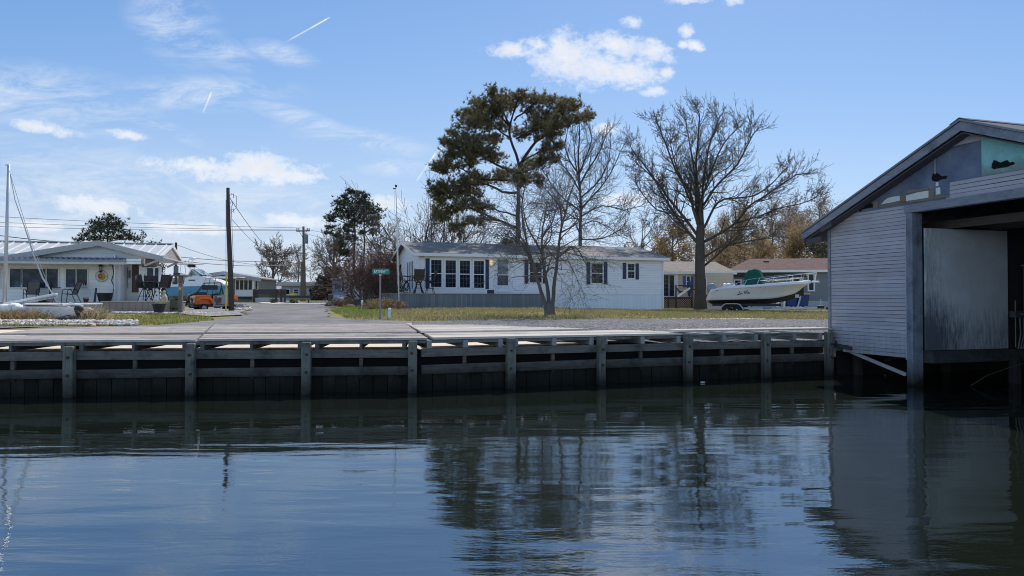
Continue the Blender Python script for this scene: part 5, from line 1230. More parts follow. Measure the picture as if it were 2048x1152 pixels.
generic(1425, 100, 470, 60, 116, 'budding_tree', 'brownish budding tree low behind the oak trunk', trunk=.15, leaf=BROWNBUD, per=3.6, lsize=.17, lspread=.5, rmin=.02, kids=4)
generic(1515, 78, 478, 46, 117, 'leafing_tree', 'small ochre tree just above the grey front wing roof', trunk=.12, leaf=OAKLEAF, per=4, lsize=.16, lspread=.55, rmin=.017, kids=4)
generic(1580, 100, 424, 64, 119, 'budding_tree', 'pale brown budding tree far behind the red roof vents', trunk=.15, leaf=BROWNBUD, per=3.6, lsize=.18, lspread=.6, rmin=.02, kids=4.4)
generic(1455, 104, 448, 56, 120, 'budding_tree', 'faint brown budding tree far behind the right side of the oak', trunk=.15, leaf=BROWNBUD, per=3.2, lsize=.18, lspread=.6, rmin=.02, kids=4.4)
generic(1010, 68, 470, 34, 113, 'evergreen_tree', 'low dark evergreen at the foot of the tall pine behind the roof', trunk=.1, leaf=PINE_DARK, per=4.5, lsize=.21, lspread=.5, rmin=.015, kids=3.6, bark=BARK_P, twig=BARK_P)
generic(655, 104, 545, 26, 114, 'evergreen_tree', 'small dark green conifer behind the tan house', trunk=.06, leaf=PINE_DARK, per=5, lsize=.34, lspread=.4, rmin=.02, kids=3.6, bark=BARK_P, twig=BARK_P)
generic(285, 86, 484, 34, 118, 'leafing_tree', 'olive tinted tree top right of the pine above the metal roof', trunk=.2, leaf=leaf_mat('yellow_olive_leaves', [(.07, .06, .02), (.15, .12, .045)]), per=2.2, lsize=.25, lspread=.3, rmin=.02, kids=3.6)

# reddish shrub beside the road
def red_shrub():
    Y = 50.0; T = Tree(61); zb = on_ground(748, Y); p = par(kids=[0, 4, 4.2, 4.2], up=[.0, .0, .02, .04], wig=[.22, .2, .16, .12], rmin=.010, ang=[(15, 55)] * 4, twlev=2)
    for i in range(52):
        a = T.rg.uniform(0, 2 * math.pi); q = zb + Vector((T.rg.uniform(-1.2, .9), T.rg.uniform(-.6, .6), -.1))
        d = Vector((math.cos(a) * 1.0, math.sin(a) * .6, T.rg.uniform(.8, 2.4))); T.grow(q, d, T.rg.uniform(1.8, 2.75), .032, 3 if i % 2 else 2, p)
    T.leaves(.9, .075, .06)
    T.finish('bare_shrub', 'big dense reddish brown shrub behind the green street sign', zb, bark_mat('pale_shrub_stems', (.22, .17, .14)), TW_R, leaf_mat('red_brown_buds', [(.16, .065, .05), (.28, .13, .10), (.36, .21, .16)]), cat='shrub')
red_shrub()

# distant woods and grasses
def woods():
    T = Tree(77)
    for i in range(900):
        px = T.rg.uniform(-500, 2500); Y = T.rg.uniform(150, 190); hh = 2.6 + 1.0 * mnoise.noise(Vector((px * .006, 3, 0))) + .6 * mnoise.noise(Vector((px * .03, 9, 0)))
        b = Vector(((px - 1024) / FPX * Y, Y, 1.7))
        for _ in range(60):
            c = b + Vector((T.rg.gauss(0, 2.6), T.rg.gauss(0, 1.5), max(0, hh * T.rg.random() ** .7 + T.rg.gauss(0, .3)))); a = T.jit(1).normalized(); e = a.cross(T.jit(1)).normalized(); z = T.rg.uniform(.2, .5)
            T.buds.add([c - a * z, c + e * z * .6, c + a * z, c - e * z * .6], [(0, 1, 2, 3)])
    kind(T.buds.build('distant_woods', leaf_mat('hazy_wood_leaves', [(.10, .105, .085), (.15, .145, .12), (.2, .18, .15)]), recalc=False), 'stuff')
woods()
def in_poly(x, y, poly):
    c = False; j = len(poly) - 1
    for i in range(len(poly)):
        xi, yi, xj, yj = poly[i].x, poly[i].y, poly[j].x, poly[j].y
        if (yi > y) != (yj > y) and x < (xj - xi) * (y - yi) / (yj - yi) + xi: c = not c
        j = i
    return c
def turf(name, polys, n, seed, cols, hmin=.04, hmax=.13, wid=.03):
    rg = random.Random(seed); m = MB()
    for poly in polys:
        x0, x1 = min(p.x for p in poly), max(p.x for p in poly); y0, y1 = min(p.y for p in poly), max(p.y for p in poly)
        ar = (x1 - x0) * (y1 - y0)
        for _ in range(int(n * ar)):
            x, y = rg.uniform(x0, x1), rg.uniform(y0, y1)
            if not in_poly(x, y, poly): continue
            d = mnoise.noise(Vector((x * .35, y * .35, 1))) + .5 * mnoise.noise(Vector((x * 1.3, y * 1.3, 4)))
            if d < -.25 and rg.random() < .6: continue
            z = ground_z(x, y); h = rg.uniform(hmin, hmax) * (1 + .6 * d); a = rg.uniform(0, 6.28); w = wid * rg.uniform(.6, 1.3)
            m.add([(x - w * math.cos(a), y - w * math.sin(a), z - .01), (x + w * math.cos(a), y + w * math.sin(a), z - .01), (x + rg.uniform(-.05, .05), y + rg.uniform(-.05, .05), z + h)], [(0, 1, 2)])
    kind(m.build(name, leaf_mat(name + '_blades', cols, .8, .3), recalc=False), 'stuff')
lawnA = [GG(*q) for q in ((662, 622), (700, 641), (838, 645.5), (1000, 642.5), (1300, 641), (1700, 643))] + [GG(1700, 624), GG(1330, 616), GG(1100, 612.5), GG(800, 612), GG(740, 606)]
lawnB = [GG(*q) for q in ((-60, 656), (200, 652), (330, 650), (430, 641), (420, 635), (330, 629), (230, 631), (120, 648), (-60, 650))]
turf('lawn_blades', [lawnA], 80, 3, [(.11, .15, .035), (.24, .25, .08), (.36, .32, .14), (.36, .255, .14), (.54, .46, .31)])
turf('green_grass', [[GG(*q) for q in ((660, 622), (690, 636), (770, 633), (790, 606), (745, 600))]], 60, 4, [(.08, .16, .02), (.18, .28, .045), (.30, .34, .09)], .06, .16)

M_BARE = mat('bare_sandy_soil', (.46, .40, .31), .95, .25, 2, .5, 30)
for i, q in enumerate(([(1290, 640.8), (1360, 638.2), (1480, 638.6), (1545, 640.2), (1480, 641.6), (1360, 642)],)):
    ground_patch('bare_soil', [GG(*p) for p in q], M_BARE, .045, 1.0, .25, seed=40 + i)
turf('side_lawn_blades', [lawnB], 90, 6, [(.10, .13, .025), (.22, .24, .06), (.32, .31, .10), (.38, .32, .14)])
# ------------------------------------------------------------------ posts, poles and wires
M_POLE = wood_mat('dark_creosote_pole', (.075, .062, .055), 'z', .4, .1, .9, 20)
M_POLEG = wood_mat('grey_utility_pole', (.17, .145, .125), 'z', .3, .1, .9, 20)
M_GALV = mat('galvanised_steel', (.42, .43, .46), .45, .15, 4, metal=.5)
M_BLK = mat('black_powder_coat', (.012, .012, .014), .45, .2)
M_RUB = mat('black_rubber', (.014, .014, .015), .8, .2)
M_WIRE = mat('black_wire', (.02, .02, .022), .6)
def Zof(px, py, Y): return P(px, py, Y).z
def base_thing(name, label, cat, px, Y, rz=0, group=None, z=None):
    p = on_ground(px, Y)
    if z is not None: p.z = z
    return thing(name, label, cat, p, rz, group), p
# flagpole
t, p = base_thing('flagpole', 'tall thin white flagpole leaning slightly beside the white house gable', 'flagpole', 798.5, 39.2)
q = P(792, 375, 39.2) - p
m = MB(); m.tube([(0, 0, -.2), q * .5, q], [.042, .036, .026], 8); m.build('pole', mat('pale_flagpole_paint', (.62, .63, .66), .4), t, smooth=True)
m = MB(); m.ball(q + Vector((0, 0, .09)), .07, .07, .08); m.beam(q + Vector((-.16, 0, -.06)), q + Vector((.02, 0, -.06)), .04, .05); m.build('finial', mat('dark_bronze_ball', (.05, .05, .06), .4), t, smooth=True)
m = MB(); m.tube([(0, 0, 0), q * .065], .085, 8); m.build('base_sleeve', mat('dark_sleeve', (.06, .07, .08), .6), t)
m = MB(); m.tube([q * .2 + Vector((-.05, -.05, 0)), q * .985 + Vector((-.10, -.03, 0))], .006, 4); m.build('halyard', mat('pale_rope', (.5, .5, .5), .8), t)
# street name sign
t, p = base_thing('street_sign', 'green BAYVIEW street name sign on a grey metal post at the road corner', 'street sign', 760.3, 26.6)
h = Zof(760, 549, 26.6) - p.z
m = MB(); m.box(-.03, -.018, -.3, .03, .018, h); m.build('post', mat('dull_sign_post', (.22, .21, .24), .6, .15), t, bevel=.004)
sw, sh = 34.6 / FPX * 26.6, 11.4 / FPX * 26.6
sg = MB(); x0 = (744.3 - 760.3) / FPX * 26.6
sg.box(x0, -.004, h + .005, x0 + sw, .004, h + .005 + sh); sp_ = sg.build('sign_plate', mat('street_sign_green', (.0, .19, .145), .35, .05), t, bevel=.002)
def text_obj(name, body, size, loc, mt, parent, ext=.002, xs=1, shear=0, rot=(R(90), 0, 0)):
    c = bpy.data.curves.new(name, 'FONT'); c.body = body; c.size = size; c.offset = size * .012; c.extrude = ext; c.shear = shear; c.align_x = 'CENTER'; c.align_y = 'CENTER'
    c.materials.append(mt); tmp = bpy.data.objects.new(name, c); COL.objects.link(tmp); bpy.context.view_layer.update()
    me = bpy.data.meshes.new_from_object(tmp.evaluated_get(bpy.context.evaluated_depsgraph_get())); bpy.data.objects.remove(tmp)
    o = bpy.data.objects.new(name, me); COL.objects.link(o); o.parent = parent; o.location = loc; o.rotation_euler = rot; o.scale = (xs, 1, 1); return o
M_REFW = mat('reflective_white_lettering', (.80, .86, .84), .4, .03)
text_obj('lettering', 'BAYVIEW', .165, (x0 + sw * .435, -.008, h + .005 + sh * .48), M_REFW, sp_, xs=.62)
text_obj('lettering', 'LN', .07, (x0 + sw * .865, -.008, h + .005 + sh * .68), M_REFW, sp_, xs=.7)
m = MB(); m.box(-.04, -.02, h - .05, .04, .02, h + .012); m.build('bracket', M_GALV, t)
M_PVC = mat('pale_blue_white_pvc', (.62, .68, .74), .5, .06)
for px, Y, top, w, lab in ((779.3, 26.9, 617, .058, 'short white marker post on the grass right of the street sign'), (724.2, 38, 601.5, .055, 'tiny white marker post on the green grass below the red shrub')):
    t, p = base_thing('marker_post', lab, 'marker post', px, Y, 0, 'white marker posts'); hh = Zof(px, top, Y) - p.z
    m = MB(); m.tube([(0, 0, -.2), (0, 0, hh - .02)], w, 10); m.build('pipe', M_PVC, t)
    m = MB(); m.tube([(0, 0, hh - .035), (0, 0, hh + .01), (0, 0, hh + .02)], [w + .006, w + .006, w * .7], 10); m.build('cap', mat('white_pipe_cap', (.74, .77, .80), .5), t)
# near pole
t, p = base_thing('utility_pole', 'dark leaning wooden utility pole beside the orange cart', 'utility pole', 463.5, 38.0)
top = P(456, 377, 38) - p
NP = p + top
m = MB(); m.tube([(0, 0, -.3), top * .3 + Vector((-.0, 0, 0)), top * .7 + Vector((-.03, 0, 0)), top], [.150, .135, .11, .085], 12); m.build('pole', M_POLE, t, smooth=True)
m = MB(); m.lathe([(.09, 0), (.10, .02), (.05, .05)], top, 10); m.build('cap', mat('grey_pole_cap', (.2, .2, .2), .5), t)
for k, (dz, L) in enumerate(((.35, .28), (.75, .22), (1.15, .3))):
    m = MB(); m.tube([top - Vector((0, 0, dz)), top + Vector((.12, 0, -dz)), top + Vector((L, 0, -dz + .08)), top + Vector((L + .02, 0, -dz - .15))], .015, 5); m.build('insulator_arm', M_WIRE, t)
m = MB(); m.tube([top + Vector((.14, 0, -.25)), top + Vector((.42, .1, -.4)), top + Vector((.4, .1, -1.0)), top + Vector((.15, 0, -1.3))], .012, 5); m.tube([top * .86 + Vector((.15, -.02, 0)), top * .35 + Vector((.18, -.03, 0))], .012, 4); m.build('service_cable', M_WIRE, t)
gb = on_ground(452, 37.4); gwt = thing('guy_wire', 'thin guy wire with a yellow guard left of the dark utility pole', 'guy wire', gb)
m = MB(); m.tube([(0, 0, 0), NP - gb + Vector((-.1, 0, -.6))], .012, 4); m.build('wire', M_WIRE, gwt)
d = (NP - gb).normalized(); m = MB(); m.tube([d * .05, d * 2.0], .038, 8); m.build('guard', mat('faded_yellow_guard', (.62, .52, .12), .5, .15), gwt)
# far pole with crossarm
t, p = base_thing('utility_pole', 'tall far utility pole with crossarm and grey transformer', 'utility pole', 609, 95)
top = P(607, 453, 95) - p; FP = p.copy()
m = MB(); m.tube([(0, 0, -.3), top], [.24, .15], 9); m.build('pole', M_POLEG, t, smooth=True)
ca = P(607, 462.5, 95) - p; m = MB(); m.beam(ca + Vector((-.88, -.2, 0)), ca + Vector((.88, -.2, .05)), .12, .16); m.build('crossarm', M_POLEG, t)
for dx in (-.80, -.55, .55, .80):
    m = MB(); m.lathe([(.03, 0), (.07, .1), (.05, .16), (.08, .22), (.03, .32)], ca + Vector((dx, -.2, .08)), 7); m.build('insulator', mat('brown_insulator', (.12, .08, .07), .3), t)
m = MB(); m.beam(ca + Vector((-.5, -.24, 0)), ca + Vector((0, -.22, -.9)), .04, .05); m.beam(ca + Vector((.5, -.24, 0)), ca + Vector((0, -.22, -.9)), .04, .05); m.build('brace', M_POLEG, t)
tz = P(612, 478, 95) - p; m = MB(); m.lathe([(.05, -.62), (.25, -.6), (.27, -.5), (.27, .5), (.24, .58), (.1, .62)], tz + Vector((.05, -.1, 0)), 12); m.build('transformer', mat('grey_transformer_paint', (.20, .21, .23), .5), t, smooth=False)
t2, p2 = base_thing('utility_pole', 'short stout pole close left of the transformer pole', 'utility pole', 604, 92)
q2 = P(604, 523, 92) - p2; m = MB(); m.tube([(0, 0, -.3), q2], [.22, .17], 9); m.build('pole', M_POLEG, t2); m = MB(); m.tube([q2 * .85, q2 * .85 + Vector((-.5, 0, .1))], .03, 5); m.build('bracket', M_WIRE, t2)
t3, p3 = base_thing('utility_pole', 'thin dark pole just right of the left house roof end', 'utility pole', 352, 60)
q3 = P(352, 485, 60) - p3; m = MB(); m.tube([(0, 0, -.3), q3], [.13, .10], 8); m.build('pole', M_POLE, t3); m = MB(); m.box(-.16, -.16, q3.z * .5, .16, .1, q3.z * .5 + .7); m.build('meter_box', mat('grey_meter_box', (.09, .095, .11), .5), t3, bevel=.03)
def wire(lab, a, b, sag, r=.016, n=18):
    pts = [a.lerp(b, i / n) - Vector((0, 0, sag * 4 * (i / n) * (1 - i / n))) for i in range(n + 1)]
    m = MB(); m.tube(pts, r, 4); o = m.build('overhead_wire', M_WIRE, None, a); tag(o, lab, 'wire', 'overhead wires')
for (y0, y1, dx, lab) in ((426, 456, 0, 'highest overhead wire running from the left frame edge to the far pole'), (440, 460, -.8, 'second overhead wire down, from the left frame edge to the crossarm'), (452, 461, .8, 'third overhead wire down, from the left frame edge to the crossarm')):
    b = P(607, y1, 95) + Vector((dx, -.2, 0)); wire(lab, P(-260, y0 - 8, 70), b, .3, .02)
for (y0, y1, lab) in ((513, 518, 'thick overhead cable from the thin pole to the short far pole'), (521, 528, 'lowest overhead cable from the thin pole to the short far pole')): wire(lab, P(352, y0, 60), P(604, y1, 92), .35, .03)
wire('thin overhead cable sagging from the top of the thin pole', P(352, 489, 60), P(604, 523, 92), 1.0, .018)
wire('service cable running down to the ridge of the left metal roof', P(-200, 432, 44), P(142, 485, 41.5), .25, .022)
wire('steep cable running from the dark pole top towards the far trees', NP + Vector((.1, 0, -.5)), P(548, 509, 88), .3, .02)
wire('fainter steep cable below the one from the dark pole top', NP + Vector((.2, 0, -1.6)), P(560, 512, 88), .6, .014)
for (y0, y1, lab) in ((458, 470, 'upper overhead wire from the transformer pole into the pines'), (466, 490, 'lower overhead wire from the transformer pole into the pines')): wire(lab, P(610, y0, 95), P(720, y1, 92), .2, .018)
wire('short cable from the transformer pole down towards the budding tree', P(607, 490, 95), P(560, 505, 96), .1, .018)

# ------------------------------------------------------------------ garden furniture
M_SLING = mat('brown_sling_fabric', (.055, .042, .038), .85, .2, 30)
M_SLINGT = mat('taupe_sling_fabric', (.15, .125, .12), .85, .15, 30)
M_BRZ = mat('dark_bronze_frame', (.022, .019, .018), .4, .2)
def bar_chair(name, label, loc, rz, group):
    t = thing(name, label, 'chair', loc, rz, group)
    m = MB(); m.add([(-.27, -.25, .76), (.27, -.25, .76), (.27, .22, .72), (-.27, .22, .72), (-.27, -.25, .735), (.27, -.25, .735), (.27, .22, .70), (-.27, .22, .70)], [(0, 1, 2, 3), (7, 6, 5, 4), (0, 4, 5, 1), (1, 5, 6, 2), (2, 6, 7, 3), (3, 7, 4, 0)]); m.build('seat', M_SLING, t)
    m = MB(); m.add([(-.25, .22, .74), (.25, .22, .74), (.27, .36, 1.36), (-.27, .36, 1.36), (-.25, .245, .74), (.25, .245, .74), (.27, .385, 1.36), (-.27, .385, 1.36)], [(0, 1, 2, 3), (7, 6, 5, 4), (0, 4, 5, 1), (1, 5, 6, 2), (2, 6, 7, 3), (3, 7, 4, 0)]); m.build('backrest', M_SLING, t)
    m = MB()
    for s in (-1, 1): m.tube([(s * .28, -.28, .75), (s * .28, .22, .71), (s * .28, .27, .9), (s * .285, .37, 1.37), (s * .27, .44, 1.40)], .019, 6)
    m.tube([(-.28, .30, 1.0), (.28, .30, 1.0)], .016, 6); m.tube([(-.28, .0, .715), (.28, .0, .715)], .016, 6)
    m.build('frame', M_BRZ, t)
    for s in (-1, 1): m = MB(); m.tube([(s * .29, -.22, .76), (s * .31, -.20, .97), (s * .31, .2, 1.0), (s * .28, .29, .96)], .019, 6); m.build('armrest', M_BRZ, t)
    for a in range(4):
        c, s = math.cos(R(45 + 90 * a)), math.sin(R(45 + 90 * a)); m = MB(); m.tube([(.07 * c, .07 * s, .68), (.16 * c, .16 * s, .5), (.33 * c, .33 * s, .0)], .019, 6); m.build('leg', M_BRZ, t)
    m = MB(); k = 16; m.tube([(.235 * math.cos(2 * math.pi * i / k), .235 * math.sin(2 * math.pi * i / k), .30) for i in range(k + 1)], .013, 5, cap=False); m.tube([(0, 0, .6), (0, 0, .74)], .06, 8); m.build('foot_ring', M_BRZ, t)
    return t
def bar_table(name, label, loc, r=.55, h=1.02, group=None, rz=0):
    t = thing(name, label, 'table', loc, rz, group)
    m = MB(); m.lathe([(r * .9, h - .03), (r, h - .025), (r, h), (r * .95, h + .004)], n=24); m.build('top', mat('dark_table_top', (.03, .028, .027), .25), t)
    for a in range(4):
        c, s = math.cos(R(45 + 90 * a)), math.sin(R(45 + 90 * a)); m = MB(); m.tube([(r * .75 * c, r * .75 * s, h - .03), (.18 * c, .18 * s, h * .6), (.16 * c, .16 * s, h * .4), (r * .75 * c, r * .75 * s, 0)], .022, 6); m.build('leg', M_BRZ, t)
    m = MB(); k = 16; m.tube([(.2 * math.cos(2 * math.pi * i / k), .2 * math.sin(2 * math.pi * i / k), h * .5) for i in range(k + 1)], .014, 5, cap=False); m.build('ring', M_BRZ, t)
    return t
def on_porch(px, w): u = PF.u(px, w); return PF.world(u, w, zt_porch)
zt_porch = PF.z(586.5, pu0)
bar_table('bar_table', 'round high patio table on the porch of the white house', on_porch(837, 1.05), group=None)
bar_chair('bar_chair', 'high patio chair turning its brown sling back to the viewer on the porch', on_porch(837, .32), WH.a + R(178), 'high chairs on the porch')
bar_chair('bar_chair', 'high patio chair in side view at the left end of the porch', on_porch(813, .95), WH.a + R(88), 'high chairs on the porch')
bar_chair('bar_chair', 'high patio chair in side view before the leftmost tall window', on_porch(860, 1.0), WH.a - R(92), 'high chairs on the porch')
def on_patio(px, w): u = LH.u(px, w); return LH.world(u, w, ZPAT)
bar_table('bar_table', 'dark high table among brown chairs on the left patio', on_patio(307, -1.5), .5)
for px, w, rz, lab in ((289, -1.75, 70, 'brown high chair at the left of the left patio table'), (300, -.85, 10, 'brown high chair behind the left patio table beside the entry'), (318, -1.85, -115, 'brown high chair front right of the left patio table'), (327, -1.1, -65, 'brown high chair at the far right of the left patio table')):
    bar_chair('bar_chair', lab, on_patio(px, w), LH.a + R(rz), 'high chairs on the left patio')
def sling_chair(label, loc, rz):
    t = thing('sling_chair', label, 'chair', loc, rz, 'low sling chairs by the white wall')
    m = MB(); m.add([(-.24, -.26, .42), (.24, -.26, .42), (.24, .2, .37), (-.24, .2, .37)], [(0, 1, 2, 3)]); m.add([(-.24, .2, .38), (.24, .2, .38), (.26, .42, .98), (-.26, .42, .98), (-.24, .215, .38), (.24, .215, .38), (.26, .435, .98), (-.26, .435, .98)], [(0, 1, 2, 3), (7, 6, 5, 4), (2, 6, 7, 3)]); m.build('sling', M_SLINGT, t)
    for s in (-1, 1):
        m = MB(); m.tube([(s * .27, -.3, 0), (s * .27, -.27, .42), (s * .28, -.25, .58), (s * .28, -.15, .64), (s * .28, .12, .63), (s * .28, .24, .5)], .018, 6); m.build('armrest', M_BLK, t)
        m = MB(); m.tube([(s * .26, .36, 0), (s * .26, .18, .38), (s * .27, .42, .99)], .018, 6); m.build('leg', M_BLK, t)
        m = MB(); m.tube([(s * .255, -.28, .42), (s * .255, .2, .375)], .016, 6); m.build('side_rail', M_BLK, t)
    return t
sling_chair('low sling chair against the white wall under the wide window', on_patio(63, -.9), LH.a + R(5))
sling_chair('low sling chair turned aside under the two pane window', on_patio(141, -.95), LH.a + R(-48))
t = thing('bistro_table', 'small dark table between the two low sling chairs', 'table', on_patio(101, -.8), LH.a)
m = MB(); m.lathe([(.42, .70), (.45, .715), (.45, .73)], n=20); m.build('top', M_BLK, t)
for a in range(3): c, s = math.cos(R(90 + 120 * a)), math.sin(R(90 + 120 * a)); m = MB(); m.tube([(.05 * c, .05 * s, .7), (.04 * c, .04 * s, .35), (.3 * c, .3 * s, 0)], .018, 6); m.build('leg', M_BLK, t)
m = MB(); m.tube([(0, 0, .3), (0, 0, 1.0)], .06, 8); m.build('folded_umbrella_stand', M_BLK, t)
t = thing('fire_pit', 'low dark fire pit with pale cover in front of the bistro table', 'fire pit', on_patio(88, -1.7), LH.a)
m = MB(); m.lathe([(.2, .0), (.36, .12), (.45, .22), (.45, .25), (.3, .25)], n=16); m.build('bowl', mat('rusty_dark_bowl', (.05, .035, .03), .6), t)
t = thing('folded_cover', 'small stack of folded pale cushions beside the fire pit', 'cushions', on_patio(95, -1.75), LH.a)
for k in range(2): m = MB(); m.ball((0, 0, .1 + .14 * k), .28, .2, .09, 12, 6); m.build('cushion', mat('pink_grey_cushion', (.33, .27, .26), .8), t, smooth=True)
t = thing('red_bucket', 'small red bucket by the planting near the white wall', 'bucket', on_patio(172, -1.6), LH.a); m = MB(); m.lathe([(.10, 0), (.13, .17), (.12, .18), (.05, .19)], n=12); m.build('pail', mat('faded_red_plastic', (.12, .012, .018), .6), t); m = MB(); m.tube([(-.12, 0, .17), (-.1, 0, .24), (.1, 0, .24), (.12, 0, .17)], .01, 5); m.build('handle', M_BLK, t)
t = thing('blue_post', 'short dark blue post leaning against the white wall', 'post', on_patio(190, -1.2), LH.a); m = MB(); m.beam((-.02, 0, 0), (.05, 0, .70), .08, .08); m.build('shaft', mat('dark_blue_paint', (.03, .045, .085), .6), t, bevel=.01)
m = MB(); m.box(-.07, -.06, 0, .05, .06, .03); m.build('foot', M_BLK, t)
def pot(label, loc, r, h, plant=None, seed=1):
    t = thing('plant_pot', label, 'plant pot', loc, 0, 'dark planters of the left patio'); m = MB(); m.lathe([(r * .68, 0), (r * .95, h * .9), (r * 1.05, h * .9), (r * 1.05, h), (r * .92, h), (r * .88, h * .85)], n=18); m.build('pot', mat('black_plastic_pot', (.02, .02, .024), .5), t)
    if plant:
        T = Tree(seed)
        for _ in range(120): c = Vector((T.rg.uniform(-r, r) * .8, T.rg.uniform(-r, r) * .8, h + T.rg.uniform(0, .14))); T.tips.append((c, Vector((0, 0, 1))))
        T.leaves(2, .09, .06); T.buds.build('plant', plant, t, recalc=False)
PALEPL = leaf_mat('pale_green_bedding', [(.22, .24, .10), (.45, .45, .25), (.62, .60, .42)], trans=.2)
pot('dark square planter standing against the white wall near the plaque', on_patio(209, -1.4), .36, .46)
pp = on_ground(318, 33.2); pp.z = Zof(318, 624, 33.2); pot('black pot of pale flowers in front of the low tan wall', pp, .30, .38, PALEPL)
# garden figures on the wall end
t = thing('pelican_statue', 'cream pelican statue on a post at the end of the tan patio wall', 'statue', on_patio(328.5, -2.1), R(200)); t.scale = (.66, .66, .66); 
M_PEL = mat('cream_statue_plaster', (.48, .42, .32), .7, .15); m = MB()
m.lathe([(.12, 0), (.20, .06), (.23, .22), (.20, .42), (.12, .56), (.075, .66), (.075, .74), (.09, .80), (.07, .87), (.02, .90)], n=14); m.build('body', M_PEL, t, smooth=True)
m = MB(); m.tube([(.05, 0, .82), (.14, 0, .72), (.19, 0, .48), (.20, 0, .34)], [.04, .035, .025, .008], 7); m.build('bill', mat('tan_bill', (.42, .33, .18), .6), t)
for s in (-1, 1): m = MB(); m.ball((-.04, s * .19, .28), .14, .05, .22, 10, 8); m.build('wing', M_PEL, t, smooth=True)
t = thing('garden_figure', 'small white garden figure left of the pelican statue', 'statue', on_patio(315, -2.0), 0); t.scale = (.7, .7, .75)
m = MB(); m.lathe([(.30, 0), (.26, .2), (.18, .5), (.10, .68), (.07, .72)], n=14); m.build('robe', mat('white_plaster', (.72, .72, .72), .6), t, smooth=True); m = MB(); m.ball((0, 0, .80), .09, .09, .11); m.build('head', mat('white_plaster', (.72, .72, .72), .6), t, smooth=True)
m = MB(); m.lathe([(.055, .0), (.055, -.03), (.03, -.035), (.03, .0)], (.03, -.2, .45), 12, 'y'); m.build('wreath', mat('grey_wreath', (.15, .15, .17), .8), t)
# bird table post
t, p = base_thing('bird_table', 'weathered post with a small roofed bird table and a pale starfish', 'bird table', 361.5, 33.0); hz_ = Zof(361, 553, 33) - p.z
m = MB(); m.box(-.08, -.08, -.2, .08, .08, hz_); m.build('post', M_POLEG, t, bevel=.01)
m = MB(); m.box(-.32, -.2, hz_, .42, .2, hz_ + .05); m.build('tray', M_POLEG, t)
m = MB(); m.box(-.28, -.15, hz_ + .052, .0, .15, hz_ + .16); m.build('feeder', mat('dark_feeder', (.06, .06, .05), .7), t); m = MB(); m.box(.02, -.14, hz_ + .052, .26, .14, hz_ + .13); m.build('lid', mat('bright_white_metal', (.80, .80, .80), .35), t, bevel=.01)
m = MB(); zs = Zof(361, 577, 33) - p.z
for k in range(5): a = R(90 + 72 * k); m.add([(.03 * math.cos(a + 1.57), -.10, zs + .03 * math.sin(a + 1.57)), (.03 * math.cos(a - 1.57), -.10, zs + .03 * math.sin(a - 1.57)), (.15 * math.cos(a), -.085, zs + .15 * math.sin(a)), (0, -.12, zs)], [(0, 3, 2), (3, 1, 2), (0, 2, 1)])
m.build('starfish', mat('pale_starfish', (.55, .47, .42), .8), t)
m = MB(); m.tube([(.03, -.02, zs + .2), (.04, -.02, zs + .6), (-.01, .0, zs + .55), (.02, -.05, zs + .25)], .05, 6); m.build('rope_coil', mat('dark_rope', (.10, .09, .085), .9), t)
t, p = base_thing('wooden_tub', 'mossy wooden tub standing behind the bird table post', 'tub', 353, 34.2); m = MB(); m.lathe([(.26, 0), (.30, .3), (.28, .62), (.22, .62), (.2, .5)], n=14); m.build('staves', wood_mat('mossy_staves', (.10, .10, .065), 'z', .3, .1), t); m = MB(); m.lathe([(.305, .2), (.312, .24), (.31, .27)], n=14); m.build('hoop', M_BLK, t)
# ------------------------------------------------------------------ beached catamaran
t = thing('beached_catamaran', 'white beached catamaran with bare mast and boom in front of the left house', 'sailboat', (0, 0, 0))
Yc = 25.5; M_HULL = mat('white_gelcoat', (.74, .75, .77), .3, .05, 2)
def hull(stations, mt, name, parent, closed=True, n=None):
    """stations: (x, keel z, chine half, chine z, sheer half, sheer z, y offset)"""
    m = MB(); secs = []
    for (x, zk, bc, zc, bs, zs, yo) in stations:
        pts = [(x, yo - bs, zs), (x, yo - (bc * .6 + bs * .4), (zc * .55 + zs * .45)), (x, yo - bc, zc), (x, yo - bc * .5, (zk + zc) / 2 - .02), (x, yo, zk), (x, yo + bc * .5, (zk + zc) / 2 - .02), (x, yo + bc, zc), (x, yo + (bc * .6 + bs * .4), (zc * .55 + zs * .45)), (x, yo + bs, zs)]
        secs.append(pts)
    k = len(secs[0])
    for s in secs: m.v.extend(s)
    for i in range(len(secs) - 1):
        for j in range(k - 1): m.f.append((i * k + j, i * k + j + 1, (i + 1) * k + j + 1, (i + 1) * k + j))
        m.f.append((i * k + k - 1, i * k, (i + 1) * k, (i + 1) * k + k - 1))
    m.f.append(tuple(range(k))); m.f.append(tuple(reversed(range((len(secs) - 1) * k, len(secs) * k))))
    return m.build(name, mt, parent, smooth=False)
def cat_hull(dy):
    st = []
    x0, x1 = P(12, 620, Yc).x - dy * .95, P(196, 620, Yc).x - dy * .95; zb_, zt_ = 1.07, 1.58
    for i in range(11):
        f = i / 10; x = x0 + (x1 - x0) * f; w = .24 * (1 - .75 * max(0, f - .55) / .45) * (1 - .3 * max(0, .2 - f) / .2)
        st.append((x, zb_ + .10 * max(0, f - .6) / .4 + .05 * (1 - f), w * .8, zb_ + .2, w, zt_ + .03 * f - .22 * max(0, f - .93) / .07, Yc + dy))
    return hull(st, M_HULL, 'hull', t)
cat_hull(0); cat_hull(2.1)
m = MB(); xa, xb = P(40, 600, Yc).x, P(190, 600, Yc).x; m.box(xa, Yc - .26, 1.59, xb, Yc - .235, 1.62); m.build('rub_rail', mat('bright_white_metal', (.80, .80, .80), .35), t)
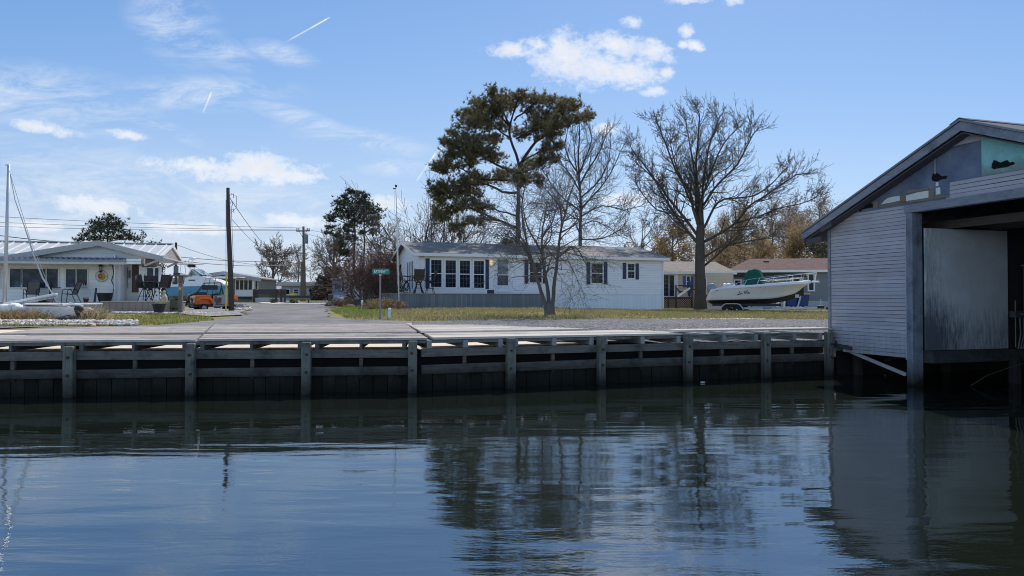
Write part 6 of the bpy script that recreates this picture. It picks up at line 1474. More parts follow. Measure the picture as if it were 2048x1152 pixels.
for x in (P(40, 600, Yc).x, P(130, 600, Yc).x): m = MB(); m.tube([(x, Yc - .2, 1.70), (x, Yc + 2.3, 1.70)], .05, 8); m.build('cross_beam', M_GALV, t)
m = MB(); m.box(P(42, 600, Yc).x, Yc + .1, 1.69, P(128, 600, Yc).x, Yc + 2.0, 1.71); m.build('trampoline', mat('tan_canvas', (.40, .34, .30), .9), t)
mb_, mt_ = P(9, 612, Yc + .3), P(17.5, 329, Yc + .3)
m = MB(); m.tube([mb_, mb_.lerp(mt_, .5), mt_], [.065, .06, .045], 8); m.build('mast', mat('pale_mast_aluminium', (.52, .53, .56), .35, .1, 3, metal=.3), t, smooth=True)
bA, bB = P(10, 611, Yc + .2), P(112, 592, Yc - .3)
m = MB(); m.tube([bA, bB], .06, 8); m.build('boom', M_GALV, t); m = MB()
for i in range(34): f = i / 33; m.ball(bA.lerp(bB, f) + Vector((0, -.01, .05)), .075, .06, .055, 7, 5)
m.build('furled_sail', mat('white_sailcloth', (.76, .76, .74), .7), t, smooth=True)
M_LINE = mat('pale_rope', (.5, .5, .5), .8)
q = [P(19, 342, Yc), P(30, 400, Yc), P(48, 450, Yc), P(66, 505, Yc), P(85, 555, Yc), P(108, 592, Yc)]
m = MB(); m.tube(q, [.012, .014, .018, .03, .028, .02], 5); m.tube([P(18, 340, Yc), P(60, 478, Yc), P(104, 588, Yc), P(120, 613, Yc)], .01, 4); m.build('forestay', M_LINE, t)
m = MB(); m.tube([P(104, 583, Yc), P(110, 596, Yc), P(106, 592, Yc)], .02, 5); m.tube([P(17, 330, Yc), P(11, 330, Yc)], .02, 4); m.build('rigging', M_LINE, t)
bg = MB(); 
for (x, y, r1, r2) in ((8, 617, .30, .16), (22, 618, .34, .17), (38, 617, .26, .14), (30, 612, .2, .1)): c = P(x, y, Yc - .3); bg.ball(c, r1, .25, r2, 12, 8, .06)
bg.build('sail_bag', mat('white_sailcloth', (.76, .76, .74), .7), t, smooth=True)
m = MB(); a_, b_ = P(139, 606, Yc), P(166, 612, Yc); m.beam(a_, b_, .04, .05); m.build('tiller', M_HULL, t)
# stump with rope, ornamental grasses, stones
st = thing('driftwood_stump', 'dark round topped driftwood stump before the catamaran hull', 'stump', on_ground(156, 24.0))
m = MB(); p0 = P(156, 640, 24) - st.location; zz = lambda y: Zof(156, y, 24) - st.location.z
m.tube([(0, 0, -.1), (.0, 0, zz(632)), (.02, 0, zz(625)), (.03, 0, zz(618)), (.05, 0, zz(613)), (.06, 0, zz(611))], [.07, .06, .11, .15, .12, .03], 10); m.build('trunk', mat('dark_driftwood', (.035, .033, .036), .9, .3), st, smooth=True)
m = MB(); m.ball((-.34, .05, .08), .42, .2, .18, 10, 6, .12); m.build('root', mat('dark_driftwood', (.035, .033, .036), .9, .3), st, smooth=True)
def grass_clump(label, px, Y, w, h, seed, cols, n=420, group='ornamental grass clumps', lean=0):
    T = Tree(seed); b = on_ground(px, Y); t = thing('grass_clump', label, 'ornamental grass', b, 0, group)
    for _ in range(n):
        x, y = T.rg.gauss(0, w * .45), T.rg.gauss(0, .22); d = Vector((x / w * 1.1 + T.rg.uniform(-.5, .5) + lean, T.rg.uniform(-.5, .4), T.rg.uniform(.7, 1.4))).normalized(); l = h * T.rg.uniform(.6, 1.25)
        p0 = Vector((x, y, 0)); p1 = p0 + d * l * .6; p2 = p1 + (d + Vector((d.x * .6, d.y * .6, -.75))).normalized() * l * .5; s = Vector((.010, 0, 0))
        T.buds.add([p0 - s, p0 + s, p1 + s * .8, p1 - s * .8, p2], [(0, 1, 2, 3), (3, 2, 4)])
    T.buds.build('blades', leaf_mat('dry_grass_' + str(seed), cols, .8, .3), t, recalc=False)
STRAW = [(.10, .06, .03), (.27, .18, .09), (.46, .36, .20)]
grass_clump('brown dry grass clump at the far left below the sail bag', 18, 24.2, .55, .5, 71, STRAW); grass_clump('wide dry grass clump in front of the middle of the catamaran hull', 62, 24.2, .6, .5, 72, STRAW, 480, lean=-.3)
grass_clump('thin green grass tuft at the right of the wide dry clump', 94, 24.2, .2, .38, 74, [(.08, .09, .03), (.2, .2, .07)], 120)
grass_clump('pale straw grass clump right of the driftwood stump', 186, 24.3, .42, .62, 73, [(.16, .13, .06), (.36, .29, .16), (.55, .46, .30)], 620, lean=-.2)
sb = MB(); rg = random.Random(31)
for _ in range(3600):
    px = rg.uniform(-60, 275); Y = rg.uniform(22.0, 23.8) if px < 190 else rg.uniform(22.4, 24.4)
    b = on_ground(px, Y); r = rg.uniform(.03, .068); sb.ball(b + Vector((0, 0, r * .45 + (.09 if 22.5 < Y < 23.6 else .03) * rg.random())), r * rg.uniform(.9, 1.5), r, r * .75, 7, 5, .13, rg)
def stone_mat():
    t = NT('pale_river_stones'); c = t.ramp(t.island(), [(0, (.34, .27, .22)), (.3, (.56, .48, .42)), (.6, (.70, .63, .56)), (.85, (.80, .76, .72)), (1, (.48, .24, .17))]); w = t.new('ShaderNodeNewGeometry').outputs['Position']
    return t.out(t.mix(t.math('MULTIPLY', t.noise(w, 30, 3), .35), c, (.3, .26, .23)), .85, None, 0, .2)
kind(sb.build('stone_border', stone_mat(), smooth=True, recalc=False), 'stuff')
sb = MB()
for _ in range(900):
    f = rg.random(); px = 225 + 185 * f; Y = 33.6 - .6 * f + rg.uniform(-.3, 1.0); b = on_ground(px, Y); r = rg.uniform(.03, .085); sb.ball(b + Vector((0, 0, r * .5)), r * 1.3, r, r * .7, 6, 4, .15, rg)
for _ in range(260): px = rg.uniform(470, 500); Y = rg.uniform(41, 46); b = on_ground(px, Y); r = rg.uniform(.05, .13); sb.ball(b + Vector((0, 0, r * .5)), r * 1.3, r, r * .7, 6, 4, .15, rg)
kind(sb.build('yard_stones', stone_mat(), smooth=True, recalc=False), 'stuff')
def rock(label, px, Y, w, h, seed, group, col=(.30, .26, .23)):
    rg = random.Random(seed); b = on_ground(px, Y); m = MB(); m.ball((0, 0, h * .4), w, w * .8, h * .6, 9, 6, .22, rg); o = m.build('rock', mat('brown_grey_rock_%d' % seed, col, .95, .4, 5, .6, 12), None, smooth=False); o.location = b; tag(o, label, 'rock', group)
rock('larger grey rock right of the dark pole at the road edge', 482, 42, .34, .34, 3, 'rocks by the road'); rock('smaller rock behind the larger grey rock by the pole', 491, 44, .2, .3, 4, 'rocks by the road'); rock('low flat pale rock close to the dark pole foot', 473, 41, .3, .18, 5, 'rocks by the road', (.4, .36, .32))
rg = random.Random(19)
pile = [(662, 608, .5, .4), (672, 603, .55, .55), (682, 600, .5, .5), (690, 604, .45, .4), (697, 599, .5, .5), (668, 612, .35, .25), (680, 609, .4, .3), (655, 611, .3, .2)]
labs = ['lowest left rock of the pile before the blue house', 'broad rock near the middle left of the pile', 'upper middle rock of the pile below the blue house', 'rock at the right middle of the brown pile', 'top right rock of the pile beside the white stairs', 'small low rock at the front of the brown pile', 'front right flat rock of the brown pile', 'stray rock at the pile’s left by the road']
for i, ((px, py, w, h), lab) in enumerate(zip(pile, labs)):
    Y = 57 + rg.uniform(-1, 1); b = P(px, py, Y); m = MB(); m.ball((0, 0, 0), w * .75, w * .6, h * .5, 9, 6, .25, rg); o = m.build('rock', mat('tawny_pile_rock_%d' % (i % 3), [(.30, .20, .13), (.22, .15, .11), (.40, .31, .23)][i % 3], .95, .4, 5, .6, 12)); o.location = b; tag(o, lab, 'rock', 'rock pile by the blue house')
hm = MB(); hb = on_ground(680, 57.6); hm.ball((hb.x, hb.y + .6, hb.z - .15), 1.2, .8, .45, 14, 8, .08, rg); kind(hm.build('earth_mound', mat('brown_soil', (.12, .085, .06), .95, .35, 4)), 'structure')
# plants by the porch
def bush(label, px, Y, w, h, seed, leafm, n=260, ls=.12, name='shrub', z=None, cat='shrub', stems=True):
    T = Tree(seed); b = on_ground(px, Y)
    if z is not None: b.z = z
    for _ in range(n):
        d = T.jit(1)
        while d.length > 1: d = T.jit(1)
        T.tips.append((b + Vector((d.x * w, d.y * w * .7, h * (.5 + .5 * d.z))), d))
    for _ in range(9): T.twig.tube([b, b + Vector((T.rg.uniform(-w, w) * .5, T.rg.uniform(-w, w) * .3, h * .7))], .012, 3)
    T.leaves(3, ls, .12); T.finish(name, label, b, BARK_D, TW_D, leafm, None, cat)
bush('dark green shrub between the red shrub and the porch', 796, 43.6, .75, 1.25, 81, PINE_DARK, 300, .11, z=2.0)
bush('dry orange brown perennial clump at the porch corner', 772, 38.8, 1.15, .62, 82, leaf_mat('rusty_dry_leaves', [(.13, .07, .035), (.27, .15, .07), (.34, .25, .12)], trans=.3), 420, .10, 'perennial_clump', cat='plant')
bush('bright yellow green shrub low beside the rusty clump', 752, 40.0, .85, .55, 83, leaf_mat('yellow_green_leaves', [(.09, .13, .02), (.22, .26, .05), (.36, .36, .10)], trans=.3), 260, .09)
bush('small brown shrub left of the rusty clump on the lawn', 741, 38.0, .7, .38, 84, leaf_mat('brown_bed_leaves', [(.10, .07, .04), (.2, .15, .08), (.24, .2, .09)], trans=.2), 200, .09)
# ------------------------------------------------------------------ wheels
def wheel(parent, x, y, r, w, rimc, side=-1, name='wheel'):
    """tyre as the part, rim as its sub-part; the face looks along side*y"""
    m = MB(); prof = [(r * .62, -w / 2), (r * .92, -w / 2), (r, -w * .36), (r, w * .36), (r * .92, w / 2), (r * .62, w / 2), (r * .60, 0)]
    m.lathe([(a, b) for a, b in prof], (x, y, r), 20, 'y'); o = m.build(name, M_RUB, parent)
    m = MB(); m.lathe([(r * .61, side * w * .35), (r * .58, side * w * .46), (r * .42, side * w * .34), (r * .22, side * w * .40), (r * .18, side * w * .52), (.01, side * w * .52)], (x, y, r), 16, 'y')
    for k in range(5): a = 2 * math.pi * k / 5; m.beam((x + r * .2 * math.cos(a), y + side * w * .42, r + r * .2 * math.sin(a)), (x + r * .58 * math.cos(a), y + side * w * .42, r + r * .58 * math.sin(a)), r * .16, .03, (0, 1, 0))
    m.build('rim', rimc, o); return o
M_RIM = mat('grey_wheel_rim', (.38, .39, .42), .35, .1, metal=.5)
# ------------------------------------------------------------------ orange utility cart shaped like an old open four wheel drive
b = on_ground(419, 43.5); b.z = Zof(420, 623, 43.5)
jc = thing('golf_cart', 'orange golf cart with old open truck styling, tan grille and pale roof', 'golf cart', (b.x - .42, b.y - .1, b.z), R(180 + 42)); jc.scale = (.83, .85, 1.0)
M_ORG = mat('orange_body_paint', (.85, .17, .022), .3, .08, 3); M_TANP = mat('tan_grille_paint', (.74, .58, .38), .5, .1); M_DKP = mat('dark_cart_plastic', (.03, .03, .034), .6); M_GRYP = mat('silver_grey_panel', (.30, .31, .34), .4, .1)
# local: x forward, origin between front wheels
yy = .60
m = MB(); m.prism([(.62, .42), (.62, .90), (.50, .95), (-.55, 1.0), (-.55, .42)], -.42, .42); m.build('hood', M_ORG, jc, bevel=.03)
for s in (-1, 1):
    m = MB(); pl = [(.60, .66), (.56, .78), (.30, .86), (-.36, .86), (-.50, .74), (-.58, .45), (-.52, .43), (-.42, .62), (-.30, .74), (.22, .76), (.44, .68), (.55, .58)]
    m.prism(pl, s * .425, s * .74); m.build('fender', M_ORG, jc, bevel=.012)
    m = MB(); m.prism([(-.58, .30), (-.58, .95), (-.66, .95), (-.70, .40), (-1.38, .38), (-1.36, .30)], s * .58, s * .62); m.build('side_sill', M_GRYP, jc)
    m = MB(); m.prism([(-1.30, .32), (-1.55, .46), (-1.85, .80), (-1.98, .97), (-2.35, .98), (-2.35, .62), (-2.22, .74), (-1.98, .74), (-1.76, .56), (-1.70, .32)], s * .585, s * .66); m.build('rear_quarter', M_ORG, jc, bevel=.01)
    m = MB(); m.prism([(-1.28, .40), (-1.55, .52), (-1.86, .88), (-1.86, .99), (-1.20, .99), (-1.18, .45)], s * .555, s * .583); m.build('side_panel', M_GRYP, jc)
m = MB(); m.box(.625, -.40, .42, .66, .40, .92); gr = m.build('grille', M_TANP, jc, bevel=.012)
for k in range(7): y = -.18 + .06 * k; m = MB(); m.box(.655, y - .014, .52, .668, y + .014, .80); m.build('grille_slot', M_DKP, gr)
for s in (-1, 1):
    m = MB(); m.lathe([(.085, .0), (.095, .03), (.08, .045), (.02, .05)], (.655, s * .29, .76), 14, 'x'); m.build('headlight', glass_mat('headlight_glass', (.35, .33, .28), .1), jc)
    m = MB(); m.ball((.60, s * .62, .82), .03, .05, .03); m.build('marker_light', mat('amber_lens', (.6, .2, .03), .3), jc)
m = MB(); m.box(.72, -.68, .36, .80, .68, .50); m.build('bumper', M_DKP, jc, bevel=.02)
m = MB(); m.box(-2.35, -.56, .28, .45, .56, .42); m.build('floor', M_DKP, jc)
m = MB(); m.box(-.58, -.55, .42, -.62, .55, 1.02); m.build('dashboard', M_DKP, jc)
for s in (-1, 1):
    m = MB(); m.tube([(-.52, s * .55, .98), (-.78, s * .54, 1.99)], .022, 6); m.build('windshield_post', M_BLK, jc)
    m = MB(); m.tube([(-2.05, s * .54, .98), (-1.95, s * .54, 1.99)], .022, 6); m.build('roof_post', M_BLK, jc)
m = MB(); m.tube([(-.62, -.54, 1.36), (-.62, .54, 1.36)], .015, 5); m.tube([(-.53, -.54, 1.0), (-.53, .54, 1.0)], .018, 5); m.build('windshield_bar', M_BLK, jc)
m = MB(); m.box(-2.28, -.60, 1.995, -.50, .60, 2.05); m.build('roof', mat('pale_cart_roof', (.62, .62, .60), .5), jc, bevel=.025)
m = MB(); m.box(-1.78, -.52, .78, -1.25, .52, .92); m.build('seat', mat('pale_vinyl', (.50, .48, .46), .6), jc, bevel=.04)
m = MB(); m.prism([(-1.72, .92), (-1.84, 1.38), (-1.94, 1.38), (-1.82, .92)], -.5, .5); m.build('seat_back', mat('pale_vinyl', (.50, .48, .46), .6), jc, bevel=.03)
k = 14; m = MB(); m.tube([(-.98 + .05 * math.sin(2 * math.pi * i / k), .25 + .17 * math.cos(2 * math.pi * i / k), 1.10 + .15 * math.sin(2 * math.pi * i / k)) for i in range(k + 1)], .014, 5, cap=False); m.tube([(-.62, .25, .9), (-.98, .25, 1.1)], .016, 5); m.build('steering_wheel', M_BLK, jc)
for x in (0.06, -1.98):
    for s in (-1, 1): wheel(jc, x, s * .56, .29, .22, M_RIM, s).scale = (1, 1, .8)
# ------------------------------------------------------------------ dark cart behind it
b = on_ground(392, 50); dc = thing('utility_cart', 'black utility cart half hidden behind the orange cart', 'cart', (b.x + .2, b.y, Zof(392, 617, 50)), R(200))
m = MB(); m.prism([(.7, .5), (.62, .9), (.1, 1.12), (-.5, 1.12), (-.55, .7), (-1.6, .7), (-1.6, 1.0), (-1.7, 1.0), (-1.7, .45)], -.6, .6); m.build('body', mat('gloss_black_paint', (.012, .012, .014), .25), dc, bevel=.03)
m = MB(); m.box(-.9, -.5, .9, -1.35, .5, 1.02); m.prism([(-1.3, 1.0), (-1.42, 1.5), (-1.5, 1.5), (-1.4, 1.0)], -.5, .5); m.build('seat', M_DKP, dc, bevel=.02)
m = MB()
for s in (-1, 1): m.tube([(.1, s * .58, 1.1), (-.35, s * .56, 1.75), (-1.4, s * .56, 1.78), (-1.55, s * .58, 1.0)], .025, 6)
m.tube([(-.35, -.56, 1.75), (-.35, .56, 1.75)], .025, 6); m.tube([(-1.4, -.56, 1.78), (-1.4, .56, 1.78)], .025, 6); m.build('roll_cage', M_BLK, dc)
m = MB(); m.box(-1.2, -.5, 1.3, -.2, .5, 1.62); m.build('storage_bag', M_DKP, dc, bevel=.05)
m = MB(); m.prism([(.62, .92), (.78, .70), (.8, .72), (.64, .95)], -.55, .55); m.build('hood_rack', M_GALV, dc)
for x in (.35, -1.2):
    for s in (-1, 1): wheel(dc, x, s * .6, .32, .24, M_RIM, s)
# ------------------------------------------------------------------ blue hulled cabin boat
Yb = 58.0; b = on_ground(385, Yb); ang = R(-12)
zg = Zof(380, 612, Yb)
bb = thing('cabin_boat', 'blue hulled white cabin boat with hardtop parked behind the orange cart', 'boat', (P(336, 600, Yb).x, Yb + .6, zg), ang); bb.scale = (.80, .80, .80)
M_BLUEH = mat('sky_blue_gelcoat', (.10, .30, .46), .3, .06, 2)
Lb = 6.35; st = []; st2 = []
for i in range(13):
    f = i / 12; taper = (1 - max(0, f - .45) ** 2 / .3025 * 1.0); bsr = 1.15 * max(.02, max(0, taper) ** .6); x = Lb * f
    zk = .62 + .9 * max(0, f - .62) ** 2 / .1444; sh = 1.88 + .12 * f; zc = 1.02 + .5 * max(0, f - .5) ** 2 / .25
    st.append((x - .15 * (1 - f), min(zk, sh - .1), bsr * .86, min(zc, sh - .06), bsr, sh, 0)); st2.append((x, sh, bsr * 1.0, sh + .02, bsr * .97, sh + .24 + .03 * f, 0))
hull(st, M_BLUEH, 'hull', bb)
hull(st2, M_HULL, 'topsides', bb)
m = MB(); m.prism([(1.9, 2.1), (2.0, 2.75), (2.6, 3.05), (3.5, 3.05), (4.9, 2.75), (6.2, 2.32), (6.45, 2.1)], -.75, .75); m.build('cabin', M_HULL, bb, bevel=.10)
m = MB(); m.prism([(2.35, 3.04), (2.75, 3.62), (3.0, 3.66), (4.0, 3.06)], -.66, .66); m.build('windscreen', glass_mat('pale_screen_glass', (.20, .27, .28), .08), bb)
m = MB()
for s in (-1, 1): m.tube([(4.05, s * .67, 3.05), (2.95, s * .64, 3.70), (2.7, s * .64, 3.66), (2.3, s * .67, 3.04)], .03, 5); m.tube([(3.3, s * .67, 3.06), (2.9, s * .65, 3.68)], .025, 5)
m.build('screen_frame', M_HULL, bb)
for s in (-1, 1):
    for pq_ in ([(1.35, s * .8, 2.1), (1.6, s * .72, 4.15)], [(2.2, s * .75, 3.0), (2.0, s * .72, 4.15)], [(2.0, s * .72, 4.15), (3.6, s * .70, 3.05)]): m = MB(); m.tube(pq_, .032, 6); m.build('top_support', M_HULL, bb)
m = MB(); m.box(.95, -.95, 4.15, 3.0, .95, 4.24); m.build('hardtop', M_HULL, bb, bevel=.03)
m = MB(); m.lathe([(.30, 0), (.32, .05), (.32, .2), (.26, .26), (.05, .28)], (2.35, 0, 4.62), 14); m.tube([(2.35, 0, 4.24), (2.35, 0, 4.63)], .08, 6); m.build('radar_dome', M_HULL, bb)
m = MB(); m.box(2.0, -.3, 3.88, 2.5, .3, 4.14); m.build('electronics_box', M_DKP, bb)
for k in range(6): x = .9 + .12 * k; m = MB(); m.tube([(x, -.7 + .28 * k, 4.2), (x - .12, -.7 + .28 * k, 4.62)], .03, 5); m.build('rod_holder', M_GALV, bb)
m = MB()
for s in (-1, 1): m.tube([(4.2, s * .8, 2.2), (4.5, s * .82, 2.95), (6.3, s * .35, 2.95), (7.2, 0, 2.95)], .022, 5)
m.build('bow_rail', M_GALV, bb)
m = MB(); m.box(5.4, -.15, 2.66, 5.55, .15, 2.70); m.box(2.5, -.78, 2.5, 3.2, -.74, 2.62); m.build('port_hatch', mat('dark_port', (.04, .045, .05), .3), bb)
m = MB(); m.prism([(-.35, .8), (-.45, 2.3), (-.1, 2.5), (.0, 1.2), (-.1, .8)], -.25, .25); m.build('outboard_motor', mat('pale_motor_cowl', (.55, .52, .48), .4), bb, bevel=.06)
tr = thing('boat_trailer', 'dark boat trailer under the blue hulled cabin boat', 'trailer', bb.location, ang); tr.scale = (.80, .80, .80)
m = MB(); m.box(1.9, -.8, .44, 2.0, .8, .52); m.box(-.3, -.9, .42, 5.6, -.8, .54); m.box(-.3, .8, .42, 5.6, .9, .54); m.beam((5.55, -.85, .48), (7.0, 0, .48), .1, .1); m.beam((5.55, .85, .48), (7.0, 0, .48), .1, .1); m.build('frame', M_GALV, tr)
for x in (.5, 2.5, 4.4): m = MB(); m.box(x, -.8, .46, x + .1, .8, .64); m.build('bunk', M_DKP, tr)
for x in (1.5, 2.3):
    for s in (-1, 1): wheel(tr, x, s * 1.02, .33, .2, M_RIM, s)
# ------------------------------------------------------------------ white boat named La Vie on its trailer
ANG = R(-30); sp0 = P(1423, 600, 51.5); zg = 1.0
lv = thing('motor_boat', 'white open motor boat with green cover and black script name on a trailer', 'boat', (sp0.x, 51.5, zg), ANG)
M_LV = mat('cream_white_gelcoat', (.74, .70, .66), .3, .05, 1.5); M_BOT = mat('black_bottom_paint', (.028, .026, .028), .7, .3); M_DECKW = mat('white_deck_gelcoat', (.76, .77, .80), .35, .04, 2)
LL = 6.15; ups = []; bot = []; shv = []
def lv_dim(f):
    taper = 1 - max(0, f - .38) ** 2 / .3844; bs = 1.18 * max(.0, taper) ** .55 + .015; bc = 1.02 * max(0, 1 - max(0, f - .28) ** 2 / .42) ** .8 * (1 - .35 * f * f) + .01
    sh = 1.60 + .36 * f ** 1.3; zc = .80 + .16 * f + .55 * max(0, f - .6) ** 2 / .16; zk = .52 + .62 * max(0, f - .45) ** 2.2 / .268
    if f > .93: zc = zc + (f - .93) * 3
    return bs, min(bc, bs * .93), sh, min(zc, sh - .10), min(zk, zc - .03, sh - .14)
N = 24
for i in range(N + 1):
    f = i / N; bs, bc, sh, zc, zk = lv_dim(f); rake = -.10 * 0; x = LL * f
    xs_ = x + .42 * f ** 3
    ups.append((x, xs_, bs, bc, sh, zc, zk))
def loft(secs, mt, name, parent, smooth=True):
    m = MB(); k = len(secs[0])
    for s in secs: m.v.extend(s)
    for i in range(len(secs) - 1):
        for j in range(k - 1): m.f.append((i * k + j, i * k + j + 1, (i + 1) * k + j + 1, (i + 1) * k + j))
    m.f.append(tuple(range(k))); m.f.append(tuple(reversed(range((len(secs) - 1) * k, len(secs) * k))))
    return m.build(name, mt, parent, smooth=smooth)
def side_pt(f, v, s):
    """hull side: v 0 at chine, 1 at sheer"""
    bs, bc, sh, zc, zk = lv_dim(f); x = LL * f + .42 * f ** 3 * v ** 1.2; flare = v ** (1 + .9 * f)
    if f < .06: x += (.06 - f) / .06 * (-.10 + .52 * max(0, v - .25))
    return Vector((x, s * (bc + (bs - bc) * flare), zc + (sh - zc) * v))
secs = [[tuple(side_pt(i / N, j / 6, -1)) for j in range(6, -1, -1)] + [tuple(side_pt(i / N, j / 6, 1)) for j in range(0, 7)] for i in range(N + 1)]
loft(secs, M_LV, 'hull', lv)
secs = []
for i in range(N + 1):
    f = i / N; bs, bc, sh, zc, zk = lv_dim(f); x = LL * f; e = .003
    secs.append([(x, -bc - e, zc + e), (x, -bc * .55, zc * .42 + zk * .58), (x, 0, zk), (x, bc * .55, zc * .42 + zk * .58), (x, bc + e, zc + e)])
loft(secs, M_BOT, 'bottom', lv, False)
secs = []
for i in range(N + 1):
    f = i / N; p = side_pt(f, 1, 1); q = side_pt(f, .985, 1); bw = max(p.y, .02); hh = .10 + .04 * f
    drop = 0 if f > .16 else -.22 * (1 - f / .16)
    secs.append([(q.x, -q.y - .012, q.z - .03 + drop), (p.x, -p.y - .015, p.z + drop), (p.x, -bw * .93, p.z + hh + drop), (p.x, 0, p.z + hh + .05 + drop), (p.x, bw * .93, p.z + hh + drop), (p.x, p.y + .015, p.z + drop), (q.x, q.y + .012, q.z - .03 + drop)])
loft(secs, M_DECKW, 'gunwale', lv, False)
m = MB(); m.prism([(LL + .25, 1.98), (LL + .95, 2.0), (LL + .95, 2.08), (LL - .1, 2.12)], -.16, .16); m.build('bow_pulpit', M_DECKW, lv, bevel=.02)
m = MB(); m.tube([(LL + .55, 0, 2.1), (LL + .9, 0, 2.16), (LL + 1.0, 0, 2.02), (LL + .86, 0, 1.94)], .03, 6); m.beam((LL + .95, -.12, 2.0), (LL + .95, .12, 2.0), .05, .1); m.build('anchor', M_GALV, lv)
# console under a green cover
cv = MB(); g = []
for i, (x, z0, z1, hw) in enumerate(((2.32, 1.72, 2.02, .42), (2.40, 1.72, 2.62, .50), (2.65, 1.72, 2.92, .52), (3.05, 1.72, 2.96, .52), (3.35, 1.72, 2.84, .50), (3.55, 1.72, 2.35, .48), (3.62, 1.72, 1.98, .42))):
    g.append([(x, -hw * 1.06, z0), (x, -hw, (z0 + z1) / 2), (x, -hw * .9, z1 - .06), (x, -hw * .5, z1 + .01), (x, hw * .5, z1 + .01), (x, hw * .9, z1 - .06), (x, hw, (z0 + z1) / 2), (x, hw * 1.06, z0)])
loft(g, mat('green_tarp_cover', (.0, .085, .055), .75, .35, 3, .6, 5), 'console_cover', lv, False)
m = MB(); m.box(.95, -.6, 1.72, 1.5, .6, 1.98); m.build('bench_seat', M_DECKW, lv, bevel=.04)
# rails
for s in (-1, 1):
    rt = [Vector((side_pt(f, 1, s).x, side_pt(f, 1, s).y * .93, side_pt(f, 1, s).z + h)) for f, h in ((.13, .12), (.22, .16), (.33, .30), (.40, .44), (.50, .52), (.65, .60), (.8, .64), (.92, .66))] + [Vector((LL + .75, s * .2, 2.66))]
    m = MB(); m.tube(rt, .019, 6)
    for f, h in ((.33, .30), (.43, .46), (.56, .56), (.70, .61), (.83, .645), (.94, .66)):
        p = side_pt(f - .03, 1, s); p2 = side_pt(f, 1, s); m.tube([(p.x, p.y * .93, p.z + .08), (p2.x, p2.y * .93, p2.z + h)], .015, 5)
    m.build('side_rail', mat('bright_stainless', (.72, .72, .74), .2, .05, metal=.8), lv)
    m = MB(); m.tube([(side_pt(f, 1, s).x, side_pt(f, 1, s).y * .94, side_pt(f, 1, s).z + .33 + .05 * f) for f in (.56, .70, .83, .94)], .013, 5); m.build('mid_rail', mat('bright_stainless', (.72, .72, .74), .2, .05, metal=.8), lv)
m = MB(); m.tube([(LL + .75, -.2, 2.66), (LL + .82, 0, 2.66), (LL + .75, .2, 2.66)], .019, 6); m.tube([(LL + .7, -.14, 2.05), (LL + .78, -.1, 2.66)], .015, 5); m.tube([(LL + .7, .14, 2.05), (LL + .78, .1, 2.66)], .015, 5); m.build('pulpit_rail', mat('bright_stainless', (.72, .72, .74), .2, .05, metal=.8), lv)
m = MB(); m.tube([(2.9, .5, 1.8), (2.9, .5, 2.98)], .03, 6); m.build('rod_holder', M_DECKW, lv)
# motor
m = MB(); 
mo = [[(x, s * w, z) for s, w, z in ((-1, .20, z0), (-1, .24, (z0 + z1) / 2), (-1, .13, z1), (1, .13, z1), (1, .24, (z0 + z1) / 2), (1, .20, z0))] for x, z0, z1 in ((-.30, 1.62, 1.80), (-.22, 1.52, 1.95), (.0, 1.50, 2.02), (.22, 1.52, 1.97), (.32, 1.6, 1.8))]
loft(mo, mat('silver_grey_cowl', (.25, .28, .33), .3, .06), 'outboard_motor', lv)
m = MB(); m.box(-.30, -.08, .60, -.02, .08, 1.52); m.build('motor_leg', mat('silver_grey_cowl', (.25, .28, .33), .3, .06), lv, bevel=.03)
# name in brushed script on the side that faces the water
def on_hull(u, v): return side_pt(u, v, -1) + Vector((0, -.014, 0))
def script(strokes, f0, v0, su, sv, r=.020):
    m = MB()
    for s in strokes: m.tube([on_hull(f0 + x * su, v0 + y * sv + x * .012) for x, y in s], [r * (.65 + .5 * (i % 2)) for i in range(len(s))], 5)
    return m
letters = [[(.9, 2.0), (.75, 1.5), (.6, .8), (.35, .15), (-.1, -.3), (-.35, -.45), (-.25, -.15), (.2, .0), (.7, .0), (1.15, .05)], [(1.65, .75), (1.3, .75), (1.15, .35), (1.3, .05), (1.6, .3), (1.7, .75), (1.65, .2), (1.85, .05), (2.05, .2)],
           [(2.55, 1.5), (2.75, 1.75), (2.85, 1.2), (2.85, .4), (2.9, .0), (3.2, .7), (3.55, 1.5), (3.9, 1.95), (4.05, 1.75)], [(3.75, .75), (3.7, .3), (3.85, .05), (4.1, .3)], [(3.82, 1.15), (3.86, 1.2)], [(4.15, .3), (4.55, .55), (4.6, .8), (4.35, .75), (4.25, .3), (4.45, .05), (4.8, .2), (5.0, .35)]]
script(letters, .335, .42, .0262, .13).build('name_lettering', mat('black_vinyl_script', (.006, .006, .008), .4), lv)
m = MB(); m.tube([on_hull(.085, .83), on_hull(.10, .845), on_hull(.125, .85)], .022, 5); m.tube([on_hull(.565, .90), on_hull(.575, .90)], .02, 5); m.build('side_vent', mat('brown_side_vent', (.12, .07, .06), .5), lv)
m = MB(); m.tube([on_hull(.06, .22), on_hull(.066, .22)], .018, 5); m.tube([on_hull(.155, .22), on_hull(.161, .22)], .022, 5); m.build('through_hull', M_DKP, lv)
m = MB(); m.tube([on_hull(.44 + .012 * k, .955 + .002 * k) for k in range(6)], .012, 4); m.build('registration_stripe', mat('grey_mark', (.35, .35, .38), .5), lv)
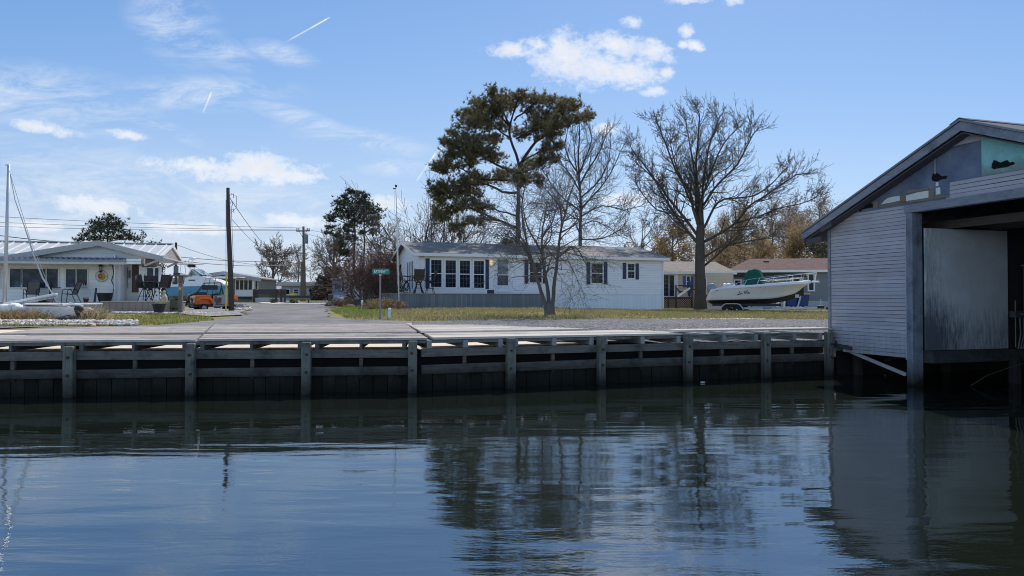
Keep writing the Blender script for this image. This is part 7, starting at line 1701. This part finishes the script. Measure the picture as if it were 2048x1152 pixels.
# trailer
tr = thing('boat_trailer', 'galvanised tandem axle trailer carrying the white motor boat', 'trailer', (sp0.x, 51.5, zg - .14), ANG)
for s in (-1, 1):
    m = MB(); m.box(.0, s * .82 - .05, .34, 4.6, s * .82 + .05, .48); m.build('side_rail', M_GALV, tr)
    m = MB(); m.beam((4.58, s * .82, .41), (6.1, s * .06, .41), .09, .14); m.build('side_rail', M_GALV, tr)
    m = MB(); m.box(.2, s * .5 - .07, .56, 4.6, s * .5 + .07, .72); m.build('bunk', M_DKP, tr)
    m = MB(); ar = [(x, z) for x, z in ((.95, .30), (.98, .52), (1.12, .68), (1.30, .74), (2.05, .74), (2.24, .68), (2.38, .52), (2.48, .30))]
    m.prism(ar + [(x, z - .05 if 0 < i < 7 else z) for i, (x, z) in reversed(list(enumerate([(x + (.05 if i == 0 else -.05 if i == 7 else (.04 if i < 3 else -.04 if i > 4 else 0)), z) for i, (x, z) in enumerate(ar)])))], s * .92, s * 1.2); m.build('fender', M_GALV, tr)
    for x in (1.35, 2.02): wheel(tr, x, s * 1.06, .31, .2, M_RIM, s)
for x in (.1, 1.2, 3.2, 4.4): m = MB(); m.box(x, -.78, .36, x + .08, .78, .44); m.build('cross_member', M_GALV, tr)
m = MB(); m.box(6.0, -.06, .34, 7.55, .06, .48); m.build('tongue', M_GALV, tr)
m = MB(); m.beam((5.75, 0, .45), (5.95, 0, 1.25), .09, .09); m.box(5.62, -.10, 1.12, 5.86, .10, 1.34); m.build('winch_post', M_GALV, tr)
m = MB(); m.tube([(7.2, -.10, 1.02), (7.2, -.10, .02)], .035, 8); m.build('jack', mat('pale_jack_tube', (.5, .5, .52), .4, metal=.3), tr)
m = MB(); m.box(7.05, -.32, -.08, 7.5, .12, .04); m.build('jack_pad', mat('dark_wooden_block', (.035, .03, .028), .9), tr, bevel=.01)
m = MB(); m.box(7.5, -.07, .36, 7.72, .07, .52); m.ball((7.75, 0, .46), .06, .06, .06); m.box(7.0, -.14, .42, 7.4, .14, .60); m.build('coupler', M_BLK, tr, bevel=.01)
text_obj('lettering', 'TRAILERS', .15, (3.95, -.877, .41), mat('navy_trailer_lettering', (.05, .07, .14), .5), [o for o in tr.children if o.name.startswith('side_rail')][0], xs=1.0)
m = MB(); m.box(.1, -.6, .05, 2.9, .6, .2); m.build('spare_rack', M_DKP, tr)
# bins and sawhorse beyond the bow
M_BIN = mat('deep_blue_bin_plastic', (.010, .03, .16), .45, .1)
for px, lab, lc in ((1580, 'blue wheeled bin with green lid beyond the boat bow', (.16, .30, .06)), (1603, 'blue wheeled bin with orange lid beyond the boat bow', (.60, .25, .04))):
    b = on_ground(px, 57.5); t = thing('wheeled_bin', lab, 'bin', (b.x, b.y, Zof(px, 614, 57.5)), R(8), 'blue bins by the grey house')
    m = MB(); m.add([(-.36, -.34, .08), (.36, -.34, .08), (.34, .34, .08), (-.34, .34, .08), (-.46, -.42, .98), (.46, -.42, .98), (.44, .42, .98), (-.44, .42, .98)], [(0, 3, 2, 1), (4, 5, 6, 7), (0, 1, 5, 4), (1, 2, 6, 5), (2, 3, 7, 6), (3, 0, 4, 7)]); m.build('body', M_BIN, t, bevel=.03)
    m = MB(); m.prism([(-.48, .985), (.48, .985), (.46, 1.06), (-.46, 1.06)], -.46, .46); m.build('lid', mat('bin_lid_%d' % px, lc, .5), t, bevel=.02)
    for s in (-1, 1): m = MB(); m.lathe([(.11, -.03), (.12, 0), (.11, .03)], (s * .33, .36, .12), 12, 'x'); m.build('wheel', M_RUB, t)
b = on_ground(1562, 55.5); t = thing('folding_trestle', 'white folding trestle standing in front of the blue bins', 'trestle', (b.x, b.y, Zof(1562, 614, 55.5)), R(5))
for s in (-1, 1):
    m = MB(); m.beam((-.28, s * .1, 0), (-.38, s * .02, .95), .07, .05); m.beam((.22, s * .1, 0), (.34, s * .02, .95), .07, .05); m.build('leg', M_DECKW, t)
m = MB(); m.beam((-.45, 0, .95), (.42, 0, .97), .09, .08); m.beam((-.32, 0, .2), (.34, 0, .85), .05, .05); m.box(-.33, -.02, .5, .28, .02, .56); m.build('top_bar', M_DECKW, t)
# ------------------------------------------------------------------ houses and yard beyond the road
FG = Fr(*P(468, 600, 82)[:2], 0, R(4)); fg = frame_thing(FG, 'grey_house', 'grey house with white framed sunroom beyond the dark pole', 'house')
M_FG = siding_mat('mid_grey_siding', (.21, .21, .225), .2, .06, .2)
u0, u1, ua_ = FG.u(330), FG.u(517), FG.u(452); zg = 1.3; zl, zm_, zr2 = FG.z(560, u0), FG.z(543, ua_), FG.z(555, u1)
m = MB(); m.prism([(u0, zg), (u1, zg), (u1, zr2 - .1), (ua_, zm_ - .1), (u0, zl - .1)], 0, 8); m.build('wall', M_FG, fg)
for a, b_ in (((u0 - .4, zl - .03), (ua_, zm_)), ((ua_, zm_), (u1 + .5, zr2 - .08))):
    m = MB(); m.prism([a, b_, (b_[0], b_[1] - .12), (a[0], a[1] - .12)], -.9, 8.4); m.build('roof', mat('grey_roof_sheet', (.22, .22, .225), .6), fg)
    m = MB(); m.prism([a, b_, (b_[0], b_[1] - .42), (a[0], a[1] - .42)], -.94, -.905); m.build('barge_board', mat('pale_grey_barge', (.36, .36, .38), .6), fg)
m = MB(); m.box(FG.u(470, -.6), -.6, FG.z(593, 0, -.6), FG.u(505, -.6), -.01, FG.z(557, 0, -.6)); m.build('sunroom', M_WHITE, fg)
for x0, x1 in ((472, 478), (480, 487), (488.5, 495.5), (497, 504)): window(FG, fg, x0, 560.5, x1, 579.5, w=-.6, fw=.05)
for x0, x1 in ((511, 515),): window(FG, fg, x0, 562, x1, 578, fw=.09)
for x0, x1 in ((356, 360), (331, 336)): window(FG, fg, x0, 562, x1, 568, fw=.06)
m = MB(); m.box(FG.u(470, -.7), -.75, FG.z(597, 0), FG.u(505, -.7), -.61, FG.z(593, 0)); m.build('dark_base', mat('dark_navy_base', (.02, .025, .04), .7), fg)
m = MB(); m.box(FG.u(505.5, -.9), -.9, 1.0, FG.u(508, -.9), -.75, FG.z(556, 0)); m.build('corner_post', M_WHITE, fg)
m = MB(); q0, q1 = FG.u(425, -3), FG.u(480, -3); m.box(q0, -3, FG.z(555.3, q0, -3), q1, -.9, FG.z(553.5, q0, -3)); m.build('awning', mat('bright_white_metal', (.80, .80, .80), .35), fg)
FF = Fr(*P(508, 600, 79)[:2], 0, R(3)); ff = frame_thing(FF, 'dark_fence', 'dark brown slatted fence enclosing the far deck', 'fence')
a, b_ = FF.u(508), FF.u(570); m = MB(); zt_, zb2 = FF.z(578.5, 0), FF.z(595, 0)
k = 9
for i in range(k): z = zb2 + (zt_ - zb2) * i / k; m.box(a, 0, z, b_, .04, z + (zt_ - zb2) / k * .86)
m.build('slat_panel', wood_mat('dark_fence_slats', (.055, .045, .04), 'x', .4, .25), ff)
for px in (508, 552, 562.5, 570): u = FF.u(px); m = MB(); m.box(u - .1, -.06, zb2 - .9, u + .1, .1, zt_ + .02); m.build('post', M_BRN, ff)
m = MB(); m.box(a, .02, zb2 - .9, b_, .2, zb2 - .05); m.build('base_wall', mat('pale_base_wall', (.46, .46, .47), .8), ff)
TH = Fr(*P(576, 600, 104)[:2], 0, R(-2)); th_ = frame_thing(TH, 'tan_house', 'low pale grey house with flat roof behind the bench and poles', 'house')
u0, u1 = TH.u(563), TH.u(653); z1_ = TH.z(572, 1); m = MB(); m.box(u0, 0, 1.2, u1, 7, z1_); m.build('wall', mat('pale_grey_stucco', (.40, .38, .40), .8, .06), th_)
m = MB(); m.box(u0 - .5, -.9, z1_, TH.u(662), 7.6, z1_ + .22); m.prism([(u0 - .5, z1_ + .225), (TH.u(662), z1_ + .225), (TH.u(640), z1_ + .6), (TH.u(545), z1_ + .6)], 1, 7); m.build('roof', mat('pale_flat_roof', (.42, .40, .38), .7), th_)
for x0, x1 in ((588, 597), (617, 627), (633, 643)): window(TH, th_, x0, 579, x1, 587, fw=.12, ny=2, glass=M_GLASSB)
panel(TH, th_, 'blue_panel', 565, 575, 583, 601, mat('pale_blue_wall', (.36, .44, .58), .7), 0, .05); window(TH, th_, 571, 579, 579, 588, w=-.05, fw=.1)
panel(TH, th_, 'carport', 653.5, 574, 664, 581, mat('pale_beam', (.5, .47, .42), .7), -.5, .3); panel(TH, th_, 'carport', 653.5, 581.5, 664, 602, mat('dark_carport', (.035, .04, .045), .9), 1.5, .3)
T3 = Fr(*P(525, 600, 118)[:2], 0, 0); t3_ = frame_thing(T3, 'far_house', 'far grey roofed houses seen above the dark fence', 'house'); u0, u1 = T3.u(500), T3.u(590); m = MB(); m.box(u0, 0, 1.4, u1, 8, T3.z(577, 0)); m.build('wall', mat('pale_far_wall', (.45, .46, .48), .8), t3_)
gable_roof(t3_, u0, u1, 0, 8, T3.z(577, 0), T3.z(567, 0), mat('grey_far_roof', (.27, .26, .26), .8), .5)
for x0, x1 in ((530, 537), (552, 558)): window(T3, t3_, x0, 579, x1, 586, fw=.12)
# trough bench with yellow front
t, p = base_thing('flower_trough', 'long yellow fronted trough on legs with a dark beaded top at the road end', 'trough', 599, 76)
k = 76 / FPX; zz = lambda y: Zof(599, y, 76) - p.z
m = MB(); m.box(-21 * k, -.05, zz(599), 21 * k, .0, zz(595.4)); m.build('front_board', mat('faded_yellow_board', (.42, .33, .09), .7, .2), t)
m = MB(); m.box(-26 * k, -.3, zz(595.3), 25 * k, .3, zz(592.5)); m.build('dark_top', mat('navy_black_top', (.02, .022, .035), .6), t)
m = MB()
for i in range(12): m.ball(((-23 + 4.1 * i) * k, -.3, zz(592.6)), .10, .06, .10, 7, 5)
m.build('beads', mat('blue_black_bead', (.05, .06, .09), .5), t)
for x in (-17, 18): m = MB(); m.box((x - .8) * k, -.1, -.1, (x + .8) * k, .1, zz(599)); m.build('leg', M_BRN, t)
yt = thing('yellow_float', 'small yellow float lying on the dark trough top', 'float', P(586, 592, 76)); m = MB(); m.ball((0, 0, .12), .42, .25, .2, 12, 8); m.build('body', mat('bright_yellow_plastic', (.75, .55, .03), .4), yt, smooth=True); m = MB(); m.ball((0, -.05, .3), .16, .1, .06, 8, 5); m.build('red_cap', mat('orange_plastic', (.6, .2, .04), .4), yt)
isl = [GG(*q) for q in ((520, 607.5), (560, 609.5), (600, 609.5), (660, 608.5), (672, 606.5), (640, 605), (560, 604.5), (520, 605))]
ground_patch('sand_bed', isl, mat('pale_sand_bed', (.50, .42, .32), .95, .2), .06, 2.0, .3, seed=21)
bush('small green shrub left in the sandy bed', 547, 74, .42, .5, 91, OLIVE, 90, .14); bush('small green shrub below the yellow float in the sandy bed', 588, 73, .45, .4, 92, OLIVE, 90, .14)
bush('rusty shrub by the right end of the pale house', 638, 100, 1.0, 1.5, 93, leaf_mat('rust_shrub_leaves', [(.06, .04, .03), (.13, .08, .05)]), 160, .22); bush('darker shrub left of the rusty one by the pale house', 628, 101, .8, 1.5, 94, OLIVE, 130, .22)
t, p = base_thing('wooden_keg', 'round wooden post stub at the road edge before the blue house', 'post', 661.5, 60); m = MB(); m.tube([(0, 0, -.2), (0, 0, .95)], [.24, .22], 10); m.build('stub', wood_mat('mossy_staves', (.10, .10, .065), 'z', .3, .1), t); m = MB(); m.lathe([(.23, .95), (.24, .98), (.1, 1.02)], n=10); m.build('cap', M_POLEG, t)
BHs = Fr(*P(665, 600, 70)[:2], 0, R(2)); bl = frame_thing(BHs, 'blue_house', 'narrow blue sided house end with a tall white framed window', 'house')
u0, u1 = BHs.u(664.8), BHs.u(690); z1_ = BHs.z(559, 0); m = MB(); m.box(u0, 0, 1.1, u1, 6, z1_); m.build('wall', siding_mat('slate_blue_siding', (.22, .29, .42), .2, .06, .15), bl)
m = MB(); m.box(u0 - .1, -.15, z1_, u1 + .1, 6.1, z1_ + .12); m.build('roof', mat('grey_roof_edge', (.38, .37, .36), .6), bl); m = MB(); m.box(u0 - .01, -.03, 1.1, u1 + .01, -.002, BHs.z(590, 0)); m.build('skirt', mat('pale_blue_skirt', (.40, .48, .62), .7), bl)
window(BHs, bl, 684, 565, 688, 582, ny=2, fw=.08); 
m = MB()
for k in range(4): x = BHs.u(670 + 2.2 * k); m.box(x, -.03, BHs.z(577, 0), x + .07, -.002, BHs.z(574.5, 0))
m.build('number_plate', mat('dark_mark', (.04, .05, .05), .6), bl)
# two storey house with a railed deck behind the red shrub
RH = Fr(*P(696, 600, 64)[:2], 0, R(8)); rh = frame_thing(RH, 'deck_house', 'lavender grey house with railed roof deck and white stairs behind the red shrub', 'house')
u0, u1 = RH.u(712), RH.u(800); zt4 = RH.z(538, 2); m = MB(); m.box(u0, 0, 1.0, u1, 6, zt4); m.build('wall', siding_mat('lavender_grey_siding', (.40, .39, .42), .2, .06, .2), rh)
m = MB(); m.box(RH.u(745, -1.5), -1.6, zt4 + .02, u1 + .5, 6, zt4 + .28); m.build('deck_slab', mat('dark_deck_edge', (.05, .035, .03), .8), rh)
a, b_ = RH.u(757, -1.5), u1 + .5; zh = RH.z(508, a, -1.5)
m = MB(); m.box(a, -1.56, zh - .08, b_, -1.48, zh); m.box(a, -1.55, zt4 + .35, b_, -1.49, zt4 + .43)
x = a
while x < b_: m.box(x, -1.54, zt4 + .28, x + .05, -1.5, zh - .05); x += .17
m.build('deck_railing', mat('red_brown_railing', (.12, .075, .065), .8), rh)
m = MB(); m.beam((RH.u(738, -1.6), -1.7, RH.z(503, 0, -1.6)), (RH.u(760, -1.6), -1.7, RH.z(512, 0, -1.6)), .12, .10); m.beam((RH.u(735, -1), -1.2, RH.z(501, 0, -1)), (RH.u(800, -1), -1.2, RH.z(503, 0, -1)), .06, .06); m.build('awning_frame', M_WHITE, rh)
for x0, x1 in ((764, 777), (779, 790.5)): window(RH, rh, x0, 549, x1, 570, w=0, fw=.07, glass=M_GLASSB, name='sliding_door')
m = MB(); m.box(RH.u(762), -.5, 1.0, RH.u(792), -.02, RH.z(572, 0)); m.build('planter_wall', mat('dark_planter_wall', (.05, .045, .045), .9), rh)
for x in (715, 724): u = RH.u(x, -1.5); m = MB(); m.box(u - .07, -1.55, 1.0, u + .07, -1.42, RH.z(545, 0)); m.build('deck_post', M_WHITE, rh)
st_ = thing('outside_stairs', 'white notched outside stairs beside the blue house', 'stairs', RH.world(RH.u(691, -.8), -.8, 1.2), RH.a)
for y in (0, .5):
    m = MB(); m.box(-.03, y, 0, .10, y + .05, 2.75); m.build('stringer', M_WHITE, st_)
for k in range(12): m = MB(); m.box(.0, -.03, .12 + .22 * k, .30, .58, .19 + .22 * k); m.build('tread', mat('brown_tread', (.14, .09, .07), .8), st_)
w_ = thing('lattice_screen', 'white lattice screen behind the red shrub stems', 'screen', RH.world(RH.u(699, -.7), -.7, 1.3), RH.a)
m = MB(); m.box(0, 0, 0, 1.1, .04, 2.5); m.build('panel', siding_mat('white_screen_boards', (.62, .60, .60), .17, .08, .5), w_); m = MB(); m.box(-.06, -.03, 0, .0, .06, 2.6); m.box(1.1, -.03, 0, 1.16, .06, 2.6); m.build('frame', M_WHITE, w_)
gfl = thing('garden_steps', 'dark grey garden steps rising to the deck house', 'steps', RH.world(RH.u(712, -3), -3.5, gz(-13, 60)), RH.a)
for k in range(3): m = MB(); m.box(-.6, k * .3, 0, .9, k * .3 + .3, .2 + .18 * k); m.build('step', mat('dark_grey_step', (.08, .08, .085), .9), gfl)

# a scrap afloat by the bulkhead
fp = G(1405, 765, .012); ft = thing('floating_scrap', 'tiny pale scrap floating beside the bulkhead in the dark water', 'debris', fp); m = MB(); m.prism([(-.05, -.02), (.03, -.03), (.06, .01), (.01, .03), (-.04, .02)], 0, .02, 'xy'); m.build('foam_piece', mat('white_insulation', (.62, .62, .60), .9, .15), ft); m = MB(); m.tube([(.03, 0, .01), (.10, .02, .015)], .006, 5); m.build('twig', M_BRN, ft)
